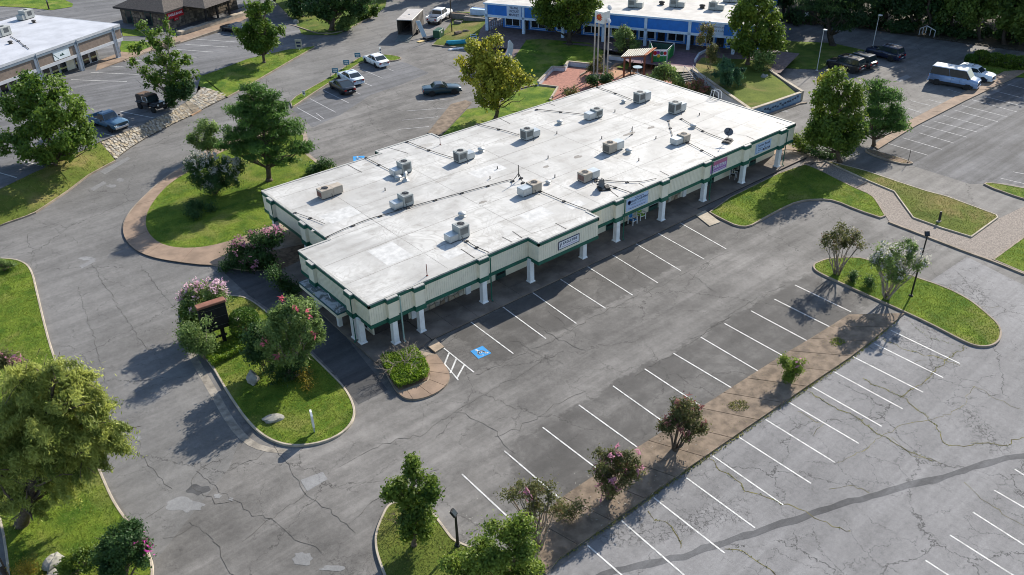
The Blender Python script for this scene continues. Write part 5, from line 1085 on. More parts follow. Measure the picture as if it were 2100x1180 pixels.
for i, (x, y) in enumerate([(790, 391), (1005, 367), (1138, 364), (1124, 325), (1142, 275), (1261, 230), (1234, 285), (1345, 285), (1296, 268), (1020, 347), (1310, 330), (1434, 237)]):
    o = link('vent_pipe', stub_me, None, P(x, y, ZR)); tag(o, 'short dark vent pipe ' + ['in front of the bent vent hood', 'left of the antenna tripod', 'right of the antenna tripod', 'between the tripod and the middle of the roof', 'right of the middle unit of the back row', 'right of the unit with the sheet metal box', 'behind the wide boxed unit in mid roof', 'left of the low tan unit', 'beside the thin upright pipe', 'behind the antenna tripod', 'right of the mid roof vent cap', 'behind the satellite dish'][i], 'vent pipe', 'short pipes on the white roof')
def conduit(pts, label, r=.03, h=.09, blocks=True):
    p = [np.array(P(*q, ZR)) for q in pts]; t = thing('conduit', tuple(p[0]), label, 'pipe'); b = MB(W(t))
    sm_ = resample([tuple(q) for q in smooth([tuple(k) for k in p], 2, False)], 4 * len(p)); b.tube([(q[0], q[1], ZR + h) for q in sm_], r, 6); b.build('pipe', hv_dark, t, True)
    L = np.linalg.norm(p[-1] - p[0]); k = max(2, int(L / 2.4))
    for q in resample([tuple(x) for x in sm_], k + 1)[:-1]:
        b = MB(W(t)); b.box(q[0] - .14, q[0] + .14, q[1] - .1, q[1] + .1, ZR + .002, ZR + .075); b.build('pipe_block', dark_line, t)
conduit([(671, 488), (700, 474), (734, 460), (760, 450), (808, 437), (855, 422), (930, 402), (1000, 383), (1052, 369)], 'long dark conduit crossing the roof from the left step to the antenna', .035)
conduit([(1108, 394), (1125, 401), (1165, 418), (1210, 434)], 'conduit from the rusty ended unit to the raised roof corner')
conduit([(1222, 370), (1260, 374), (1310, 376), (1346, 368)], 'conduit curving to the front edge above the photography sign')
conduit([(1222, 373), (1262, 386), (1302, 400)], 'conduit running to the front edge past the broken dish')
conduit([(1410, 294), (1440, 310), (1470, 326)], 'conduit from the low tan unit to the front edge')
conduit([(1397, 245), (1428, 263), (1452, 276), (1500, 293)], 'conduit from the dark topped unit to the satellite dish')
conduit([(835, 292), (885, 312), (930, 326)], 'conduit from the back edge to the second unit of the back row')
conduit([(978, 256), (1030, 268), (1066, 279)], 'conduit from the back edge to the middle unit of the back row')
conduit([(1100, 226), (1150, 231), (1200, 237)], 'conduit from the back edge to the unit with the sheet metal box')
conduit([(1225, 180), (1260, 192), (1298, 207)], 'conduit from the back edge to the far corner unit')
conduit([(750, 325), (778, 340), (806, 354)], 'conduit from the back edge to the unit by the bent hoods')
conduit([(957, 496), (975, 508), (1003, 520)], 'short conduit from the front unit to the front edge')
conduit([(605, 438), (640, 450), (666, 461)], 'thin pipe lying near the left edge of the roof', .022)
conduit([(1371, 249), (1374, 262), (1379, 280)], 'short conduit between the dark topped and the low tan unit')
# antenna tripod, dishes, ladder
t = thing('antenna_tripod', P(1064, 372, ZR), 'dark antenna tripod mast standing in mid roof', 'antenna'); b = MB()
b.tube([(0, 0, .4), (0, 0, 1.5)], .05, 8, .03); b.build('mast', black_m, t)
for k in range(3):
    a = k * 2.094 + .5; b = MB(); b.tube([(0, 0, .75), (math.cos(a) * .55, math.sin(a) * .55, .03)], .03, 6); b.box(math.cos(a) * .55 - .16, math.cos(a) * .55 + .16, math.sin(a) * .55 - .1, math.sin(a) * .55 + .1, 0, .09); b.build('leg', black_m, t)
def dish(x, y, label, broken=False, rz=0):
    t = thing('satellite_dish', P(x, y, ZR), label, 'satellite dish', rz=rz); b = MB(); b.box(-.5, .5, -.4, -.3, 0, .09); b.box(-.5, .5, .3, .4, 0, .09); b.build('base_frame', black_m, t)
    for sx in (-.35, .3):
        b = MB(); b.box(sx - .18, sx + .18, -.3, .3, .09, .2); b.build('ballast_block', dark_line, t)
    b = MB(); b.tube([(0, 0, .05), (0, 0, .85)], .035, 7); b.tube([(0, 0, .85), (-.25, .1, 1.0)], .03, 6); b.build('mast', black_m, t)
    b = MB(); tilt = Matrix.Translation((-.1, 0, .95 if not broken else .45)) @ Matrix.Rotation(R(-35 if not broken else -75), 4, 'Y') @ Matrix.Rotation(R(20), 4, 'X'); b.T = tilt
    b.lathe([(.02, 0), (.2, .03), (.36, .09), (.42, .14), (.425, .15), (.36, .105), (.2, .045), (.02, .015)], 18); b.build('reflector', M('dish_grey', (.12, .12, .125) if not broken else (.3, .31, .32), .5), t, True)
    b = MB(); b.T = tilt; b.tube([(-.35, 0, .05), (-.15, 0, .5), (0, 0, .55)], .02, 5); b.box(-.06, .06, -.05, .05, .5, .62); b.build('feed_arm', black_m, t)
dish(1492, 291, 'satellite dish on a weighted frame near the front right of the roof', False, .3)
dish(1238, 388, 'collapsed satellite dish frame beside the low air conditioner', True, -.5)
b = MB(P(1296, 277, ZR)); p = P(1296, 277, ZR); b.tube([p, (p[0], p[1], ZR + .85)], .03, 6); b.tube([(p[0] - .5, p[1] - .1, ZR + .03), p], .025, 5); b.box(p[0] - .08, p[0] + .08, p[1] - .08, p[1] + .08, ZR, ZR + .06); tag(b.build('vent_stack', hv_dark, None, False, p), 'thin upright pipe in the right half of the roof', 'pipe')
b = MB(P(876, 566, ZR)); p = P(876, 566, ZR); b.tube([p, (p[0], p[1], ZR + .95)], .03, 6); b.box(p[0] - .06, p[0] + .06, p[1] - .06, p[1] + .06, ZR, ZR + .05); tag(b.build('vent_stack', rust, None, False, p), 'rusty upright pipe at the front edge of the roof', 'pipe')
b = MB(P(903, 297, ZR)); p = P(903, 297, ZR); b.tube([p, (p[0], p[1], ZR + .7)], .025, 6); b.box(p[0] - .06, p[0] + .06, p[1] - .06, p[1] + .06, ZR, ZR + .05); tag(b.build('vent_stack', rust, None, False, p), 'rusty upright pipe at the back edge of the roof', 'pipe')
t = thing('roof_ladder', P(1460, 203, ZR), 'white curved ladder rails at the back edge of the roof', 'ladder')
for s in (0, .5):
    b = MB(); b.tube([(s + .3, -.6, .02), (s + .3, -.55, .7), (s + .3, -.2, .85), (s + .3, .35, .8), (s + .3, .45, .1), (s + .3, .45, -3.9)], .03, 6); b.build('rail', white_p, t)
for z in np.arange(-3.6, .2, .35):
    b = MB(); b.tube([(.3, .45, z), (.8, .45, z)], .02, 5); b.build('rung', white_p, t)

# ---------------------------------------------------------------- lettering and fascia signs
def text(s, size, mat, parent, mw, ext=.004, align='CENTER', sx=1.0, name='lettering', bold=0.0):
    cu = bpy.data.curves.new('lettering', 'FONT'); cu.body = s; cu.size = size; cu.align_x = align; cu.align_y = 'CENTER'; cu.extrude = ext; cu.offset = bold; cu.resolution_u = 2
    o = bpy.data.objects.new('tmp', cu); COL.objects.link(o); bpy.context.view_layer.update()
    me = bpy.data.meshes.new_from_object(o.evaluated_get(bpy.context.evaluated_depsgraph_get())); bpy.data.objects.remove(o)
    me.transform(Matrix.Diagonal((sx, 1, 1, 1))); me.transform(mw); me.materials.clear(); me.materials.append(mat); me.name = name
    return link(name, me, parent)
FR = Matrix.Rotation(R(90), 4, 'X')                     # faces -Y
navy = M('navy_ink', (.02, .03, .09), .5); white_s = M('sign_white', (.66, .68, .70), .4, .04); purple = M('sign_purple', (.34, .16, .42), .5, .1); pinkp = M('sign_pink', (.45, .14, .24), .5, .1); blue_s = M('sign_pale_blue', (.42, .52, .68), .45, .05); blue_i = M('sign_blue', (.03, .16, .38), .5); grey_s = M('sign_grey', (.5, .5, .52), .5)
def fsign(name, label, x0, x1, z0, z1, y, mat, frame=None):
    c = ((x0 + x1) / 2, y, (z0 + z1) / 2); t = thing(name, c, label, 'sign'); w, h = (x1 - x0) / 2, (z1 - z0) / 2
    b = MB(); b.box(-w, w, -.03, 0, -h, h); b.build('board', mat, t)
    if frame:
        b = MB(); f_ = .05
        for q in ((-w - f_, w + f_, h, h + f_), (-w - f_, w + f_, -h - f_, -h), (-w - f_, -w, -h, h), (w, w + f_, -h, h)): b.box(q[0], q[1], -.045, 0, q[2], q[3])
        b.build('frame', frame, t)
    return t, w, h
def at(x, z, y=-.033): return Matrix.Translation((x, y, z)) @ FR
def bar(t, x0, x1, z0, z1, mat, nm='print', y=-.034):
    b = MB(); b.box(x0, x1, y, -.028, z0, z1); return b.build(nm, mat, t)
YJ = 41.66 - .02
t, w, h = fsign('shop_sign', 'white EAGLE FIRE sign with a dark frame on the projecting fascia', 38.65, 40.75, 2.66, 3.28, YJ, white_s, navy)
text('EAGLE FIRE', .30, navy, t, at(.12, .08), bold=.006); bar(t, -.75, .85, -.19, -.15, purple)
b = MB(); b.T = Matrix.Translation((-.87, -.034, .02)) @ FR; b.add([(-.12, -.2, 0), (-.04, -.2, 0), (.1, .2, 0), (.0, .2, 0)], [(0, 1, 2, 3)]); b.add([(-.02, .0, 0), (.1, -.02, 0), (.1, .05, 0), (.0, .07, 0)], [(0, 1, 2, 3)]); b.build('emblem', navy, t)
YS = YF - .02
t, w, h = fsign('shop_sign', 'large pale blue PHOTOGRAPHY PROFESSIONAL sign above the two coloured chairs', 47.35, 50.0, 2.46, 3.60, YS, blue_s)
text('Professional Pay', .17, navy, t, at(.25, .42)); text('PHOTOGRAPHY', .29, navy, t, at(.3, .18), bold=.006); text('P R O F E S S I O N A L', .2, navy, t, at(0.05, -.09)); bar(t, -1.1, 1.1, -.32, -.30, purple); bar(t, -1.0, 1.05, -.43, -.39, navy)
b = MB(); b.T = Matrix.Translation((-.98, -.033, .18)) @ FR; b.lathe([(.2, 0), (.2, .006), (.12, .006), (.12, 0)], 18); b.build('emblem', navy, t)
t, w, h = fsign('shop_banner', 'long blue banner of small pictures hanging below the photography sign', 50.15, 53.0, 1.22, 2.0, 43.9, white_s)
bar(t, -1.35, .1, -.12, .34, navy); bar(t, .16, 1.38, -.12, .36, M('banner_blue', (.08, .26, .42), .5))
for i in range(4): bar(t, -1.25 + i * .34, -1.0 + i * .34, -.05 + .05 * (i % 2), .25 - .04 * (i % 3), (white_s, grey_s, purple, blue_s)[i], y=-.037)
for i in range(3): bar(t, .3, 1.1 - .15 * i, .2 - i * .12, .25 - i * .12, white_s, y=-.037)
t, w, h = fsign('shop_sign', 'purple and pink CRAFTERS sign on the fascia', 58.3, 60.6, 2.45, 3.58, YS, purple)
bar(t, -w, w, .22, h, pinkp); text('CRAFTERS', .42, white_s, t, at(.05, .03, -.04), bold=.008); bar(t, -.95, .9, -.33, -.29, white_s); bar(t, -w, w, -h, -h + .12, white_s)
t, w, h = fsign('shop_sign', 'pale blue Corner Booth sign nearest the right end of the fascia', 64.9, 67.3, 2.5, 3.5, YS, blue_s)
text('Corner Booth', .33, navy, t, at(.05, .26), bold=.006); bar(t, -1.1, -1.07, -.42, .4, navy); bar(t, -1.1, -.55, -.42, -.39, navy)
text('Moving on', .16, navy, t, at(-.45, -.02)); text('Gifts', .15, navy, t, at(.25, -.02)); text('Antiques', .15, navy, t, at(-.5, -.2)); bar(t, -.05, 1.1, -.36, -.17, navy); text('DISCOUNT', .14, white_s, t, at(.52, -.265, -.04))
# chairs under the canopy
def chair(x, y, label, seatm, framem, rz):
    t = thing('patio_chair', P(x, y, .15), label, 'chair', None, rz)
    for sx in (-.3, .3):
        for sy in (-.26, .26):
            b = MB(); b.box(sx - .03, sx + .03, sy - .03, sy + .03, 0, .62 if sy < 0 else .95); b.build('leg', framem, t)
        b = MB(); b.box(sx - .04, sx + .04, -.3, .24, .62, .66); b.build('armrest', framem, t)
    for i in range(5): b = MB(); b.box(-.27, .27, -.26 + i * .1, -.18 + i * .1, .40, .425); b.build('seat_slat', seatm, t)
    for i in range(4): b = MB(); b.T = Matrix.Translation((0, .24, .48 + i * .125)) @ Matrix.Rotation(R(-12), 4, 'X'); b.box(-.27, .27, 0, .025, 0, .095); b.build('back_slat', seatm, t)
    b = MB(); b.box(-.3, .3, -.28, -.24, .34, .40); b.build('apron', framem, t)
wc = M('white_plastic', (.7, .7, .7), .4, .05)
chair(1297, 459, 'blue slatted patio chair with a white frame under the photography sign', M('chair_blue', (.02, .18, .42), .5), wc, .1)
chair(1314, 449, 'lime green slatted patio chair with a white frame beside the banner', M('chair_green', (.25, .42, .05), .5), wc, -.1)
chair(1503, 366, 'dark folding chair in the shade below the CRAFTERS sign', black_m, grey_s, .4)
chair(1512, 358, 'second dark chair next to the folding one under the canopy', black_m, black_m, -.5)
t = thing('planter_table', P(1508, 358, .15), 'dark low table against the wall between the dark chairs', 'table'); b = MB(); b.bbox(-.4, .4, .35, .85, .5, .55, .01); b.build('table_top', black_m, t)
for sx in (-.35, .35):
    for sy in (.4, .8): b = MB(); b.box(sx - .03, sx + .03, sy - .03, sy + .03, 0, .5); b.build('leg', black_m, t)
b = MB(P(1285, 464, .15)); p = P(1287, 462, .15); b.box(p[0] - .5, p[0] + .5, p[1] + .0, p[1] + .6, .148, .165); b.off = p; b2 = MB(p); b2.box(p[0] - .55, p[0] + .5, p[1], p[1] + .6, .149, .165); tag(b2.build('door_mat', black_m, None, False, p), 'black door mat left of the blue chair', 'mat')

# ================================================================ vehicles
def carpaint(name, col, rough=.25, metal=.0):
    m, nt, b = newmat(name); c = coord(nt, 'obj'); f_ = rng_(nt, noise(nt, c, 1.5, 4), .3, .7)
    nt.links.new(mixc(nt, f_, tuple(x * .93 for x in col), tuple(min(1, x * 1.05) for x in col)), b.inputs['Base Color'])
    b.inputs['Roughness'].default_value = rough; b.inputs['Metallic'].default_value = metal; b.inputs['Coat Weight'].default_value = .3; b.inputs['Coat Roughness'].default_value = .08; MATS[name] = m; return m
cg = M('car_glass', (.02, .03, .035), .05, .1, 1, spec=.8); tyre_m = M('tyre', (.02, .02, .02), .85, .2, 5); rim_m = M('rim', (.42, .43, .44), .35, .1, 3, metal=.6); trimb = M('car_trim', (.02, .02, .022), .5, .1, 3); tail_m = M('tail_light', (.35, .015, .02), .25, .1, 3); head_m = M('head_light', (.6, .62, .62), .15, .05, 3); chrome = M('chrome', (.55, .56, .57), .2, .05, 3, metal=.9); plate_m = M('number_plate', (.55, .55, .52), .5)
W_C, B_C, G_C = carpaint('paint_white', (.74, .75, .76)), carpaint('paint_black', (.008, .009, .012), .3), carpaint('paint_grey', (.09, .10, .11), .25, .3)
NB_C, TB_C, VB_C, SB_C = carpaint('paint_navy', (.012, .018, .045), .2), carpaint('paint_teal_blue', (.014, .04, .055), .3, .2), carpaint('paint_faded_blue', (.055, .125, .21), .4), carpaint('paint_silver_white', (.60, .66, .70), .25)
def wheel(t, x, y, r, w, side, rim=rim_m):
    b = MB(); b.T = Matrix.Translation((x, y, r)) @ Matrix.Rotation(R(90) * (-side), 4, 'X')
    b.lathe([(r * .62, -w / 2), (r * .92, -w / 2), (r, -w * .3), (r, w * .3), (r * .92, w / 2), (r * .62, w / 2)], 18); wo_ = b.build('wheel', tyre_m, t, True)
    b = MB(); b.T = Matrix.Translation((x, y, r)) @ Matrix.Rotation(R(90) * (-side), 4, 'X')
    b.lathe([(r * .63, w * .3), (r * .63, w * .46), (r * .56, w * .48), (r * .5, w * .36), (r * .2, w * .40), (.05, w * .46)], 15); b.build('rim', rim, wo_)
    b = MB(); b.T = Matrix.Translation((x, y, r)) @ Matrix.Rotation(R(90) * (-side), 4, 'X')
    for k in range(5):
        a = k * 1.2566; b.add([(math.cos(a + d) * q, math.sin(a + d) * q, w * .485) for q, d in ((r * .22, -.2), (r * .52, -.12), (r * .52, .12), (r * .22, .2))], [(0, 1, 2, 3)])
    b.build('spoke', rim, wo_)
def loft(b, st):
    """st: list of (x, half width, z bottom, z shoulder, z top, crown)"""
    n = 12; vs = []
    for x, w, zb, zs, zt, cr in st:
        half = [(w * .80, zb), (w * .96, zb + (zs - zb) * .18), (w, zb + (zs - zb) * .55), (w * .985, zs), (w * .90, zt), (w * .45, zt + cr * .8)]
        ring = [(y, z) for y, z in half] + [(-y, z) for y, z in reversed(half)]
        vs += [(x, y, z) for y, z in ring]
    fs = []
    for i in range(len(st) - 1):
        for j in range(n):
            k = (j + 1) % n; fs.append((i * n + j, i * n + k, (i + 1) * n + k, (i + 1) * n + j))
    fs.append(tuple(range(n))); fs.append(tuple((len(st) - 1) * n + j for j in reversed(range(n))))
    b.add(vs, fs)
def vehicle(name, label, pos, rz, L, Wd, Hh, paint_, hood, cab, roof_, belt=.92, clear=.2, r=.33, wb=None, nwin=2, roofmat=None, rimm=None, tail=None, rack=False, van=False, bed=False, nose=.72, group=None, fin=None, sunroof=False, two_tone=None):
    """cab = (rear base x, front base x) roof_ = (rear top x, front top x); x forward, origin mid length"""
    t = thing(name, pos, label, {'pickup_truck': 'truck', 'passenger_van': 'van', 'off_road_car': 'car'}.get(name, 'car'), group, rz); w = Wd / 2; h = L / 2
    b = MB(); hz = belt
    if bed:
        loft(b, [(h, w * .86, clear + .12, hz * .82, hz * .92, .02), (h - .12, w * .97, clear, hz * .86, hz, .04), (cab[1] + .1, w, clear, hz * .88, hz + .05, .05), (cab[1] - .2, w, clear, hz * .9, hz + .02, .02), (cab[0] - .02, w, clear, hz * .9, hz, .0)])
    else:
        loft(b, [(h, w * .72, clear + .12, nose * .86, nose * .93, .02), (h - .1, w * .88, clear + .02, nose * .92, nose, .03), (h - .45, w * .97, clear, hz * .84, nose + (hz - nose) * .55, .05), (cab[1], w, clear, hz * .9, hz, .06), (0, w, clear, hz * .92, hz + .01, .0), (cab[0] + .15, w, clear, hz * .93, hz + .02, .0), (-h + .4, w * .97, clear + .03, hz * .93, hz + .02, .02), (-h + .1, w * .9, clear + .08, hz * .9, hz - .02, .02), (-h, w * .8, clear + .18, hz * .82, hz * .9, .0)])
    body = b.build('body', paint_, t, True)
    if bed:                                             # open cargo bed built of walls
        x0, x1 = -h, cab[0] - .04; b = MB()
        b.bbox(x0, x1, -w, -w + .09, clear + .15, hz + .02, .02); b.bbox(x0, x1, w - .09, w, clear + .15, hz + .02, .02); b.bbox(x0, x0 + .07, -w + .092, w - .092, clear + .15, hz, .02); b.box(x1 - .05, x1, -w + .092, w - .092, clear + .2, hz)
        b.build('cargo_bed', paint_, t); b = MB(); b.box(x0 + .072, x1 - .052, -w + .092, w - .092, clear + .2, clear + .34); b.build('bed_floor', trimb, t)
    zr = Hh; wt = w * (.9 if van else .76); wb_ = w * .915
    zb_ = hz - .01
    base = [(cab[0], wb_, zb_), (cab[1], wb_ * .96, zb_)]; top = [(roof_[0], wt, zr - .05), (roof_[1], wt * .96, zr - .05)]
    A = [(cab[0], -wb_, zb_), (cab[1], -wb_ * .96, zb_), (cab[1], wb_ * .96, zb_), (cab[0], wb_, zb_)]
    Bq = [(roof_[0], -wt, zr - .06), (roof_[1], -wt * .95, zr - .06), (roof_[1], wt * .95, zr - .06), (roof_[0], wt, zr - .06)]
    i_ = .12; Cq = [(roof_[0] + i_, -wt + .12, zr), (roof_[1] - i_, -wt * .95 + .12, zr), (roof_[1] - i_, wt * .95 - .12, zr), (roof_[0] + i_, wt - .12, zr)]
    b = MB(); q4 = lambda o: [(o + i, o + (i + 1) % 4, o + 4 + (i + 1) % 4, o + 4 + i) for i in range(4)]
    b.add(A + Bq, q4(0)); b.build('cabin', paint_, t)
    b = MB(); b.add(Bq + Cq, q4(0) + [(4, 5, 6, 7)]); ro = b.build('roof', roofmat or paint_, t, False)
    def pane(nm, quad, ins=.08, par=t, out=.012, mat=cg):
        q = [Vector(p) for p in quad]; c = sum(q, Vector()) / 4; nn = (q[1] - q[0]).cross(q[3] - q[0]).normalized()
        if nn.dot(c - Vector((0, 0, .9))) < 0: nn = -nn
        def ip(u, v): return (q[0] * (1 - u) * (1 - v) + q[1] * u * (1 - v) + q[2] * u * v + q[3] * (1 - u) * v) + nn * out
        lu = ins / max(.2, (q[1] - q[0]).length); lv = ins / max(.2, (q[3] - q[0]).length)
        b = MB(); b.add([ip(lu, lv), ip(1 - lu, lv), ip(1 - lu, 1 - lv), ip(lu, 1 - lv)], [(0, 1, 2, 3)]); return b.build(nm, mat, par)
    pane('windshield', [A[1], A[2], Bq[2], Bq[1]]); pane('rear_window', [A[0], A[3], Bq[3], Bq[0]])
    for s in (0, 1):
        a0, a1 = (A[0], A[1]) if s == 0 else (A[3], A[2]); t0, t1 = (Bq[0], Bq[1]) if s == 0 else (Bq[3], Bq[2]); lp = lambda p, q, f_: tuple(p[k] + (q[k] - p[k]) * f_ for k in range(3))
        for k in range(nwin):
            f0, f1 = k / nwin, (k + 1) / nwin
            pane('side_window', [lp(a0, a1, f0), lp(a0, a1, f1), lp(t0, t1, f1), lp(t0, t1, f0)], .02 if van else .055)
        sy = -1 if s == 0 else 1
        for k in range(1 if bed and nwin == 1 else 2):      # door seams and handles
            x0 = cab[1] - (.2 if k == 0 else 1.15); b = MB(); b.box(x0 - .95, x0 - .93, sy * w - .004, sy * w + .004, clear + .18, hz - .08); b.box(x0 - .85, x0 - .68, sy * w * .992 - .012, sy * w * .992 + .015, hz - .16, hz - .13); b.build('door_trim', trimb if paint_ is not B_C else chrome, t)
        b = MB(); b.bbox(cab[1] - .38, cab[1] - .2, sy * (w + .12) - .09, sy * (w + .12) + .07, hz + .02, hz + .16, .02); b.build('mirror', paint_ if paint_ in (W_C, SB_C, B_C) else trimb, t)
    wbv = wb or L * .58
    for xx in (wbv / 2 + .03, -wbv / 2 + .03):
        for s in (-1, 1):
            b = MB(); b.T = Matrix.Translation((xx, s * (w * .985), r)) @ Matrix.Rotation(R(90) * (-s), 4, 'X'); b.lathe([(r * 1.17, -.12), (r * 1.17, .012), (.05, .013)], 18); b.build('wheel_arch', trimb, t)
            wheel(t, xx, s * (w - .085), r, .21, s, rimm or rim_m)
    zl = (nose if not bed else hz * .75)
    for s in (-1, 1):
        b = MB(); b.bbox(h - .16, h + .005, s * w * .62 - .17, s * w * .62 + .15, zl * .72, zl * .9, .03); b.build('headlight', head_m, t)
        b = MB(); b.bbox(-h - .012, -h + .14, s * w * .66 - .16, s * w * .66 + .15, hz * .66, hz * .86, .02); b.build('taillight', tail_m, t)
    b = MB(); b.bbox(h - .1, h + .02, -w * .4, w * .4, zl * .45, zl * .66, .02); b.build('grille', trimb, t)
    b = MB(); b.bbox(h - .16, h + .045, -w * .8, w * .8, clear + .06, clear + .26, .03); b.build('front_bumper', chrome if bed else paint_, t); b = MB(); b.bbox(-h - .05, -h + .16, -w * .82, w * .82, clear + .08, clear + .3, .03); b.build('rear_bumper', chrome if bed else paint_, t)
    b = MB(); b.box(-h - .058, -h - .05, -.2, .2, clear + .32 if not bed else clear + .1, clear + .44 if not bed else clear + .22); b.build('number_plate', plate_m, t)
    if rack:
        for s in (-1, 1): b = MB(); b.tube([(roof_[0] + .2, s * (wt - .16), zr + .05), (roof_[1] - .3, s * (wt - .16), zr + .05)], .025, 6); b.build('roof_rail', chrome, t)
        for xx in (roof_[0] + .6, roof_[1] - .7): b = MB(); b.box(xx - .03, xx + .03, -wt + .16, wt - .16, zr + .05, zr + .09); b.build('roof_bar', chrome, t)
    if sunroof: b = MB(); b.box(roof_[0] + (roof_[1] - roof_[0]) * .5, roof_[1] - .3, -.42, .42, zr - .01, zr + .004); b.build('sunroof', cg, t)
    if two_tone:
        for s in (-1, 1): b = MB(); b.box(-h + .2, h - .4, s * w - .012, s * w + .012, clear + .05, clear + .34); b.build('side_skirt', two_tone, t)
    return t
def heading(a, c, fn=P): A, C = fn(*a), fn(*c); return math.atan2(C[1] - A[1], C[0] - A[0])
def mid(a, c, fn=P, off=0.0, lf=.5):
    A, C = np.array(fn(*a)), np.array(fn(*c)); d = (C - A); d /= np.linalg.norm(d[:2]); n_ = np.array([-d[1], d[0], 0]); m_ = A * (1 - lf) + C * lf + n_ * off; m_[2] = fn(*a)[2] if fn is P else zL(m_[0], m_[1]); return tuple(m_)
SED = dict(L=4.7, Wd=1.82, Hh=1.44, hood=1, cab=(-1.75, .98), roof_=(-1.0, .28), belt=.93, r=.33, wb=2.75)
# near side wheels (rear, front) -> heading; centre lies a half width to the far side
def park(rear, front, half, fn=P): return mid(rear, front, fn, half), heading(rear, front, fn)
p, a = park((770.5, 140), (748.6, 129.5), -.9); vehicle('parked_car', 'white sedan parked nearest the rounded tip of the narrow median', p, a, paint_=W_C, **SED)
p, a = park((719, 177), (694.7, 163.8), -.9); vehicle('parked_car', 'silver white sedan with a dark sunroof parked between the other two sedans', p, a, paint_=SB_C, sunroof=True, **SED)
p, a = park((700.5, 196), (678, 182), -.9); vehicle('parked_car', 'black fastback sedan parked nearest the pine in the median row', p, a, paint_=B_C, **{**SED, 'roof_': (-.75, .3), 'cab': (-2.0, 1.0)})
p, a = park((887.6, 198), (930, 194), .85); vehicle('parked_car', 'dark teal coupe with a black roof behind the yellowing maple', p, a, paint_=TB_C, L=4.7, Wd=1.85, Hh=1.36, hood=1, cab=(-1.35, .75), roof_=(-.85, .1), belt=.92, r=.34, wb=2.72, nwin=1, roofmat=B_C)
p, a = park((489, 71), (457, 64.5), -.85, PL); vehicle('parked_car', 'black coupe parked in front of the stone walled bank', p, a, paint_=B_C, L=4.5, Wd=1.85, Hh=1.36, hood=1, cab=(-1.6, .6), roof_=(-.9, -.05), belt=.92, r=.34, wb=2.7, nwin=1)
p, a = park((193, 257), (231, 272), .8, PL); vehicle('pickup_truck', 'faded blue vintage pickup truck parked at the lot edge', p, a, L=5.1, Wd=1.95, Hh=1.78, paint_=VB_C, hood=1, cab=(-.55, .85), roof_=(-.42, .45), belt=1.08, clear=.38, r=.38, wb=3.1, nwin=1, bed=True)
vehicle('pickup_truck', 'white crew cab pickup truck hitched ahead of the enclosed trailer', P(902, 43), heading((886, 50), (916, 32)), L=5.9, Wd=2.0, Hh=1.95, paint_=W_C, hood=1, cab=(-1.0, 1.35), roof_=(-.85, .8), belt=1.2, clear=.5, r=.43, wb=3.8, nwin=2, bed=True)
p, a = park((1922, 175), (1977, 185), 1.0); vehicle('passenger_van', 'silver white passenger van with reflected sky blue in its side paint, dark lower sides and a long dark window band', p, a, L=5.6, Wd=2.05, Hh=2.25, paint_=carpaint('paint_sky_reflection', (.20, .30, .48)), roofmat=carpaint('paint_silver', (.62, .66, .7)), hood=1, cab=(-2.72, 1.95), roof_=(-2.6, 1.25), belt=1.28, clear=.25, r=.36, wb=3.5, nwin=2, van=True, nose=1.08, two_tone=trimb)  # blue of the reflected sky is put into the body paint
p, a = park((1968, 163), (2006, 171), 1.2); vehicle('parked_car', 'silver white estate car with roof rails parked behind the passenger van', p, a, L=4.7, Wd=1.88, Hh=1.6, paint_=SB_C, hood=1, cab=(-2.15, 1.05), roof_=(-1.75, .4), belt=1.05, clear=.25, r=.36, wb=2.75, nwin=3, rack=True, nose=.9, two_tone=NB_C)
SUV = dict(L=4.9, Wd=1.95, Hh=1.78, hood=1, cab=(-2.25, 1.0), roof_=(-1.95, .4), belt=1.08, clear=.25, r=.38, wb=2.85, nwin=3, nose=.95)
p, a = park((1826, 127), (1785, 116.5), -.9); vehicle('parked_car', 'navy sport utility car with silver roof bars in the shade by the right lamp pole', p, a, paint_=NB_C, rack=True, **SUV)
p, a = park((1772, 143), (1729, 131), -.6); vehicle('parked_car', 'dark grey sport utility car with red tail lights beside the navy one', p, a, paint_=B_C, roofmat=G_C, **SUV)
p, a = park((1750, 151), (1704, 140), -.7); vehicle('parked_car', 'dark sport utility car half hidden by the gold topped tree', p, a, paint_=B_C, rack=True, **{**SUV, 'L': 4.6})
# jeep like car with a fabric top
p, a = park((289, 223), (316, 232), .75, PL); t = thing('off_road_car', p, 'black open off road car with a brown fabric top by the stone stairs', 'car', None, a)
b = MB(); b.bbox(-1.75, .35, -.78, .78, .5, 1.05, .04); b.bbox(.352, 1.7, -.58, .58, .52, 1.08, .05); b.build('body', B_C, t)
b = MB(); b.bbox(1.7, 1.76, -.56, .56, .55, 1.04, .02); b.build('grille', trimb, t)
for s in (-1, 1):
    b = MB(); b.bbox(.75, 1.75, s * .75 - .17, s * .75 + .17, .84, .92, .03); b.build('fender', B_C, t); b = MB(); b.bbox(-1.7, -.75, s * .85 - .1, s * .85 + .1, .84, .92, .03); b.build('fender', B_C, t)
    b = MB(); b.T = Matrix.Translation((1.77, s * .4, .88)) @ Matrix.Rotation(R(90), 4, 'Y'); b.lathe([(.11, -.02), (.11, .02), (.02, .03)], 12); b.build('headlight', head_m, t)
    for xx in (1.2, -1.2): wheel(t, xx, s * .76, .38, .25, s)
    b = MB(); b.box(-.55, .2, s * .70 - .005, s * .70 + .005, 1.1, 1.62); b.build('side_window', cg, t); b = MB(); b.bbox(-1.7, -.65, s * .72 - .02, s * .72 + .02, 1.06, 1.66, .01); b.build('side_curtain', trimb, t)
brown_f = M('brown_fabric', (.12, .075, .05), .9, .35, 3)
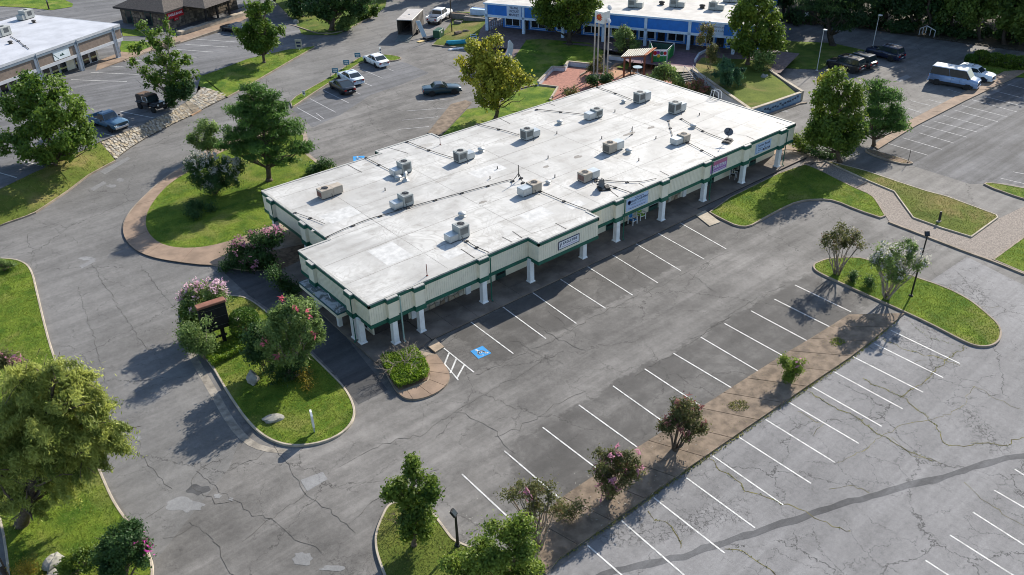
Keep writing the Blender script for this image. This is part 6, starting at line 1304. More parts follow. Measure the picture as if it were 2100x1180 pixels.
b = MB(); b.add([(-1.72, -.76, 1.62), (.28, -.72, 1.68), (.28, .72, 1.68), (-1.72, .76, 1.62), (-1.6, -.6, 1.74), (.2, -.58, 1.78), (.2, .58, 1.78), (-1.6, .6, 1.74)], [(0, 1, 5, 4), (1, 2, 6, 5), (2, 3, 7, 6), (3, 0, 4, 7), (4, 5, 6, 7), (3, 2, 1, 0)]); b.build('fabric_top', brown_f, t)
b = MB(); b.add([(.55, -.68, 1.06), (.55, .68, 1.06), (.3, .66, 1.66), (.3, -.66, 1.66)], [(0, 1, 2, 3)]); b.build('windshield', cg, t)
b = MB()
for s in (-1, 1): b.tube([(.56, s * .7, 1.04), (.3, s * .69, 1.7)], .03, 6)
b.tube([(.3, -.69, 1.68), (.3, .69, 1.68)], .03, 6); b.build('windshield_frame', trimb, t); b = MB(); b.bbox(1.74, 1.9, -.7, .7, .5, .64, .02); b.build('front_bumper', trimb, t)
# enclosed trailer with its ramp down
A, Bp = np.array(P(832, 79)), np.array(P(868, 42)); rz = math.atan2(*(Bp - A)[:2][::-1]); L = 6.3
t = thing('cargo_trailer', tuple(A + (Bp - A) / np.linalg.norm(Bp - A) * L / 2), 'grey enclosed cargo trailer with its rear ramp lowered to the ground', 'trailer', None, rz)
grey_w = M('trailer_side', (.13, .115, .10), .75, .35, 1.6, kind='obj', dirt=.5); grey_r = M('trailer_roof', (.40, .37, .34), .6, .12, 1.5, kind='obj')
b = MB(); h = L / 2
b.box(-h, h, -1.15, -1.1, .5, 2.6); b.box(-h, h, 1.1, 1.15, .5, 2.6); b.box(h - .05, h, -1.098, 1.098, .5, 2.6); b.box(-h, h, -1.098, 1.098, .42, .5); b.build('trailer_box', grey_w, t)
b = MB(); b.bbox(-h - .04, h + .04, -1.2, 1.2, 2.6, 2.7, .04); b.build('roof', grey_r, t); b = MB(); b.bbox(-.4, -.1, -.15, .15, 2.7, 2.78, .02); b.build('roof_vent', grey_r, t)
for i in range(9):
    for s in (-1, 1): b = MB(); b.box(-h + .35 + i * .68, -h + .39 + i * .68, s * 1.165 - .012, s * 1.165 + .012, .52, 2.58); b.build('side_rib', trimb, t)
b = MB(); b.add([(-h - .02, -1.05, .5), (-h - .02, 1.05, .5), (-h - 2.1, 1.05, .06), (-h - 2.1, -1.05, .06), (-h - .02, -1.05, .44), (-h - .02, 1.05, .44), (-h - 2.1, 1.05, .0), (-h - 2.1, -1.05, .0)], [(0, 1, 2, 3), (7, 6, 5, 4), (0, 3, 7, 4), (1, 5, 6, 2), (2, 6, 7, 3), (0, 4, 5, 1)]); b.build('ramp', M('ramp_ply', (.10, .115, .11), .7, .2, 3), t)
for s in (-1, 1):
    for xx in (-.45, .45): wheel(t, xx - .3, s * 1.2, .33, .2, s)
    b = MB(); b.bbox(-1.25, .65, s * 1.22 - .1, s * 1.22 + .1, .72, .78, .02); b.build('fender', trimb, t)
b = MB(); b.tube([(h, -.6, .45), (h + 1.0, 0, .45)], .05, 6); b.tube([(h, .6, .45), (h + 1.0, 0, .45)], .05, 6); b.build('tow_bar', trimb, t)
for k, s in (('side panel stored upright inside the trailer', 0),):
    b = MB(); b.box(-1.2, h - .3, -.9, -.2, .52, 1.5); b.build('stored_load', M('load_dark', (.05, .04, .035), .9, .4, 2), t)

# ================================================================ posts, lamps, signs
def lamp(x, y, ytop, label, head='box', z0=.12, r=.06, mat=black_m, rz=0.0, lean=None):
    base = P(x, y, z0); hh = hat(base, ytop) - z0; t = thing('lamp_post', base, label, 'lamp post', None, rz)
    b = MB(); b.tube([(0, 0, 0), (0, 0, hh)], r * 1.15, 8, r * .8); b.build('pole', mat, t); b = MB(); b.lathe([(.16, -.02), (.16, .06), (.09, .1)], 10); b.build('base_plate', mat, t)
    b = MB()
    if head == 'box': b.T = Matrix.Translation((0, 0, hh)) @ Matrix.Rotation(R(-38), 4, 'X'); b.bbox(-.17, .17, -.09, .05, 0, .38, .02)
    else: b.bbox(-.18, .18, -.4, .06, hh, hh + .12, .02)
    hd = b.build('lamp_head', mat, t); b = MB()
    if head == 'box': b.T = Matrix.Translation((0, 0, hh)) @ Matrix.Rotation(R(-38), 4, 'X'); b.box(-.13, .13, -.096, -.088, .05, .33)
    else: b.box(-.14, .14, -.36, -.05, hh - .012, hh)
    b.build('lens', glass_d if head == 'box' else head_m, hd); return t
lamp(1868, 607, 485, 'tall dark lamp post with a tilted square head on the tapered island', rz=-YAW)
lamp(939, 1118, 1058, 'black post with a square flood lamp beside the slim young tree', rz=-YAW + 1.2, r=.075)
lamp(1675, 145, 62, 'pale lamp pole in front of the shaded lawn by the dark cars', 'arm', mat=M('pole_grey', (.42, .43, .43), .5, .1, 2), r=.05)
lamp(1788, 104, 32, 'pale lamp pole left of the wood behind the navy car', 'arm', mat=MATS['pole_grey'], r=.05)
pole_w = M('timber_pole', (.055, .04, .032), .9, .3, 3, bump=.4)
def upole(x, y, ytop, label, r=.12, z0=0, fn=None, name='utility_pole', base=None):
    base = base or (fn or (lambda a, b_: P(a, b_, z0)))(x, y); hh = hat(base, ytop) - base[2]; t = thing(name, base, label, 'pole')
    b = MB(); b.tube([(0, 0, -.1), (0, 0, hh * .5), (0, 0, hh)], r, 9, r * .75); b.build('shaft', pole_w, t)
    b = MB(); b.box(-.05, .05, -r - .02, -r + .03, hh * .2, hh * .2 + .3); b.build('tag_plate', metal_g, t)
upole(927, 67, -12, 'dark wooden pole on the grass by the green transformer box', .09, .05)
upole(101, 20, -60, 'dark wooden pole on the far lawn behind the left building', .12, fn=PL)
base_ = P(17, 1190, .1); upole(0, 0, 1020, 'thick dark pole cut by the lower left frame edge', .14, base=base_)
post_w = M('post_white', (.6, .6, .6), .6, .08, 2); sgn_teal = M('sign_teal', (.05, .16, .24), .5, .1)
def smallsign(x, y, ytop, w, h, label, board=sgn_teal, post=black_m, text_=None, fn=None, z0=.14, rz=-YAW, d=.03, twop=False):
    base = (fn or (lambda a, b_: P(a, b_, z0)))(x, y); hh = hat(base, ytop) - base[2]; t = thing('sign_post', base, label, 'sign', None, rz)
    if twop:
        for s in (-1, 1): b = MB(); b.box(s * w * .35 - .04, s * w * .35 + .04, -.03, .03, 0, hh - h * .4); b.build('post', post, t)
    else: b = MB(); b.box(-.03, .03, -.02, .02, 0, hh - h * .3); b.build('post', post, t)
    b = MB(); b.box(-w / 2, w / 2, -.02 - d, -.02, hh - h, hh); bd = b.build('board', board, t)
    b = MB(); b.box(-w * .36, w * .36, -.027 - d, -.02 - d, hh - h * .45, hh - h * .25); b.box(-w * .3, w * .3, -.027 - d, -.02 - d, hh - h * .8, hh - h * .6); b.build('print', post_w if board is sgn_teal else navy, bd)
smallsign(688.5, 155, 140, .8, .62, 'teal parking sign leftmost on the narrow grass median')
smallsign(711.5, 139, 123.5, .8, .62, 'teal parking sign in the middle of the narrow grass median')
smallsign(734.5, 123.5, 108.5, .8, .62, 'teal parking sign nearest the tip of the narrow grass median')
smallsign(624, 197.5, 186, .35, .5, 'small white sign low on the narrow grass median', post_w, post_w)
smallsign(780.5, 117, 97, .45, 1.1, 'slim white sign panel at the tip of the narrow median', post_w, black_m, rz=-YAW + 1.1)
smallsign(614, 103, 81, .9, 1.3, 'square pale sign on a white post at the tip of the grass wedge', M('sign_beige', (.35, .34, .31), .6), post_w, z0=.3)
b = MB(P(679.5, 167, .14)); p = P(679.5, 167, .14); b.tube([p, (p[0], p[1], hat(p, 150))], .02, 5); b.box(p[0] - .05, p[0] + .05, p[1] - .012, p[1] + .012, p[2] + .2, p[2] + .4); tag(b.build('marker_stake', pole_w, None, False, p), 'thin dark marker stake beside the leftmost teal sign', 'stake')
p = P(1862, 333, .14); hz_ = hat(p, 307); b = MB(p); b.tube([p, (p[0], p[1], hz_)], .025, 6); b.box(p[0] - .05, p[0] + .05, p[1] - .05, p[1] + .05, .12, .2); tag(b.build('marker_post', black_m, None, False, p), 'thin dark post on the small spur by the right lot', 'post')
# shield shaped signpost seen edge on
base = P(645, 886, .13); t = thing('sign_post', base, 'slim grey signpost with a shield panel seen edge on, casting a shield shadow', 'sign', None, math.atan2(base[1], base[0]) + .05)
b = MB(); b.box(-.05, .05, -.04, .04, 0, .95); b.build('post', M('post_grey', (.34, .36, .38), .6), t)
b = MB(); prof = [(-.34, .62), (-.14, .42), (.14, .42), (.34, .62), (.34, 1.38), (.2, 1.62), (-.12, 1.66), (-.34, 1.5)]; n = len(prof)
b.add([(x, -.06, z) for x, z in prof] + [(x, .06, z) for x, z in prof], [tuple(range(n)), tuple(range(2 * n - 1, n - 1, -1))] + [(i, n + i, n + (i + 1) % n, (i + 1) % n) for i in range(n)]); b.build('panel', M('panel_grey', (.62, .63, .62), .5, .1, 2), t)
# black billboard on a pedestal, darkened further in colour for its shaded back
xb = P(471, 665, 1.35); pr = np.array(xb); zt_ = hat((xb[0], xb[1], 1.35), 614); pl_ = np.array(P(403, 632, zt_)); u = pl_ - pr; u[2] = 0; Lb = np.linalg.norm(u); u /= Lb; rz = math.atan2(u[1], u[0]); c = pr + u * Lb / 2
t = thing('billboard', (c[0], c[1], .12), 'black panelled sign on a dark pedestal with a brown top edge, its shaded back darkened in the colour', 'sign', None, rz)
sb = M('sign_black_shaded', (.012, .011, .011), .85, .3, 2); z0, z1 = 1.35 - .12, zt_ - .12  # near-black colour also holds the shade on this side
b = MB(); b.bbox(-Lb / 2, Lb / 2, -.22, .22, z0, z1 - .06, .03); b.build('panel', sb, t); b = MB(); b.bbox(-Lb / 2 - .06, Lb / 2 + .06, -.3, .3, z1 - .06, z1 + .1, .03); b.build('top_cap', M('sign_cap_brown', (.20, .085, .055), .7, .2, 2), t)
for s in (-1, 1): b = MB(); b.box(s * .35 - .12, s * .35 + .12, -.14, .14, 0, z0); b.build('pedestal_post', sb, t)
b = MB(); b.box(-.6, .6, -.08, .08, .5, .6); b.build('cross_bar', sb, t)
for i in range(3): b = MB(); b.box(-Lb / 2 + .1, Lb / 2 - .1, .222, .232, z0 + .3 + i * .7, z0 + .33 + i * .7); b.build('rail', M('sign_rail', (.05, .05, .05), .5), t)
# rocks
rock_m = M('boulder', (.26, .25, .22), .9, .25, 1.8, bump=.6, bscale=8, kind='obj', dirt=.5)
def rock_mesh(seed, sx=1, sy=1, sz=.6, sub=3):
    bm = bmesh.new(); bmesh.ops.create_icosphere(bm, subdivisions=sub, radius=1); rg = np.random.default_rng(seed); fr = [(rg.normal(0, 1.6, 3), rg.uniform(0, 6.28), rg.uniform(.05, .14)) for _ in range(9)]
    cut = [rg.normal(0, 1, 3) for _ in range(5)]
    for v in bm.verts:
        p = np.array(v.co); p = p * (1 + sum(a * math.sin(k @ p * 1.6 + ph) for k, ph, a in fr))
        for c in cut:
            c = c / np.linalg.norm(c); d = p @ c - .72
            if d > 0: p = p - c * d * .85
        v.co = (p[0] * sx, p[1] * sy, p[2] * sz + sz * .35)
    me = bpy.data.meshes.new('boulder'); bm.to_mesh(me); bm.free(); me.materials.append(rock_m); return me
for x, y, s, lab, sd in [(520, 782, (.75, .55, .62), 'pale boulder at the foot of the largest myrtle', 1), (562, 862, (.75, .5, .35), 'flat pale boulder alone on the sign island lawn', 2), (116, 1160, (.85, .6, .6), 'grey boulder beside the low green bush at lower left', 3), (108, 1182, (.5, .4, .3), 'small flat stone below the grey boulder at lower left', 4), (1566, 160, (.6, .45, .5), 'grey boulder on the walled mound by its right wall', 5), (608, 47, (.7, .5, .5), 'pale rock in the shade of the trees at the lot corner', 6), (478, 661, (.7, .4, .3), 'flat rock between the black sign and the dome shrub', 7)]:
    o = link('boulder', rock_mesh(sd, *[k * .82 for k in s]), None, P(x, y, .1 if sd != 5 else .8)); o.rotation_euler = (0, 0, sd * 1.3); tag(o, lab, 'rock')
# ground light stub on the dry strip
t = thing('ground_post', P(1926, 454, .13), 'short tilted black post on a pale foot in the dry grass strip', 'post', None, 0)
b = MB(); b.tube([(0, 0, .03), (.12, .1, .85)], .1, 8); b.build('post', black_m, t); b = MB(); b.bbox(-.32, .12, -.16, .16, 0, .08, .02); b.build('foot', conc_pale, t)

# ================================================================ stone bank, stairs on the left
top_ = resample([PL(*q) for q in [(205, 293), (240, 278), (281, 261), (320, 243), (359, 224), (385, 207), (402, 193), (415, 178)]], 40)
bot_ = resample(px([(237, 328), (270, 303), (305, 281), (350, 258), (400, 234), (432, 217), (463, 202), (470, 197)]), 40)
b = MB(); n = 40
for i in range(n): b.v.append(tuple(top_[i] + np.array([0, 0, .0]))); b.v.append(tuple(bot_[i] + np.array([0, 0, .1])))
for i in range(n - 1): b.f.append([2 * i, 2 * i + 1, 2 * i + 3, 2 * i + 2]); b.m.append(0)
tag(b.build('bank_slope', M('bank_soil', (.17, .145, .11), .95, .35, 2, bump=.6)), kind='structure')
bank = thing('stone_bank', tuple(bot_[18]), 'long sloping bank of pale fieldstones between the left lot and the drive', 'stone bank'); wo = W(bank)
var = []
for k in range(7):
    rg = np.random.default_rng(k + 60); m_ = 7; an = np.sort(rg.uniform(0, 6.28, m_)) * .35 + np.linspace(0, 6.28, m_ + 1)[:-1] * .9; rr = rg.uniform(.75, 1.1, m_)
    v = [(math.cos(a) * r_, math.sin(a) * r_, 0) for a, r_ in zip(an, rr)] + [(math.cos(a) * r_ * .86, math.sin(a) * r_ * .9, .2 + rg.uniform(-.1, .08)) for a, r_ in zip(an, rr)] + [(0, 0, .26)]
    b = MB(); b.add(v, [(i, (i + 1) % m_, m_ + (i + 1) % m_, m_ + i) for i in range(m_)] + [(m_ + i, m_ + (i + 1) % m_, 2 * m_) for i in range(m_)]); var.append([b.mesh('stone', M('bank_stone_%s' % nm, c_, .9, .25, 3, bump=.5)) for nm, c_ in (('a', (.33, .30, .25)), ('b', (.24, .22, .19)), ('c', (.29, .24, .17)))])
rg = np.random.default_rng(9); cnt = 0; nu = 46
for i in range(nu):
    for j in range(6):
        f_ = (i + .5 + rg.uniform(-.25, .25)) / nu; v_ = (j + .5 + rg.uniform(-.22, .22)) / 6
        if .66 < f_ < .74: continue                        # the stairs
        k = f_ * (n - 1); i0 = int(k); fr_ = k - i0; i1 = min(i0 + 1, n - 1); T_ = top_[i0] * (1 - fr_) + top_[i1] * fr_; B_ = bot_[i0] * (1 - fr_) + bot_[i1] * fr_ + np.array([0, 0, .1])
        pos = T_ * (1 - v_) + B_ * v_; dn_ = B_ - T_; al = bot_[i1] - bot_[i0] if i1 > i0 else bot_[-1] - bot_[-2]
        nr = Vector(np.cross(al, -dn_)).normalized()
        if nr.z < 0: nr = -nr
        wd = np.linalg.norm(bot_[-1] - bot_[0]) / nu; s = wd * rg.uniform(.4, .75); s2 = np.linalg.norm(dn_) / 6 * rg.uniform(.42, .75)
        o = link('stone', var[rg.integers(0, 7)][rg.integers(0, 3)], bank); xa = Vector(al).normalized(); ya = nr.cross(xa)
        mt = Matrix((xa, ya, nr)).transposed().to_4x4() @ Matrix.Rotation(rg.uniform(0, 6.28), 4, 'Z') @ Matrix.Diagonal((s, s2, min(s, s2) * .8, 1)); mt.translation = Vector(pos - np.array(wo)); o.matrix_local = mt; cnt += 1
b = MB(); sheet_mesh(b, ccw([PL(412, 156), PL(403, 175), PL(415, 179), P(470, 197, .1), P(467, 199, .13)])); tag(b.build('lawn', lawn_m), kind='structure')
# stairs through the bank
st0, st1 = np.array(PL(366, 205)), np.array(P(404, 233, .02)); sd = np.array([bot_[-1][0] - bot_[0][0], bot_[-1][1] - bot_[0][1], 0]); sd /= np.linalg.norm(sd)
t = thing('outdoor_stairs', tuple(st1), 'tan stone steps with a metal handrail cutting through the stone bank', 'stairs')
ns = 7; step_m = M('step_tan', (.30, .19, .115), .9, .25, 2, bump=.4)
for i in range(ns):
    a = st1 + (st0 - st1) * i / ns; c = st1 + (st0 - st1) * (i + 1) / ns; z = st0[2] * (i + 1) / ns; dd = (c - a); dd[2] = 0
    b = MB(tuple(st1)); b.prism(ccw([tuple((a - sd * .9)[:2]), tuple((a + sd * .9)[:2]), tuple((a + sd * .9 + dd * 1.3)[:2]), tuple((a - sd * .9 + dd * 1.3)[:2])]), -.05, z); b.build('step', step_m, t)
for side in (.95,):
    pts = [st1 + (st0 - st1) * f_ + sd * side + np.array([0, 0, .95 + (st0[2]) * 0]) for f_ in np.linspace(0, 1, 5)]
    b = MB(tuple(st1)); b.tube([tuple(p) for p in pts], .03, 6); b.build('handrail', metal_g, t)
    for f_ in np.linspace(0, 1, 9):
        q = st1 + (st0 - st1) * f_ + sd * side; b = MB(tuple(st1)); b.tube([tuple(q), tuple(q + np.array([0, 0, .95]))], .018, 5); b.build('baluster', metal_g, t)

# ================================================================ the left lot and its shops
LOTP = [PL(*q) for q in [(-500, 620), (-200, 480), (0, 388), (70, 354), (150, 318), (203, 292), (281, 261), (359, 224), (385, 207), (402, 193), (412, 156), (440, 147), (508, 121), (590, 102), (643, 96), (600, 40), (560, 0), (520, -60), (200, -80), (-300, -80), (-900, 100)]]
b = MB(); LOTP2 = [(p[0], p[1], p[2] + .012) for p in LOTP]; sheet_mesh(b, ccw(LOTP2)); tag(b.build('left_lot', asph_left), kind='structure')
q_ = [PL(88, 172), PL(241.7, 119.7)]; C1 = np.array(PL(241.7, 119.7)); C2 = np.array(PL(88, 172)); ul = (C2 - C1); ul[2] = 0; ul /= np.linalg.norm(ul); vl = np.array([ul[1], -ul[0], 0])
if vl @ NV < 0: vl = -vl
zg = C1[2]; hr = hat((C1[0], C1[1], zg), 55) - zg                 # roof height over the column line
zr = zg + hr
def lp(s, d, z): q = C1 + ul * s + vl * d; return (q[0], q[1], z)
e1 = np.array(P(247, 50, zr)) - C1; s_end = float(e1 @ ul); e2_ = np.array(P(76, 21.5, zr)) - C1; d_back = float(e2_ @ vl)
lb = thing('shop_building', lp(8, 4, zg), 'long building with a pale roof, brown fascia panels and white columns', 'building'); wo = W(lb)
pale_roof = M('pale_roof', (.42, .43, .46), .7, .12, .5, dirt=.35); brown_p = M('fascia_brown', (.20, .155, .125), .8, .14, 3); trim_w = M('trim_grey_white', (.46, .47, .49), .6, .08, 2); grey_tr = M('trim_slate', (.17, .21, .25), .5, .1, 2); tanw = M('window_band_tan', (.42, .38, .18), .7, .1, 2)
E1 = 46
def lbox(name, s0, s1, d0, d1, z0, z1, mat, parent=lb):
    b = MB(wo); b.prism(ccw([lp(s0, d0, 0)[:2], lp(s1, d0, 0)[:2], lp(s1, d1, 0)[:2], lp(s0, d1, 0)[:2]]), z0, z1, True); return b.build(name, mat, parent)
rf = lbox('roof', s_end, E1, -.3, d_back, zr - .2, zr, pale_roof); lbox('roof_edge', s_end - .05, E1, -.36, -.3, zr - .3, zr + .02, trim_w, rf); lbox('roof_edge', s_end - .06, s_end, -.3, d_back, zr - .3, zr + .02, trim_w, rf)
lbox('slate_trim', s_end - .02, E1, -.33, -.27, zr - .62, zr - .305, grey_tr); fh = 1.55
lbox('end_fascia', s_end + .0, s_end + .05, -.2, d_back - .1, zr - .3 - fh, zr - .31, brown_p); lbox('end_trim', s_end - .02, s_end + .06, -.22, d_back, zr - fh - .62, zr - .3 - fh, trim_w)
lbox('soffit', s_end + .06, E1, -.15, d_back, zr - fh - .45, zr - fh - .35, soffit_m); lbox('wall', s_end + 3.2, E1, 1.4, d_back - .5, zg - .3, zr - .21, cream)
lbox('white_band', s_end, E1, -.3, -.12, zr - fh - .62, zr - fh - .25, trim_w)
sp = np.linalg.norm((np.array(PL(165.5, 145)) - C1)); k = 0; s = 0.0
while s < E1 - 2:
    p0 = s if k else s; c = lp(s, -.02, zg)
    b = MB(wo); hw = .17
    b.prism(ccw([lp(s - hw, -.32, 0)[:2], lp(s + hw, -.32, 0)[:2], lp(s + hw, .1, 0)[:2], lp(s - hw, .1, 0)[:2]]), zg - .05, zr - .02, True); cl = b.build('column', trim_w, lb)
    b = MB(wo); b.prism(ccw([lp(s - .27, -.42, 0)[:2], lp(s + .27, -.42, 0)[:2], lp(s + .27, .2, 0)[:2], lp(s - .27, .2, 0)[:2]]), zg, zg + .14, True); b.build('column_base', trim_w, cl)
    lbox('downspout', s - .3, s - .2, -.4, -.33, zg + .1, zr - .1, grey_tr, cl)
    sn = s + sp
    lbox('fascia', s + hw + .02, min(sn - hw - .02, E1), -.22, -.12, zr - .3 - fh + .06, zr - .32, brown_p)
    for a in np.arange(s + .8, sn - .8, 1.3):
        if a < s_end + 3.3: continue
        ii = int(round(a * 3)) % 4
        w = lbox('door' if ii == 0 else 'window', a, a + 1.15, 1.32, 1.39, zg + (.05 if ii == 0 else .12), zr - fh - .8, trim_w)
        lbox('pane', a + .1, a + 1.05, 1.29, 1.318, zg + (.2 if ii == 0 else .22), zr - fh - .7, glass_d, w)
        if ii != 0: lbox('window_band', a + .1, a + 1.05, 1.27, 1.288, zg + .75, zg + .95, tanw, w)
    s = sn; k += 1
lbox('fascia', s_end + .05, -.2, -.22, -.12, zr - .3 - fh + .06, zr - .32, brown_p)
wk_ = thing('sidewalk', lp(4, -1, zg), 'brown walk along the white columns of the left building', 'sidewalk')
for i in range(16): 
    b = MB(W(wk_)); b.prism(ccw([lp(-2.2 + i * 2.4, -1.7, 0)[:2], lp(.17 + i * 2.4, -1.7, 0)[:2], lp(.17 + i * 2.4, 1.38, 0)[:2], lp(-2.2 + i * 2.4, 1.38, 0)[:2]]), zg - .4, zg + .13); b.build('slab', slab_tan, wk_)
rot_l = math.atan2(ul[1], ul[0])
def zl_top(x, y): return P(x, y, zr)
for x, y, lab in ((57, 38, 'grey air conditioner at the back of the left building roof'), (9, 73, 'grey air conditioner cut by the left frame edge on the left building')):
    hvac(x, y, 1, lab, 1.15, .7, 1.5, .5, hv_grey, hv_grey, hv_dark, z=zr, fn=lambda a, b_: P(a, b_, zr), rz=rot_l, dw=1.25)
for x, y, lab in ((70, 47, 'small dark vent on the pale left roof, the farther one'), (22, 90, 'small dark vent on the pale left roof, the nearer one')):
    t = thing('roof_vent', P(x, y, zr), lab, 'vent'); b = MB(); b.lathe([(.3, 0), (.2, .06), (.18, .2), (.3, .22), (.28, .34), (.05, .4)], 12); b.build('vent_cap', dark_line, t, True)
p = [np.array(P(*q, zr)) for q in [(22, 76), (38, 85), (50, 95), (60, 102)]]; b = MB(tuple(p[0])); b.tube([tuple(q + np.array([0, 0, .08])) for q in p], .04, 6)
for q in p[1:3]: b.box(q[0] - .2, q[0] + .2, q[1] - .12, q[1] + .12, zr, zr + .07)
tag(b.build('conduit', hv_dark, None, False, tuple(p[0])), 'dark conduit snaking over the pale roof of the left building', 'pipe', kind=None)
# banner on the fascia
cb = C1 + ul * (sp + .9) ; m4 = Matrix(((ul[0] * -1, 0, -vl[0], 0), (ul[1] * -1, 0, -vl[1], 0), (0, 1, 0, 0), (0, 0, 0, 1)))
bp_ = lp(sp + 2.35, -.23, zr - 1.15); t = thing('banner', bp_, 'white banner with a green mountain mark on the brown fascia', 'banner'); m4.translation = Vector((0, 0, 0))
b = MB(); b.T = m4; b.box(-1.25, 1.25, -.55, .55, 0, .03); b.build('cloth', M('banner_white', (.62, .68, .70), .6, .08, 2), t)
b = MB(); b.T = m4; b.add([(-.35, -.2, .035), (.05, -.2, .035), (-.15, .05, .035)], [(0, 1, 2)]); b.add([(-.1, -.2, .036), (.4, -.2, .036), (.1, .16, .036)], [(0, 1, 2)]); b.add([(-1.25, .2, .034), (-.6, -.5, .034), (-.5, -.5, .034), (-1.25, .35, .034)], [(0, 1, 2, 3)]); b.build('print', green_d, t)
# lawns and walks between the left shops and the bank
for q, nm in (([(250, 84), (300, 86), (318, 92), (290, 104), (250, 112), (246, 100)], 'lawn'), ([(248, 58), (280, 62), (330, 68), (300, 74), (252, 74)], 'lawn'), ([(-20, -30), (90, -20), (150, 8), (148, 14), (105, 21), (60, 16), (-20, 12)], 'lawn')):
    pp = ccw([PL(*k, .06) for k in q]); b = MB(); sheet_mesh(b, pp); tag(b.build(nm, lawn_m), kind='structure')
pp = ccw([PL(*k, .05) for k in [(255, 126), (300, 108), (330, 98), (370, 88), (460, 62), (520, 30), (560, 8), (530, 10), (490, 35), (440, 52), (375, 70), (300, 95), (262, 108)]]); b = MB(); sheet_mesh(b, pp); tag(b.build('tan_walk', slab_tan), kind='structure')
b = MB(); r_ = [np.array(PL(*k)) for k in [(255, 127), (300, 109), (370, 89), (460, 63)]]
for i in range(3):
    d = r_[i + 1] - r_[i]; d /= np.linalg.norm(d); nn_ = np.array([-d[1], d[0], 0]) * .1; zz = max(r_[i][2], r_[i + 1][2]); b.prism(ccw([tuple((r_[i] + nn_)[:2]), tuple((r_[i + 1] + nn_)[:2]), tuple((r_[i + 1] - nn_)[:2]), tuple((r_[i] - nn_)[:2])]), zz - .6, zz + .12)
tag(b.build('kerb', conc), kind='structure')
pp = ccw([PL(*k, .09) for k in [(357, 62), (415, 42), (470, 24), (520, 6), (500, 0), (440, 20), (400, 40)]]); b = MB(); sheet_mesh(b, pp); tag(b.build('bank_drive', asph_left), kind='structure')
b = MB(); r_ = resample([PL(*k) for k in [(368, 72), (430, 54), (500, 32), (560, 10)]], 8)
for i in range(7):
    d = r_[i + 1] - r_[i]; d /= np.linalg.norm(d); nn_ = np.array([-d[1], d[0], 0]) * .5; zz = r_[i][2]; b.prism(ccw([tuple((r_[i] + nn_)[:2]), tuple((r_[i + 1] + nn_)[:2]), tuple((r_[i + 1] - nn_)[:2]), tuple((r_[i] - nn_)[:2])]), zz - .3, zz + .5)
tag(b.build('island_wall', conc_pale, None), 'long low pale concrete wall beside the bank drive', 'wall')
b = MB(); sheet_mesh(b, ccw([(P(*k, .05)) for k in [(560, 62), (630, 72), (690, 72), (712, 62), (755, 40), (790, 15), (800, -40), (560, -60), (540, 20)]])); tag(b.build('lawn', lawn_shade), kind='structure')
b = MB(); r_ = resample(px([(570, 47), (610, 56), (650, 70), (690, 70), (715, 61), (760, 37)]), 12)
for i in range(11):
    d = r_[i + 1] - r_[i]; d /= np.linalg.norm(d); nn_ = np.array([-d[1], d[0], 0]) * .09; b.prism(ccw([tuple((r_[i] + nn_)[:2]), tuple((r_[i + 1] + nn_)[:2]), tuple((r_[i + 1] - nn_)[:2]), tuple((r_[i] - nn_)[:2])]), -.02, .16)
tag(b.build('kerb', conc), kind='structure')

# ================================================================ the bank
shingle = M('shingle_roof', (.085, .072, .062), .92, .35, 5, bump=.6, bscale=25, dirt=.3)
zb0 = PL(338, 62)[2]; wc_ = np.array(PL(341, 64)); ze = zb0 + 2.75
F0, L0, K0 = [np.array(P(*q, ze)) for q in ((336, 26.5), (233, 13.5), (379.7, 12))]
ub = K0 - F0; ub /= np.linalg.norm(ub); vb = np.array([-ub[1], ub[0], 0])
if vb @ (L0 - F0) < 0: vb = -vb
Dp = float((L0 - F0) @ vb); Lk = float((K0 - F0) @ ub); K1 = np.array(P(421, 18.3, ze)); po = float((K1 - F0) @ vb); pk = float((K1 - F0) @ ub)
bank_b = thing('bank_building', (*F0[:2], zb0), 'stone walled bank with a brown hipped shingle roof and a drive through porch', 'building'); wo = W(bank_b)
def bp(s, d, z): q = F0 + ub * s + vb * d; return (q[0], q[1], z)
LB = 17.0; hr_ = 2.4
def hip(b, s0, s1, d0, d1, z, hh, ov=0.0):
    m_ = (d1 - d0) / 2; A = [bp(s0, d0, z), bp(s1, d0, z), bp(s1, d1, z), bp(s0, d1, z), bp(s0 + m_, d0 + m_, z + hh), bp(max(s1 - m_, s0 + m_), d0 + m_, z + hh)]
    b.add(A, [(0, 1, 5, 4), (2, 3, 4, 5), (1, 2, 5), (3, 0, 4), (0, 3, 2, 1)])
b = MB(wo); hip(b, 0, LB, 0, Dp, ze, hr_); rfb = b.build('roof', shingle, bank_b); b = MB(wo); hip(b, pk - .05, pk + 11, po, 3.5, ze + .03, 1.5); b.build('porch_roof', shingle, bank_b)
for (s0, s1, d0, d1) in ((-.04, LB, -.04, .0), (-.04, 0, 0, Dp)):
    b = MB(wo); b.prism(ccw([bp(s0, d0, 0)[:2], bp(s1, d0, 0)[:2], bp(s1, d1, 0)[:2], bp(s0, d1, 0)[:2]]), ze - .25, ze + .02, True); b.build('eave_board', wood_dark, rfb)
w0 = float((np.array(PL(341, 64)) - F0) @ ub); d0 = float((np.array(PL(341, 64)) - F0) @ vb); w0 = max(.5, w0); d0 = max(.5, d0)
stonew = M('bank_wall_stone', (.11, .085, .065), .95, .45, 1.1, bump=.8, bscale=3, dirt=.4)
b = MB(wo); b.prism(ccw([bp(w0, d0, 0)[:2], bp(LB - .8, d0, 0)[:2], bp(LB - .8, Dp - .8, 0)[:2], bp(w0, Dp - .8, 0)[:2]]), zb0 - .5, ze - .02); b.build('wall', mortar, bank_b)
rg = np.random.default_rng(4); bs = [MB(wo), MB(wo), MB(wo)]
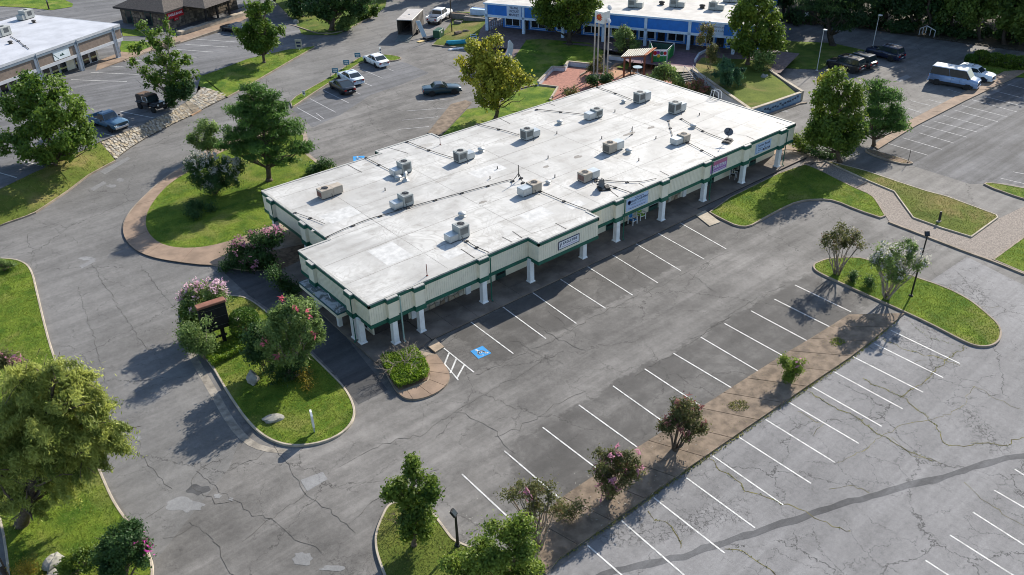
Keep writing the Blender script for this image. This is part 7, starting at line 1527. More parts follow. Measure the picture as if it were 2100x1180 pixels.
for face in (0, 1):
    Lf = LB - .8 - w0 if face == 0 else Dp - .8 - d0; x = 0
    for i in range(int(Lf / .62)):
        for j in range(6):
            s0 = i * .62 + rg.uniform(-.08, .08); z_ = zb0 + j * .46 + rg.uniform(-.05, .05); w_, h_, dp_ = .56 * rg.uniform(.85, 1.1), .40 * rg.uniform(.85, 1.1), rg.uniform(.03, .1)
            if face == 0: c = [bp(w0 + s0, d0 - dp_, 0), bp(w0 + s0 + w_, d0 - dp_, 0), bp(w0 + s0 + w_, d0 + .02, 0), bp(w0 + s0, d0 + .02, 0)]
            else: c = [bp(w0 - dp_, d0 + s0, 0), bp(w0 - dp_, d0 + s0 + w_, 0), bp(w0 + .02, d0 + s0 + w_, 0), bp(w0 + .02, d0 + s0, 0)]
            bs[rg.integers(0, 3)].prism(ccw([q[:2] for q in c]), z_, min(z_ + h_, ze - .05))
for q, c_ in zip(bs, ((.16, .125, .095), (.10, .08, .065), (.21, .165, .12))): tag(q.build('wall_stones', M('bank_stone_%s' % c_[0], c_, .9, .3, 3, bump=.4), bank_b), kind='stuff')
for i, q in enumerate([(425.8, 49), (448, 39.5), (472, 32.5)]):
    c = PL(*q); b = MB(wo); b.box(c[0] - .13, c[0] + .13, c[1] - .13, c[1] + .13, c[2], ze + .02); b.build('porch_post', wood_dark, bank_b)
for d_ in (3.2, 7.2):
    b = MB(wo); b.prism(ccw([bp(w0 - .12, d_, 0)[:2], bp(w0 + .02, d_, 0)[:2], bp(w0 + .02, d_ + 1.2, 0)[:2], bp(w0 - .12, d_ + 1.2, 0)[:2]]), zb0 + .3, ze - .3); w = b.build('window', green_d, bank_b); b = MB(wo); b.prism(ccw([bp(w0 - .14, d_ + .12, 0)[:2], bp(w0 - .121, d_ + .12, 0)[:2], bp(w0 - .121, d_ + 1.08, 0)[:2], bp(w0 - .14, d_ + 1.08, 0)[:2]]), zb0 + .45, ze - .45); b.build('pane', glass_d, w)
red_s = M('sign_red', (.42, .008, .02), .5, .1); cs_ = bp(w0 + 1.9, d0 - .16, ze - .75); t = thing('bank_sign', cs_, 'red EAGLE BANK sign on the dark stone wall under the roof corner', 'sign')
m5 = Matrix(((ub[0], 0, -vb[0], 0), (ub[1], 0, -vb[1], 0), (0, 1, 0, 0), (0, 0, 0, 1))); b = MB(); b.T = m5; b.box(-1.65, 1.65, -.5, .45, 0, .08); b.box(-.5, .5, -.95, -.55, 0, .06); b.build('board', red_s, t); text('EAGLE BANK', .5, white_s, t, m5 @ Matrix.Translation((0, 0, .085)), bold=.01); text('ATM', .26, white_s, t, m5 @ Matrix.Translation((0, -.75, .065)))

# ================================================================ the blue shops
zs = .9
O = np.array(P(1000, 62, zs)); U1 = np.array(P(1411, 101.7, zs)); us = U1 - O; us[2] = 0; Ls = np.linalg.norm(us); us /= Ls; vs_ = np.array([-us[1], us[0], 0])
if vs_ @ NV < 0: vs_ = -vs_
def sp_(s, d, z=0): q = O + us * s + vs_ * d; return (q[0], q[1], z)
htop = .4 * hat((O[0], O[1], zs), 8) + .6 * hat((U1[0], U1[1], zs), 38); Lt = float((np.array(P(1545, 115, zs)) - O) @ us)
blue_w = M('shop_blue', (.012, .14, .50), .55, .1, 1.5); blue_tr = M('shop_trim', (.46, .58, .74), .5, .08, 2); roof_g = M('shop_roof', (.44, .42, .39), .8, .15, .6, dirt=.5)
bs_ = thing('shop_row', sp_(Lt / 2, 4, zs), 'row of blue fronted shops with pale trim and a flat grey white roof', 'building'); wo = W(bs_)
def sbox(name, s0, s1, d0, d1, z0, z1, mat, parent=None):
    b = MB(wo); b.prism(ccw([sp_(s0, d0)[:2], sp_(s1, d0)[:2], sp_(s1, d1)[:2], sp_(s0, d1)[:2]]), z0, z1, True); return b.build(name, mat, parent or bs_)
fz0 = .4 * hat((O[0], O[1], zs), 36) + .6 * hat((U1[0], U1[1], zs), 66); D_ = 20
rs = sbox('roof', -.35, Lt, -.35, D_, htop - .12, htop, roof_g); sbox('roof_edge', -.4, Lt, -.42, -.35, htop - .2, htop + .03, blue_tr, rs)
sbox('soffit', -.2, Lt, -.1, D_, fz0 - .05, fz0 + .02, soffit_m); sbox('lower_trim', -.3, Lt, -.3, -.12, fz0 - .12, fz0 + .22, blue_tr); sbox('end_fascia', -.3, -.18, -.1, D_, fz0 - .1, htop - .13, blue_w)
wd_ = float((np.array(P(1032, 56, zs)) - O) @ vs_); wd_ = max(2.2, min(wd_, 3.6)); wl0 = float((np.array(P(1032, 56, zs)) - O) @ us)
sbox('wall', wl0, Lt, wd_, D_ - .5, zs - .3, htop - .13, blue_w)
cs_ = [0.0, float((np.array(P(1097, 71, zs)) - O) @ us), None, None, float((np.array(P(1327.5, 88, zs)) - O) @ us), Ls]
bay = cs_[5] - cs_[4]; cols = [0.0, cs_[1]] + [cs_[4] - bay * k for k in (3, 2, 1)] + [cs_[4], cs_[5], cs_[5] + bay]
cols = sorted(set(round(c, 2) for c in cols if c >= 0)); cols = [c for i, c in enumerate(cols) if i == 0 or c - cols[i - 1] > 2.5]
for i, c in enumerate(cols):
    sbox('column', c - .2, c + .2, -.3, .12, zs - .1, htop - .14, blue_tr)
    e = cols[i + 1] - .22 if i + 1 < len(cols) else Lt - .1
    if e > c + .5: sbox('fascia', c + .22, e, -.26, -.14, fz0 + .22, htop - .16, blue_w)
frame_w = blue_tr
s = wl0 + .3; k = 0
while s < Lt - 3.4:
    w = sbox('window', s, s + 2.5, wd_ - .08, wd_ - .005, zs + .12, fz0 - .15, frame_w)
    for q in (0, 1): sbox('pane', s + .22 + q * 1.1, s + 1.18 + q * 1.1, wd_ - .1, wd_ - .082, zs + .42, fz0 - .25, glass_d, w)
    sbox('panel_blue', s + .12, s + 2.38, wd_ - .098, wd_ - .083, zs + .2, zs + .38, blue_w, w)
    d_ = sbox('door', s + 2.75, s + 3.75, wd_ - .06, wd_ - .005, zs + .05, fz0 - .15, black_m); sbox('pane', s + 2.9, s + 3.6, wd_ - .075, wd_ - .062, zs + .5, fz0 - .4, glass_d, d_); sbox('notice', s + 3.1, s + 3.3, wd_ - .082, wd_ - .077, zs + 1.6, zs + 1.8, post_w, d_)
    s += 4.05; k += 1
# side railing at the left end
t = thing('railing', sp_(.3, .5, zs), 'pale blue lattice railing at the left end of the blue shops', 'railing')
for z in (.35, 1.15): b = MB(W(t)); b.tube([sp_(.3, .3, zs + z), sp_(wl0 * .8, wd_ + 2.5, zs + z)], .04, 6); b.build('rail', blue_tr, t)
for f_ in np.linspace(0, 1, 9):
    q = sp_(.3 + (wl0 * .8 - .3) * f_, .3 + (wd_ + 2.2) * f_, zs); b = MB(W(t)); b.tube([q, (q[0], q[1], zs + 1.15)], .03, 5); b.build('baluster', blue_tr, t)
mS = Matrix(((us[0], 0, -vs_[0], 0), (us[1], 0, -vs_[1], 0), (0, 1, 0, 0), (0, 0, 0, 1)))
def ssign(x0, x1, ymid, label, hgt, mat=white_s):
    a = float((np.array(P(x0, ymid, fz0 + .8)) - O) @ us); c = float((np.array(P(x1, ymid + 2, fz0 + .8)) - O) @ us); m_ = sp_((a + c) / 2, -.27, (fz0 + .22 + htop - .16) / 2); t = thing('shop_sign', m_, label, 'sign'); w = (c - a) / 2
    b = MB(); b.T = mS; b.box(-w, w, -hgt / 2, hgt / 2, 0, .06); b.build('board', mat, t); return t, w
t, w = ssign(1044, 1074, 22, 'white VILLAGE DISCOUNT MARKET sign on the blue fascia', 1.62, blue_s)
for i, q in enumerate(('VILLAGE', 'DISCOUNT', 'MARKET')): text(q, .5, navy, t, mS @ Matrix.Translation((0, .5 - i * .5, .065)), bold=.012, sx=min(1, w * 1.6 / (.5 * .72 * len(q))))
t, w = ssign(1453, 1486, 60, 'pale sign with a red apple at the right end of the blue shops', 1.5, blue_s)
b = MB(); b.T = mS @ Matrix.Translation((-w * .6, -.15, .06)); b.lathe([(.42, 0), (.42, .02), (.02, .03)], 14); b.build('apple', red_s, t); b = MB(); b.T = mS @ Matrix.Translation((-w * .6, .38, .06)); b.add([(-.04, -.1, 0), (.22, .1, 0), (.3, .3, 0), (.05, .2, 0)], [(0, 1, 2, 3)]); b.build('apple_leaf', green_t, t)
text('American', .42, navy, t, mS @ Matrix.Translation((w * .25, .3, .065))); text('City Cafe', .42, navy, t, mS @ Matrix.Translation((w * .25, -.2, .065)))
for x, y, lab in ((1297, 15, 'grey air conditioner on the blue shops roof, right of the pylon'), (1382, 14, 'grey air conditioner in the middle of the blue shops roof'), (1462, 20, 'grey air conditioner on the blue shops roof near the mound tree'), (1492, 4, 'grey air conditioner at the top edge above the apple sign')):
    hvac(x, y, 1, lab, 1.1, .75, 1.15, .9, hv_grey, hv_grey, z=htop, fn=lambda a, b_: P(a, b_, htop), rz=math.atan2(us[1], us[0]))
for x, y, lab in ((1357, 10, 'dark roof vent left of the middle unit on the blue shops'), (1440, 17, 'dark roof vent left of the right unit on the blue shops')):
    t = thing('roof_vent', P(x, y, htop), lab, 'vent'); b = MB(); b.lathe([(.4, 0), (.3, .1), (.28, .25), (.42, .28), (.4, .45), (.05, .55)], 12); b.build('vent_cap', dark_line, t, True)

# ---------------------------------------------------------------- plaza and lawns in front of the blue shops
sheet('plaza', [P(q[0], q[1], {(1055, 118): .7, (1035, 150): .1, (1020, 145): .1, (1040, 100): .7, (975, 92): .3}.get(q, zs)) for q in [(985, 62), (1000, 40), (1640, 110), (1600, 150), (1416, 146), (1385, 146), (1330, 122), (1215, 96), (1175, 92), (1080, 82), (1055, 118), (1035, 150), (1020, 145), (1040, 100), (975, 92)]], M('plaza_dark_paver', (.135, .10, .095), .9, .25, 2, bump=.3))
sheet('plaza_band', [P(*q, zs + .004) for q in [(1330, 132), (1290, 128), (1275, 118), (1300, 112), (1340, 105), (1400, 106), (1480, 118), (1425, 142), (1416, 143)]], M('plaza_purple_paver', (.17, .105, .12), .9, .2, 3, bump=.3))
sheet('plaza_edge', [P(*q, zs + .008) for q in [(1370, 133), (1425, 139), (1418, 147), (1390, 148), (1360, 142)]], conc_pale)
def slopelawn(pts, nm='lawn', mat=lawn_m, t=0, lab=''):
    v = ccw([P(*q) for q in pts]); b = MB(); sheet_mesh(b, v); tag(b.build(nm, mat), kind='structure')
slopelawn([(1097, 176, .1), (1134, 139, .15), (1168, 129, .2), (1222, 134, .3), (1238, 105, .85), (1208, 88, .93), (1168, 85, .93), (1107, 80, .93), (1080, 82, .92), (1055, 118, .72), (1035, 150, .14), (1026, 180, .1)])
slopelawn([(903, 282, .12), (958, 224, .12), (1026, 214, .12), (1045, 228, .12), (1200, 260, .12), (950, 350, .12)])
slopelawn([(1026, 212, .12), (1050, 190, .12), (1097, 177, .12), (1144, 181, .12), (1132, 204, .12), (1200, 240, .12), (1045, 228, .12)])
slopelawn([(886, 94, .06), (955, 99, .06), (985, 88, .3), (1008, 70, .8), (1000, 50, .8), (1003, 34, .7), (990, 26, .5), (938, 24, .2), (922, 50, .1), (900, 78, .06)], mat=lawn_dry)
sheet('tan_walk', px([(877, 274), (925, 215), (955, 207), (968, 212), (905, 280)]), slab_brown, z=.09)
b = MB()
for q in ([(886, 94), (920, 97), (955, 100)], [(1097, 176), (1060, 184)],):
    r_ = px(q)
    for i in range(len(r_) - 1):
        d = np.array(r_[i + 1]) - np.array(r_[i]); d /= np.linalg.norm(d); nn_ = np.array([-d[1], d[0], 0]) * .1; b.prism(ccw([tuple((np.array(r_[i]) + nn_)[:2]), tuple((np.array(r_[i + 1]) + nn_)[:2]), tuple((np.array(r_[i + 1]) - nn_)[:2]), tuple((np.array(r_[i]) - nn_)[:2])]), -.02, .16)
tag(b.build('kerb', conc), kind='structure')
sheet('brick_court', px([(1110, 174), (1133, 148), (1160, 138), (1225, 142), (1280, 150), (1340, 160), (1420, 160), (1440, 200), (1300, 220), (1160, 235), (1120, 206), (1140, 182)]), paver_m, z=.05)
sheet('court_sand', px([(1240, 152), (1262, 130), (1330, 128), (1345, 140), (1330, 158), (1275, 163)]), M('court_tan', (.36, .20, .12), .9, .18, 2, bump=.3), z=.056)
# low court walls and retaining walls
wall_w = M('court_wall', (.50, .51, .55), .8, .15, 1.5, dirt=.4); wall_g = M('retaining_wall', (.38, .40, .44), .85, .12, 1, dirt=.4); mural = M('mural_blue', (.30, .42, .52), .7, .25, 2, col2=(.12, .2, .32))
def wallrun(name, label, pts, h, th, mat, capm=None, z0=0.0, tops=None):
    p = [np.array(P(*q)) for q in pts]; t = thing(name, tuple(p[0]), label, 'wall'); o = W(t)
    for i in range(len(p) - 1):
        a, c = p[i].copy(), p[i + 1].copy(); d = c - a; d[2] = 0; d /= np.linalg.norm(d); nn_ = np.array([-d[1], d[0], 0]) * th / 2; e = d * (th / 2 - .004); a = a - e * (i == 0); c = c + e * (i == len(p) - 2)
        za, zc = (tops[i], tops[i + 1]) if tops else (h, h); b = MB(o)
        v = [tuple(x[:2]) for x in (a + nn_, a - nn_, c - nn_, c + nn_)]
        b.add([(q[0], q[1], z0 - .1) for q in v] + [(v[0][0], v[0][1], za), (v[1][0], v[1][1], za), (v[2][0], v[2][1], zc), (v[3][0], v[3][1], zc)], [(0, 1, 5, 4), (1, 2, 6, 5), (2, 3, 7, 6), (3, 0, 4, 7), (4, 5, 6, 7)]); b.build('wall_panel', mat, t)
        if capm:
            k = nn_ * 1.25; v = [tuple(x[:2]) for x in (a + k, a - k, c - k, c + k)]; b = MB(o)
            b.add([(v[0][0], v[0][1], za + .003), (v[1][0], v[1][1], za + .003), (v[2][0], v[2][1], zc + .003), (v[3][0], v[3][1], zc + .003), (v[0][0], v[0][1], za + .1), (v[1][0], v[1][1], za + .1), (v[2][0], v[2][1], zc + .1), (v[3][0], v[3][1], zc + .1)], [(0, 1, 5, 4), (1, 2, 6, 5), (2, 3, 7, 6), (3, 0, 4, 7), (4, 5, 6, 7), (0, 3, 2, 1)]); b.build('wall_cap', capm, t)
    return t
wallrun('court_wall', 'low pale wall stepping round the back of the brick court', [(1104, 177), (1133, 146), (1157, 147), (1165, 135), (1222, 141)], .55, .25, wall_w, conc_pale)
wallrun('court_wall', 'low tan wall along the front left of the brick court', [(1106, 177), (1144, 182), (1128, 208)], .3, .2, conc_pale)
wallrun('court_wall', 'short blue grey wall behind the planter by the pergola', [(1250, 122), (1300, 128)], .5, .25, wall_w, conc_pale)
wallrun('planter_wall', 'tan curb round the small planter at the pylon', [(1190, 158), (1212, 145), (1245, 150)], .3, .15, conc)
wallrun('planter_wall', 'tan curb round the grass planter beside the pergola', [(1262, 138), (1290, 128), (1302, 132), (1290, 142)], .3, .15, conc)
slopelawn([(1262, 138, .26), (1290, 128, .26), (1302, 132, .26), (1290, 142, .26)], mat=lawn_dry)
wallrun('retaining_wall', 'long sloping grey retaining wall beside the plaza stairs', [(1418, 158), (1450, 181), (1490, 210), (1535, 245)], 1.4, .3, wall_g, conc_pale, tops=[1.0, 1.05, 1.05, 1.2])
wr = wallrun('retaining_wall', 'retaining wall painted with a pale blue mural facing the road', [(1540, 245), (1580, 230), (1637, 209)], 1.0, .3, mural, conc_pale, tops=[1.2, 1.1, 1.05])
wallrun('retaining_wall', 'low pale wall along the right side of the walled mound', [(1642, 206), (1608, 183), (1577, 161)], .95, .3, conc_pale, conc_pale, tops=[1.05, 1.0, 1.0])
wallrun('retaining_wall', 'curved white curb at the upper left of the walled mound', [(1424, 142), (1432, 128), (1446, 120)], 1.2, .25, wall_w, tops=[1.3, 1.25, 1.2])
tm = wr; b = MB(W(tm)); rg = np.random.default_rng(3); A_, C_ = np.array(P(1552, 240.5)), np.array(P(1634, 210)); d = C_ - A_; d /= np.linalg.norm(d); nrm = np.array([d[1], -d[0], 0]);
if nrm @ NV > 0: nrm = -nrm
for i in range(16):
    c = A_ + (C_ - A_) * (i + .5) / 16 + nrm * .17; z_ = .35 + rg.uniform(0, .4); w_ = .22; b.add([tuple(c - d * w_ + np.array([0, 0, z_])), tuple(c + d * w_ + np.array([0, 0, z_ - .1])), tuple(c + d * w_ * .6 + np.array([0, 0, z_ + .18])), tuple(c - d * w_ * .8 + np.array([0, 0, z_ + .15]))], [(0, 1, 2, 3)])
b.build('mural_paint', M('mural_ink', (.03, .05, .09), .7, .5, 3), wr)
b = MB(); sheet_mesh(b, ccw([P(*q) for q in [(1424, 147, 1.05), (1455, 169, 1.0), (1494, 198, 1.0), (1539, 228, 1.1), (1580, 213, 1.02), (1636, 194, .97), (1606, 169, .95), (1577, 148, .95), (1590, 125, .95), (1440, 118, 1.1), (1428, 130, 1.15)]])); tag(b.build('mound', lawn_dry), kind='structure')
b = MB(); r_ = px([(1545, 250), (1590, 232), (1640, 214), (1654, 212)])
for i in range(3):
    d = np.array(r_[i + 1]) - np.array(r_[i]); d /= np.linalg.norm(d); nn_ = np.array([-d[1], d[0], 0]) * .12; b.prism(ccw([tuple((np.array(r_[i]) + nn_)[:2]), tuple((np.array(r_[i + 1]) + nn_)[:2]), tuple((np.array(r_[i + 1]) - nn_)[:2]), tuple((np.array(r_[i]) - nn_)[:2])]), -.02, .14)
tag(b.build('kerb', conc), kind='structure')
# plaza stairs
s0, s1 = np.array(P(1405, 150, zs)), np.array(P(1432, 182, .05)); dd = s1 - s0; dd[2] = 0; sdv = np.array([-dd[1], dd[0], 0]); sdv /= np.linalg.norm(sdv)
t = thing('outdoor_stairs', tuple(s1), 'grey steps with a white handrail beside the sloping retaining wall', 'stairs'); ns = 8
for i in range(ns):
    a = s0 + dd * i / ns; z = zs * (1 - i / ns); b = MB(W(t)); b.prism(ccw([tuple((a + sdv * 1.1)[:2]), tuple((a - sdv * 1.1)[:2]), tuple((a - sdv * 1.1 + dd / ns * 1.02)[:2]), tuple((a + sdv * 1.1 + dd / ns * 1.02)[:2])]), -.05, z); b.build('step', M('step_grey', (.16, .145, .13), .9, .25, 2), t)
for k in (-.2, 1.0):
    b = MB(W(t)); b.tube([tuple(s0 + sdv * k + np.array([0, 0, .9])), tuple(s1 + sdv * k + np.array([0, 0, .85]))], .035, 6); b.build('handrail', trim_w, t)
    for f_ in (0, .5, 1): q = s0 + (s1 - s0) * f_ + sdv * k; b = MB(W(t)); b.tube([tuple(q), tuple(q + np.array([0, 0, .88]))], .03, 6); b.build('rail_post', trim_w, t)
# pylon with the sun emblem
pl0, pl1 = P(1221, 156, .1), P(1241, 161, .1); zt = hat(pl0, 43); t = thing('sun_pylon', ((pl0[0] + pl1[0]) / 2, (pl0[1] + pl1[1]) / 2, .1), 'tall double legged pylon carrying a white box with a red sun emblem', 'pylon sign'); wo = W(t); steel = M('pylon_steel', (.44, .40, .35), .5, .12, 2)
dv = np.array(pl1) - np.array(pl0); dv /= np.linalg.norm(dv); pv_ = np.array([-dv[1], dv[0], 0])
if pv_ @ NV > 0: pv_ = -pv_
for c in (pl0, pl1):
    for k in (-.28, .28): b = MB(wo); q = np.array(c) + dv * k; b.tube([tuple(q), (q[0], q[1], zt)], .1, 8); b.build('leg', steel, t)
    b = MB(wo); b.box(c[0] - .55, c[0] + .55, c[1] - .55, c[1] + .55, .0, .3); b.build('footing', conc_pale, t)
for z in np.arange(1.5, zt - 1, .8): q = np.array(pl1) + dv * .4; b = MB(wo); b.tube([tuple(q + np.array([0, 0, z - q[2]])), tuple(q + dv * .45 + np.array([0, 0, z - q[2]]))], .03, 5); b.build('rung', steel, t)
zt2 = hat(pl0, 20); cc = (np.array(pl0) + np.array(pl1)) / 2; hw = .66
b = MB(wo); fr_ = []
for z in (zt - .05, zt2):
    for a, c in ((-hw, -hw), (hw, -hw), (hw, hw), (-hw, hw)): q = cc + dv * a - pv_ * c; fr_.append((q[0], q[1], z))
b.add(fr_, [(0, 1, 5, 4), (1, 2, 6, 5), (2, 3, 7, 6), (3, 0, 4, 7), (4, 5, 6, 7), (3, 2, 1, 0)]); box = b.build('sign_box', M('pylon_white', (.66, .67, .64), .5, .08, 2, dirt=.3), t)
b = MB(wo); zc = (zt + zt2) / 2; f0 = cc + pv_ * (hw + .012)
K_ = .72
def sun_pt(r_, a, o): q = f0 + dv * math.cos(a) * r_ * K_ + pv_ * o; return (q[0], q[1], zc + math.sin(a) * r_ * K_)
b.add([sun_pt(.45, a, 0) for a in np.linspace(0, 6.283, 19)[:-1]], [tuple(range(18))])
for k in range(12):
    a = k * math.pi / 6; b.add([sun_pt(.43, a - .26, 0), sun_pt(.43, a + .26, 0), sun_pt(.78, a + .06, 0)], [(0, 1, 2)])
b.build('sun_emblem', M('sun_red', (.52, .06, .015), .5), box); b = MB(wo); b.add([sun_pt(.2, a, .004) for a in np.linspace(0, 6.283, 13)[:-1]], [tuple(range(12))]); b.build('sun_face', M('sun_gold', (.5, .16, .01), .5), box)
for z in (zt + .3, zt2 + .5):
    q = cc + dv * (hw + .35) + np.array([0, 0, z - cc[2]]); b = MB(wo); b.T = Matrix.Translation(q - np.array([0, 0, 0])) @ Matrix.Rotation(R(60), 4, 'X'); b.lathe([(.05, -.12), (.3, -.05), (.33, .02), (.02, .04)], 12); b.build('flood_lamp', trim_w, t); b = MB(wo); b.tube([tuple(q), tuple(q - dv * .5)], .03, 5); b.build('lamp_arm', steel, t)
# pergola with a slatted roof, table and chairs
pg = [P(1279, 158, .05), P(1320, 155, .05), P(1336, 143, .05), P(1291, 146, .05)]
hz_ = hat(pg[0], 118) ; pgc = np.mean(np.array(pg), 0); t = thing('pergola', tuple(pgc), 'small pergola with brown posts and a striped white slat roof', 'pergola'); wo = W(t); slat_b = M('pergola_brown', (.19, .07, .04), .7, .2, 2); slat_w = M('pergola_slat', (.62, .58, .48), .6, .1, 2)
tl = [np.array(P(1281, 119, hz_)), np.array(P(1328, 123, hz_)), np.array(P(1340, 101, hz_)), np.array(P(1290, 98, hz_))]
hx = np.array(pg[1]) - np.array(pg[0]); 
for q in pg: b = MB(wo); b.box(q[0] - .09, q[0] + .09, q[1] - .09, q[1] + .09, 0, hz_); b.build('post', slat_b, t)
Pq = [np.array(q) for q in pg]; ex = (Pq[1] - Pq[0]) * .12; ey = (Pq[3] - Pq[0]) * .15
Q = [Pq[0] - ex - ey, Pq[1] + ex - ey, Pq[2] + ex + ey, Pq[3] - ex + ey]
for a, c in ((0, 1), (3, 2)):
    b = MB(wo); A_, C_ = Q[a].copy(), Q[c].copy(); A_[2] = C_[2] = hz_ + .08; b.tube([tuple(A_), tuple(C_)], .09, 4); b.build('beam', slat_b, t)
for i in range(13):
    f_ = i / 12; A_ = Q[0] * (1 - f_) + Q[1] * f_; C_ = Q[3] * (1 - f_) + Q[2] * f_; dd = (Q[1] - Q[0]); dd /= np.linalg.norm(dd); b = MB(wo); w_ = dd * .075
    b.prism(ccw([tuple((A_ - w_)[:2]), tuple((A_ + w_)[:2]), tuple((C_ + w_)[:2]), tuple((C_ - w_)[:2])]), hz_ + .18, hz_ + .24, True); b.build('roof_slat', slat_w if i < 11 else M('pergola_orange', (.45, .16, .06), .6), t)
tb = thing('patio_table', P(1307, 149, .06), 'round pale glass table under the pergola', 'table'); b = MB(); b.lathe([(.62, .70), (.64, .72), (.62, .74), (.02, .745)], 18); b.build('table_top', M('table_glass', (.42, .52, .58), .2), tb); b = MB(); b.lathe([(.3, 0), (.06, .05), (.05, .7)], 10); b.build('pedestal', trim_w, tb)
for x, y, rz, lab in ((1300, 142, .3, 'black patio chair behind the round pergola table'), (1318, 147, -1.2, 'black patio chair right of the round pergola table'), (1293, 153, 1.6, 'black patio chair left of the round pergola table')):
    c_ = thing('patio_chair', P(x, y, .06), lab, 'chair', 'chairs round the pergola table', rz)
    b = MB(); b.bbox(-.26, .26, -.26, .26, .4, .46, .02); b.build('seat', black_m, c_); b = MB(); b.bbox(-.26, .26, .22, .28, .46, 1.0, .02); b.build('backrest', black_m, c_)
    for sx in (-.23, .23):
        for sy in (-.23, .23): b = MB(); b.box(sx - .025, sx + .025, sy - .025, sy + .025, 0, .4); b.build('leg', black_m, c_)
# painted play booth fence
fc = [P(1338, 127, zs), P(1367, 127, zs), P(1381, 113, zs), P(1331, 107, zs)]; t = thing('painted_enclosure', tuple(np.mean(np.array(fc), 0)), 'green painted enclosure with a balloon mural on its front boards', 'fence'); wo = W(t); grn = M('booth_green', (.02, .20, .045), .6, .2, 2); skyb = M('booth_sky', (.55, .62, .68), .6, .1, 2)
for i in range(4):
    a, c = np.array(fc[i]), np.array(fc[(i + 1) % 4]); d = c - a; L_ = np.linalg.norm(d); d /= L_; nn_ = np.array([-d[1], d[0], 0]) * .03; nb = max(4, int(L_ / .5))
    for k in range(nb):
        p0, p1 = a + d * (L_ * k / nb + .015), a + d * (L_ * (k + 1) / nb - .015); v = ccw([tuple((p0 + nn_)[:2]), tuple((p1 + nn_)[:2]), tuple((p1 - nn_)[:2]), tuple((p0 - nn_)[:2])]); b = MB(wo)
        if i in (0,): b.prism(v, zs, zs + .75, True); b.build('board', grn, t); b = MB(wo); b.prism(v, zs + .752, zs + 1.5, True); b.build('board', skyb, t)
        else: b.prism(v, zs, zs + 1.35, True); b.build('board', grn if i != 2 else green_d, t)
    b = MB(wo); b.box(a[0] - .06, a[0] + .06, a[1] - .06, a[1] + .06, zs, zs + 1.6); b.build('post', trim_w, t); b = MB(wo); b.tube([tuple(a + np.array([0, 0, 1.58])), tuple(c + np.array([0, 0, 1.58]))], .035, 6); b.build('rail', trim_w, t)
a, c = np.array(fc[0]), np.array(fc[1]); d = c - a; d /= np.linalg.norm(d); nf = np.array([d[1], -d[0], 0])
if nf @ NV > 0: nf = -nf
for f_, z_, r_, m_ in ((.15, 1.15, .24, red_s), (.36, 1.2, .22, M('balloon_purple', (.2, .04, .25), .5)), (.62, 1.12, .22, green_t), (.85, 1.12, .2, red_s), (.4, .78, .2, M('balloon_yellow', (.55, .4, .03), .5))):
    q = a + (c - a) * f_ + nf * .036; b = MB(wo); b.add([tuple(q + d * math.cos(w) * r_ + np.array([0, 0, z_ + math.sin(w) * r_ * 1.15])) for w in np.linspace(0, 6.283, 13)[:-1]], [tuple(range(12))]); b.build('balloon', m_, t)
# things lying round the trailer
bm_ = M('board_pale', (.45, .50, .52), .6, .12, 2); tealc = M('tarp_teal', (.02, .26, .34), .5, .12, 2)
p = P(866, 77); b = MB(p); b.add([(p[0] - .1, p[1] - .3, 0), (p[0] + .55, p[1] - .5, 0), (p[0] + .2, p[1] + .6, 2.3), (p[0] - .45, p[1] + .8, 2.3), (p[0] - .05, p[1] - .25, .0), (p[0] + .6, p[1] - .42, .0), (p[0] + .25, p[1] + .68, 2.3), (p[0] - .4, p[1] + .88, 2.3)], [(0, 1, 2, 3), (7, 6, 5, 4), (0, 4, 5, 1), (1, 5, 6, 2), (2, 6, 7, 3), (3, 7, 4, 0)]); tag(b.build('panel', bm_, None, False, p), 'tall pale panel leaning against the side of the trailer', 'panel')
p = P(882, 80); b = MB(p); b.box(p[0] - 1.3, p[0] + 1.2, p[1] - .7, p[1] + .6, .02, .14); b.box(p[0] - .9, p[0] + 1.3, p[1] - .4, p[1] + .5, .141, .3); tag(b.build('tarp', black_m, None, False, p), 'black folded tarp on the ground beside the trailer', 'tarp')
p = P(871, 84); b = MB(p); b.box(p[0] - 1.2, p[0] + 1.2, p[1] - .35, p[1] + .35, .03, .1); b.box(p[0] - 1.2, p[0] + 1.2, p[1] - .3, p[1] - .2, 0, .03); tag(b.build('plank', M('plank_yellow', (.50, .38, .17), .7), None, False, p), 'yellowish board lying in front of the black tarp', 'board')
p = P(900, 77); t = thing('transformer_box', p, 'dark green utility box on a concrete pad in the grass', 'utility box', None, .55); gb = M('utility_green', (.02, .075, .04), .55, .12, 2)
b = MB(); b.bbox(-.95, .95, -.5, .5, .1, 1.2, .04); b.build('cabinet', gb, t); b = MB(); b.box(-1.1, 1.1, -.65, .65, 0, .1); b.build('pad', conc_pale, t); b = MB(); b.bbox(-.9, -.02, -.53, -.49, .2, 1.1, .01); b.build('door', gb, t); b = MB(); b.bbox(.02, .9, -.53, -.49, .2, 1.1, .01); b.build('door', gb, t); b = MB(); b.box(-.2, .15, -.545, -.532, .7, .95); b.build('warning_label', post_w, t)
p = P(938, 92, .08); t = thing('rolled_mattress', p, 'turquoise rolled mattress lying on the grass edge', 'mattress', None, -.55); b = MB(); b.T = Matrix.Rotation(R(90), 4, 'Y'); b.lathe([(.1, -1.6), (.3, -1.55), (.34, -1.3), (.34, 1.3), (.3, 1.5), (.05, 1.55)], 14); bb_ = b.build('roll', tealc, t, True); bb_.location = (0, 0, .34)
b = MB(); b.T = Matrix.Translation((-1.5, -.1, .15)); b.lathe([(.3, -.15), (.34, 0), (.25, .2), (.05, .25)], 10); b.build('bag', black_m, t, True)
p = P(934, 101); b = MB(p)
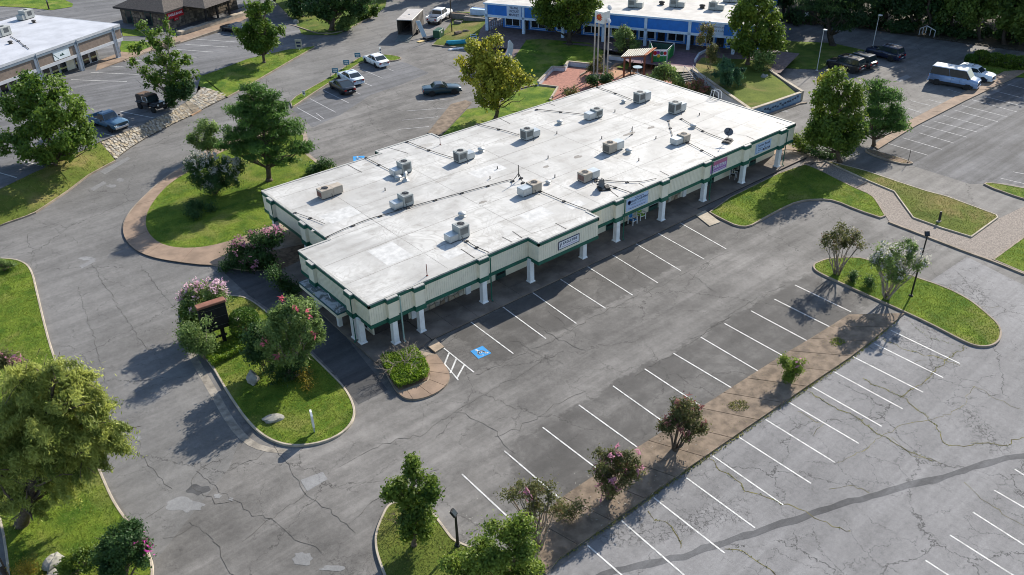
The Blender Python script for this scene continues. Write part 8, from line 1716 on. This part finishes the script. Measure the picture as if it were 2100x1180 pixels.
for i in range(6): q = np.array(p) + np.array([i * .34 - .8, -i * .12 + .2, 0]); b.T = Matrix.Translation(q) ; b.lathe([(.32, 0), (.3, .08 + .03 * (i % 3)), (.15, .16), (.02, .17)], 9)
b.T = None; b.off = (0, 0, 0); b.v = [(v[0] , v[1], v[2]) for v in b.v]
o = b.build('plastic_sheet', wc, None, True, p); tag(o, 'crumpled white plastic sheet on the asphalt below the mattress', 'plastic sheet')
t = thing('deck_chair', P(972, 88, .35), 'tilted pale blue folding chair on the path to the blue shops', 'chair', None, -.4)
for s in (-.4, .4): b = MB(); b.tube([(s, -.5, .05), (s, .35, 1.2)], .035, 6); b.build('frame_rail', blue_tr, t); b = MB(); b.tube([(s, .4, 0), (s, -.1, .6)], .035, 6); b.build('leg', blue_tr, t)
for i in range(5): b = MB(); f_ = i / 5 + .06; b.box(-.4, .4, -.5 + .85 * f_ - .06, -.5 + .85 * f_ + .1, .07 + 1.15 * f_, .1 + 1.15 * f_); b.build('slat', blue_s, t)
log_m = M('log_bark', (.16, .12, .09), .9, .3, 3, bump=.5)
for pts, r_, lab in (([(934, 71), (946, 68)], .42, 'short thick log nearest the green utility box'), ([(950, 66), (963, 66)], .34, 'longer log tapering to the right on the grass')):
    A_, C_ = P(*pts[0], .35), P(*pts[1], .4); b = MB(A_); b.tube([A_, tuple((np.array(A_) + np.array(C_)) / 2 + np.array([0, 0, .06])), C_], r_, 9, r_ * .8); tag(b.build('log', log_m, None, False, A_), lab, 'log')
t = thing('white_signboard', P(1045, 118, .7), 'white curved sculpture board standing behind the yellow maple', 'sign', None, -YAW + .5)
b = MB(); prof = [(-.5, .3), (.2, .1), (.5, .9), (.55, 1.7), (.1, 2.3), (-.15, 2.1), (-.2, 1.3)]; n = len(prof); b.add([(x, -.12, z) for x, z in prof] + [(x, .12, z) for x, z in prof], [tuple(range(n)), tuple(range(2 * n - 1, n - 1, -1))] + [(i, n + i, n + (i + 1) % n, (i + 1) % n) for i in range(n)]); b.build('board', post_w, t); b = MB(); b.tube([(0, 0, -.3), (0, 0, .26)], .06, 6); b.build('post', black_m, t)
wt_ = M('timber_grey', (.16, .15, .14), .85, .25, 2)
for q, lab, sz_ in (((944, 38, .2), 'dark long planter trough at the top of the dry lawn', (1.5, .5, .8)), ((940, 49, .15), 'small wooden crate on the dry lawn', (.6, .4, .45)), ((985, 44, .4), 'grey timber loading platform left of the blue shops', (2.6, .5, .6)), ((983, 30, .5), 'blue and white boxes stacked by the blue shops', (1.3, .6, .9))):
    p = P(*q); t = thing('planter' if 'trough' in lab else 'crate', p, lab, 'planter' if 'trough' in lab else 'crate', None, math.atan2(us[1], us[0])); mt_ = wt_ if 'blue' not in lab[:5] else blue_tr
    b = MB(); b.box(-sz_[0], sz_[0], -sz_[1], -sz_[1] + .06, 0, sz_[2]); b.box(-sz_[0], sz_[0], sz_[1] - .06, sz_[1], 0, sz_[2]); b.box(-sz_[0], -sz_[0] + .06, -sz_[1] + .062, sz_[1] - .062, 0, sz_[2]); b.box(sz_[0] - .06, sz_[0], -sz_[1] + .062, sz_[1] - .062, 0, sz_[2]); b.build('side_boards', mt_, t); b = MB(); b.box(-sz_[0] + .062, sz_[0] - .062, -sz_[1] + .062, sz_[1] - .062, 0, sz_[2] - .08); b.build('filling', mulch if 'trough' in lab else mt_, t)
# ---------------------------------------------------------------- right back: lawn, enclosure, railing, stone edge
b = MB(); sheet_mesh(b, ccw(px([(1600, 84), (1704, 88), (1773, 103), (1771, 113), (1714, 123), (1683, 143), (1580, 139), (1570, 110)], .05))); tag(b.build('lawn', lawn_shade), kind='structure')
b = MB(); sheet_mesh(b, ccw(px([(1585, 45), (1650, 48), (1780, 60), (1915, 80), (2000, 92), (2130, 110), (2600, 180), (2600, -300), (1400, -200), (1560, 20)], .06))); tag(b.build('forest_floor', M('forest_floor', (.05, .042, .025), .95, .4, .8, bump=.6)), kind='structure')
b = MB(); sheet_mesh(b, ccw(px([(1985, 136), (2020, 130), (2110, 142), (2180, 150), (2120, 162), (2060, 156), (2010, 150)], .06))); tag(b.build('lawn', lawn_m), kind='structure')
tag(tufts('grass', px([(1985, 136), (2020, 130), (2110, 142), (2180, 150), (2120, 162), (2060, 156), (2010, 150)]), 40, .12, .04, blade, .06, seed=44), 'grass under the clipped shrubs behind the passenger van', 'grass', kind='stuff')
def link_dark(i):
    m = var[i % 7][0].copy(); m.materials.clear(); m.materials.append(M('edging_stone', (.06, .055, .045), .95, .4, 3)); return m
rs_ = resample(px([(1915, 79), (1960, 86), (2010, 93), (2060, 100), (2120, 109), (2200, 120)]), 44); t = thing('stone_edging', tuple(rs_[10]), 'low dark stone edging along the foot of the wood', 'stone edging')
for i in range(43):
    c = (rs_[i] + rs_[i + 1]) / 2; d = rs_[i + 1] - rs_[i]; o = link('stone', (link_dark(i)), t); o.location = tuple(c - np.array(W(t))); o.rotation_euler = (0, 0, math.atan2(d[1], d[0])); L_ = np.linalg.norm(d); o.scale = (L_ * .5, .3, .7)
en = [P(1612, 48), P(1672, 52)]; t = thing('wooden_enclosure', en[0], 'dark wooden board enclosure with a small white notice under the trees', 'fence'); d = np.array(en[1]) - np.array(en[0]); L_ = np.linalg.norm(d); d /= L_; nn_ = np.array([-d[1], d[0], 0]) * .04; wb_ = M('enclosure_board', (.05, .04, .032), .9, .3, 2)
for k in range(18):
    p0, p1 = np.array(en[0]) + d * (L_ * k / 18 + .01), np.array(en[0]) + d * (L_ * (k + 1) / 18 - .01); b = MB(W(t)); b.prism(ccw([tuple((p0 + nn_)[:2]), tuple((p1 + nn_)[:2]), tuple((p1 - nn_)[:2]), tuple((p0 - nn_)[:2])]), 0, 2.2, True); b.build('board', wb_, t)
q = np.array(en[0]) + d * L_ * .66 - nn_ * 1.6; b = MB(W(t)); b.prism(ccw([tuple((q - d * .3)[:2]), tuple((q + d * .3)[:2]), tuple((q + d * .3 - nn_ * .4)[:2]), tuple((q - d * .3 - nn_ * .4)[:2])]), 1.2, 1.8, True); b.build('notice', post_w, t)
t = thing('railing', P(1890, 74), 'pale timber railing of steps leading into the wood', 'railing'); A_, B_, C_ = P(1884, 73), P(1898, 68, .6), P(1915, 78)
for a, c in ((A_, B_), (B_, C_)):
    b = MB(W(t)); b.tube([(a[0], a[1], a[2] + 1), (c[0], c[1], c[2] + 1)], .06, 6); b.build('handrail', trim_w, t)
for f_, a, c in ((0, A_, B_), (.5, A_, B_), (1, A_, B_), (.5, B_, C_), (1, B_, C_)):
    q = np.array(a) * (1 - f_) + np.array(c) * f_; b = MB(W(t)); b.tube([tuple(q), (q[0], q[1], q[2] + 1)], .05, 6); b.build('rail_post', trim_w, t)
# small dark plinth and scattered blossom litter by the median
lit = []; rg = np.random.default_rng(8)
for x, y, k in ((1230, 1030, 60), (980, 1095, 40), (1400, 930, 30), (1290, 1010, 30)):
    c = np.array(P(x, y)); lit.append(c + np.stack([rg.normal(0, 1.0, k), rg.normal(0, 1.0, k), np.full(k, .16)], 1))
c = np.concatenate(lit); V = rot_quads(c, .02 * rg.uniform(.6, 1.4, len(c)), .7, rg, 3.0); tag(link('fallen_petals', np_mesh('fallen_petals', V, 4, FM['white'], rg.uniform(0, 1, len(c)))), 'pale petals and litter scattered on the asphalt by the bushes', 'petals', kind='stuff')
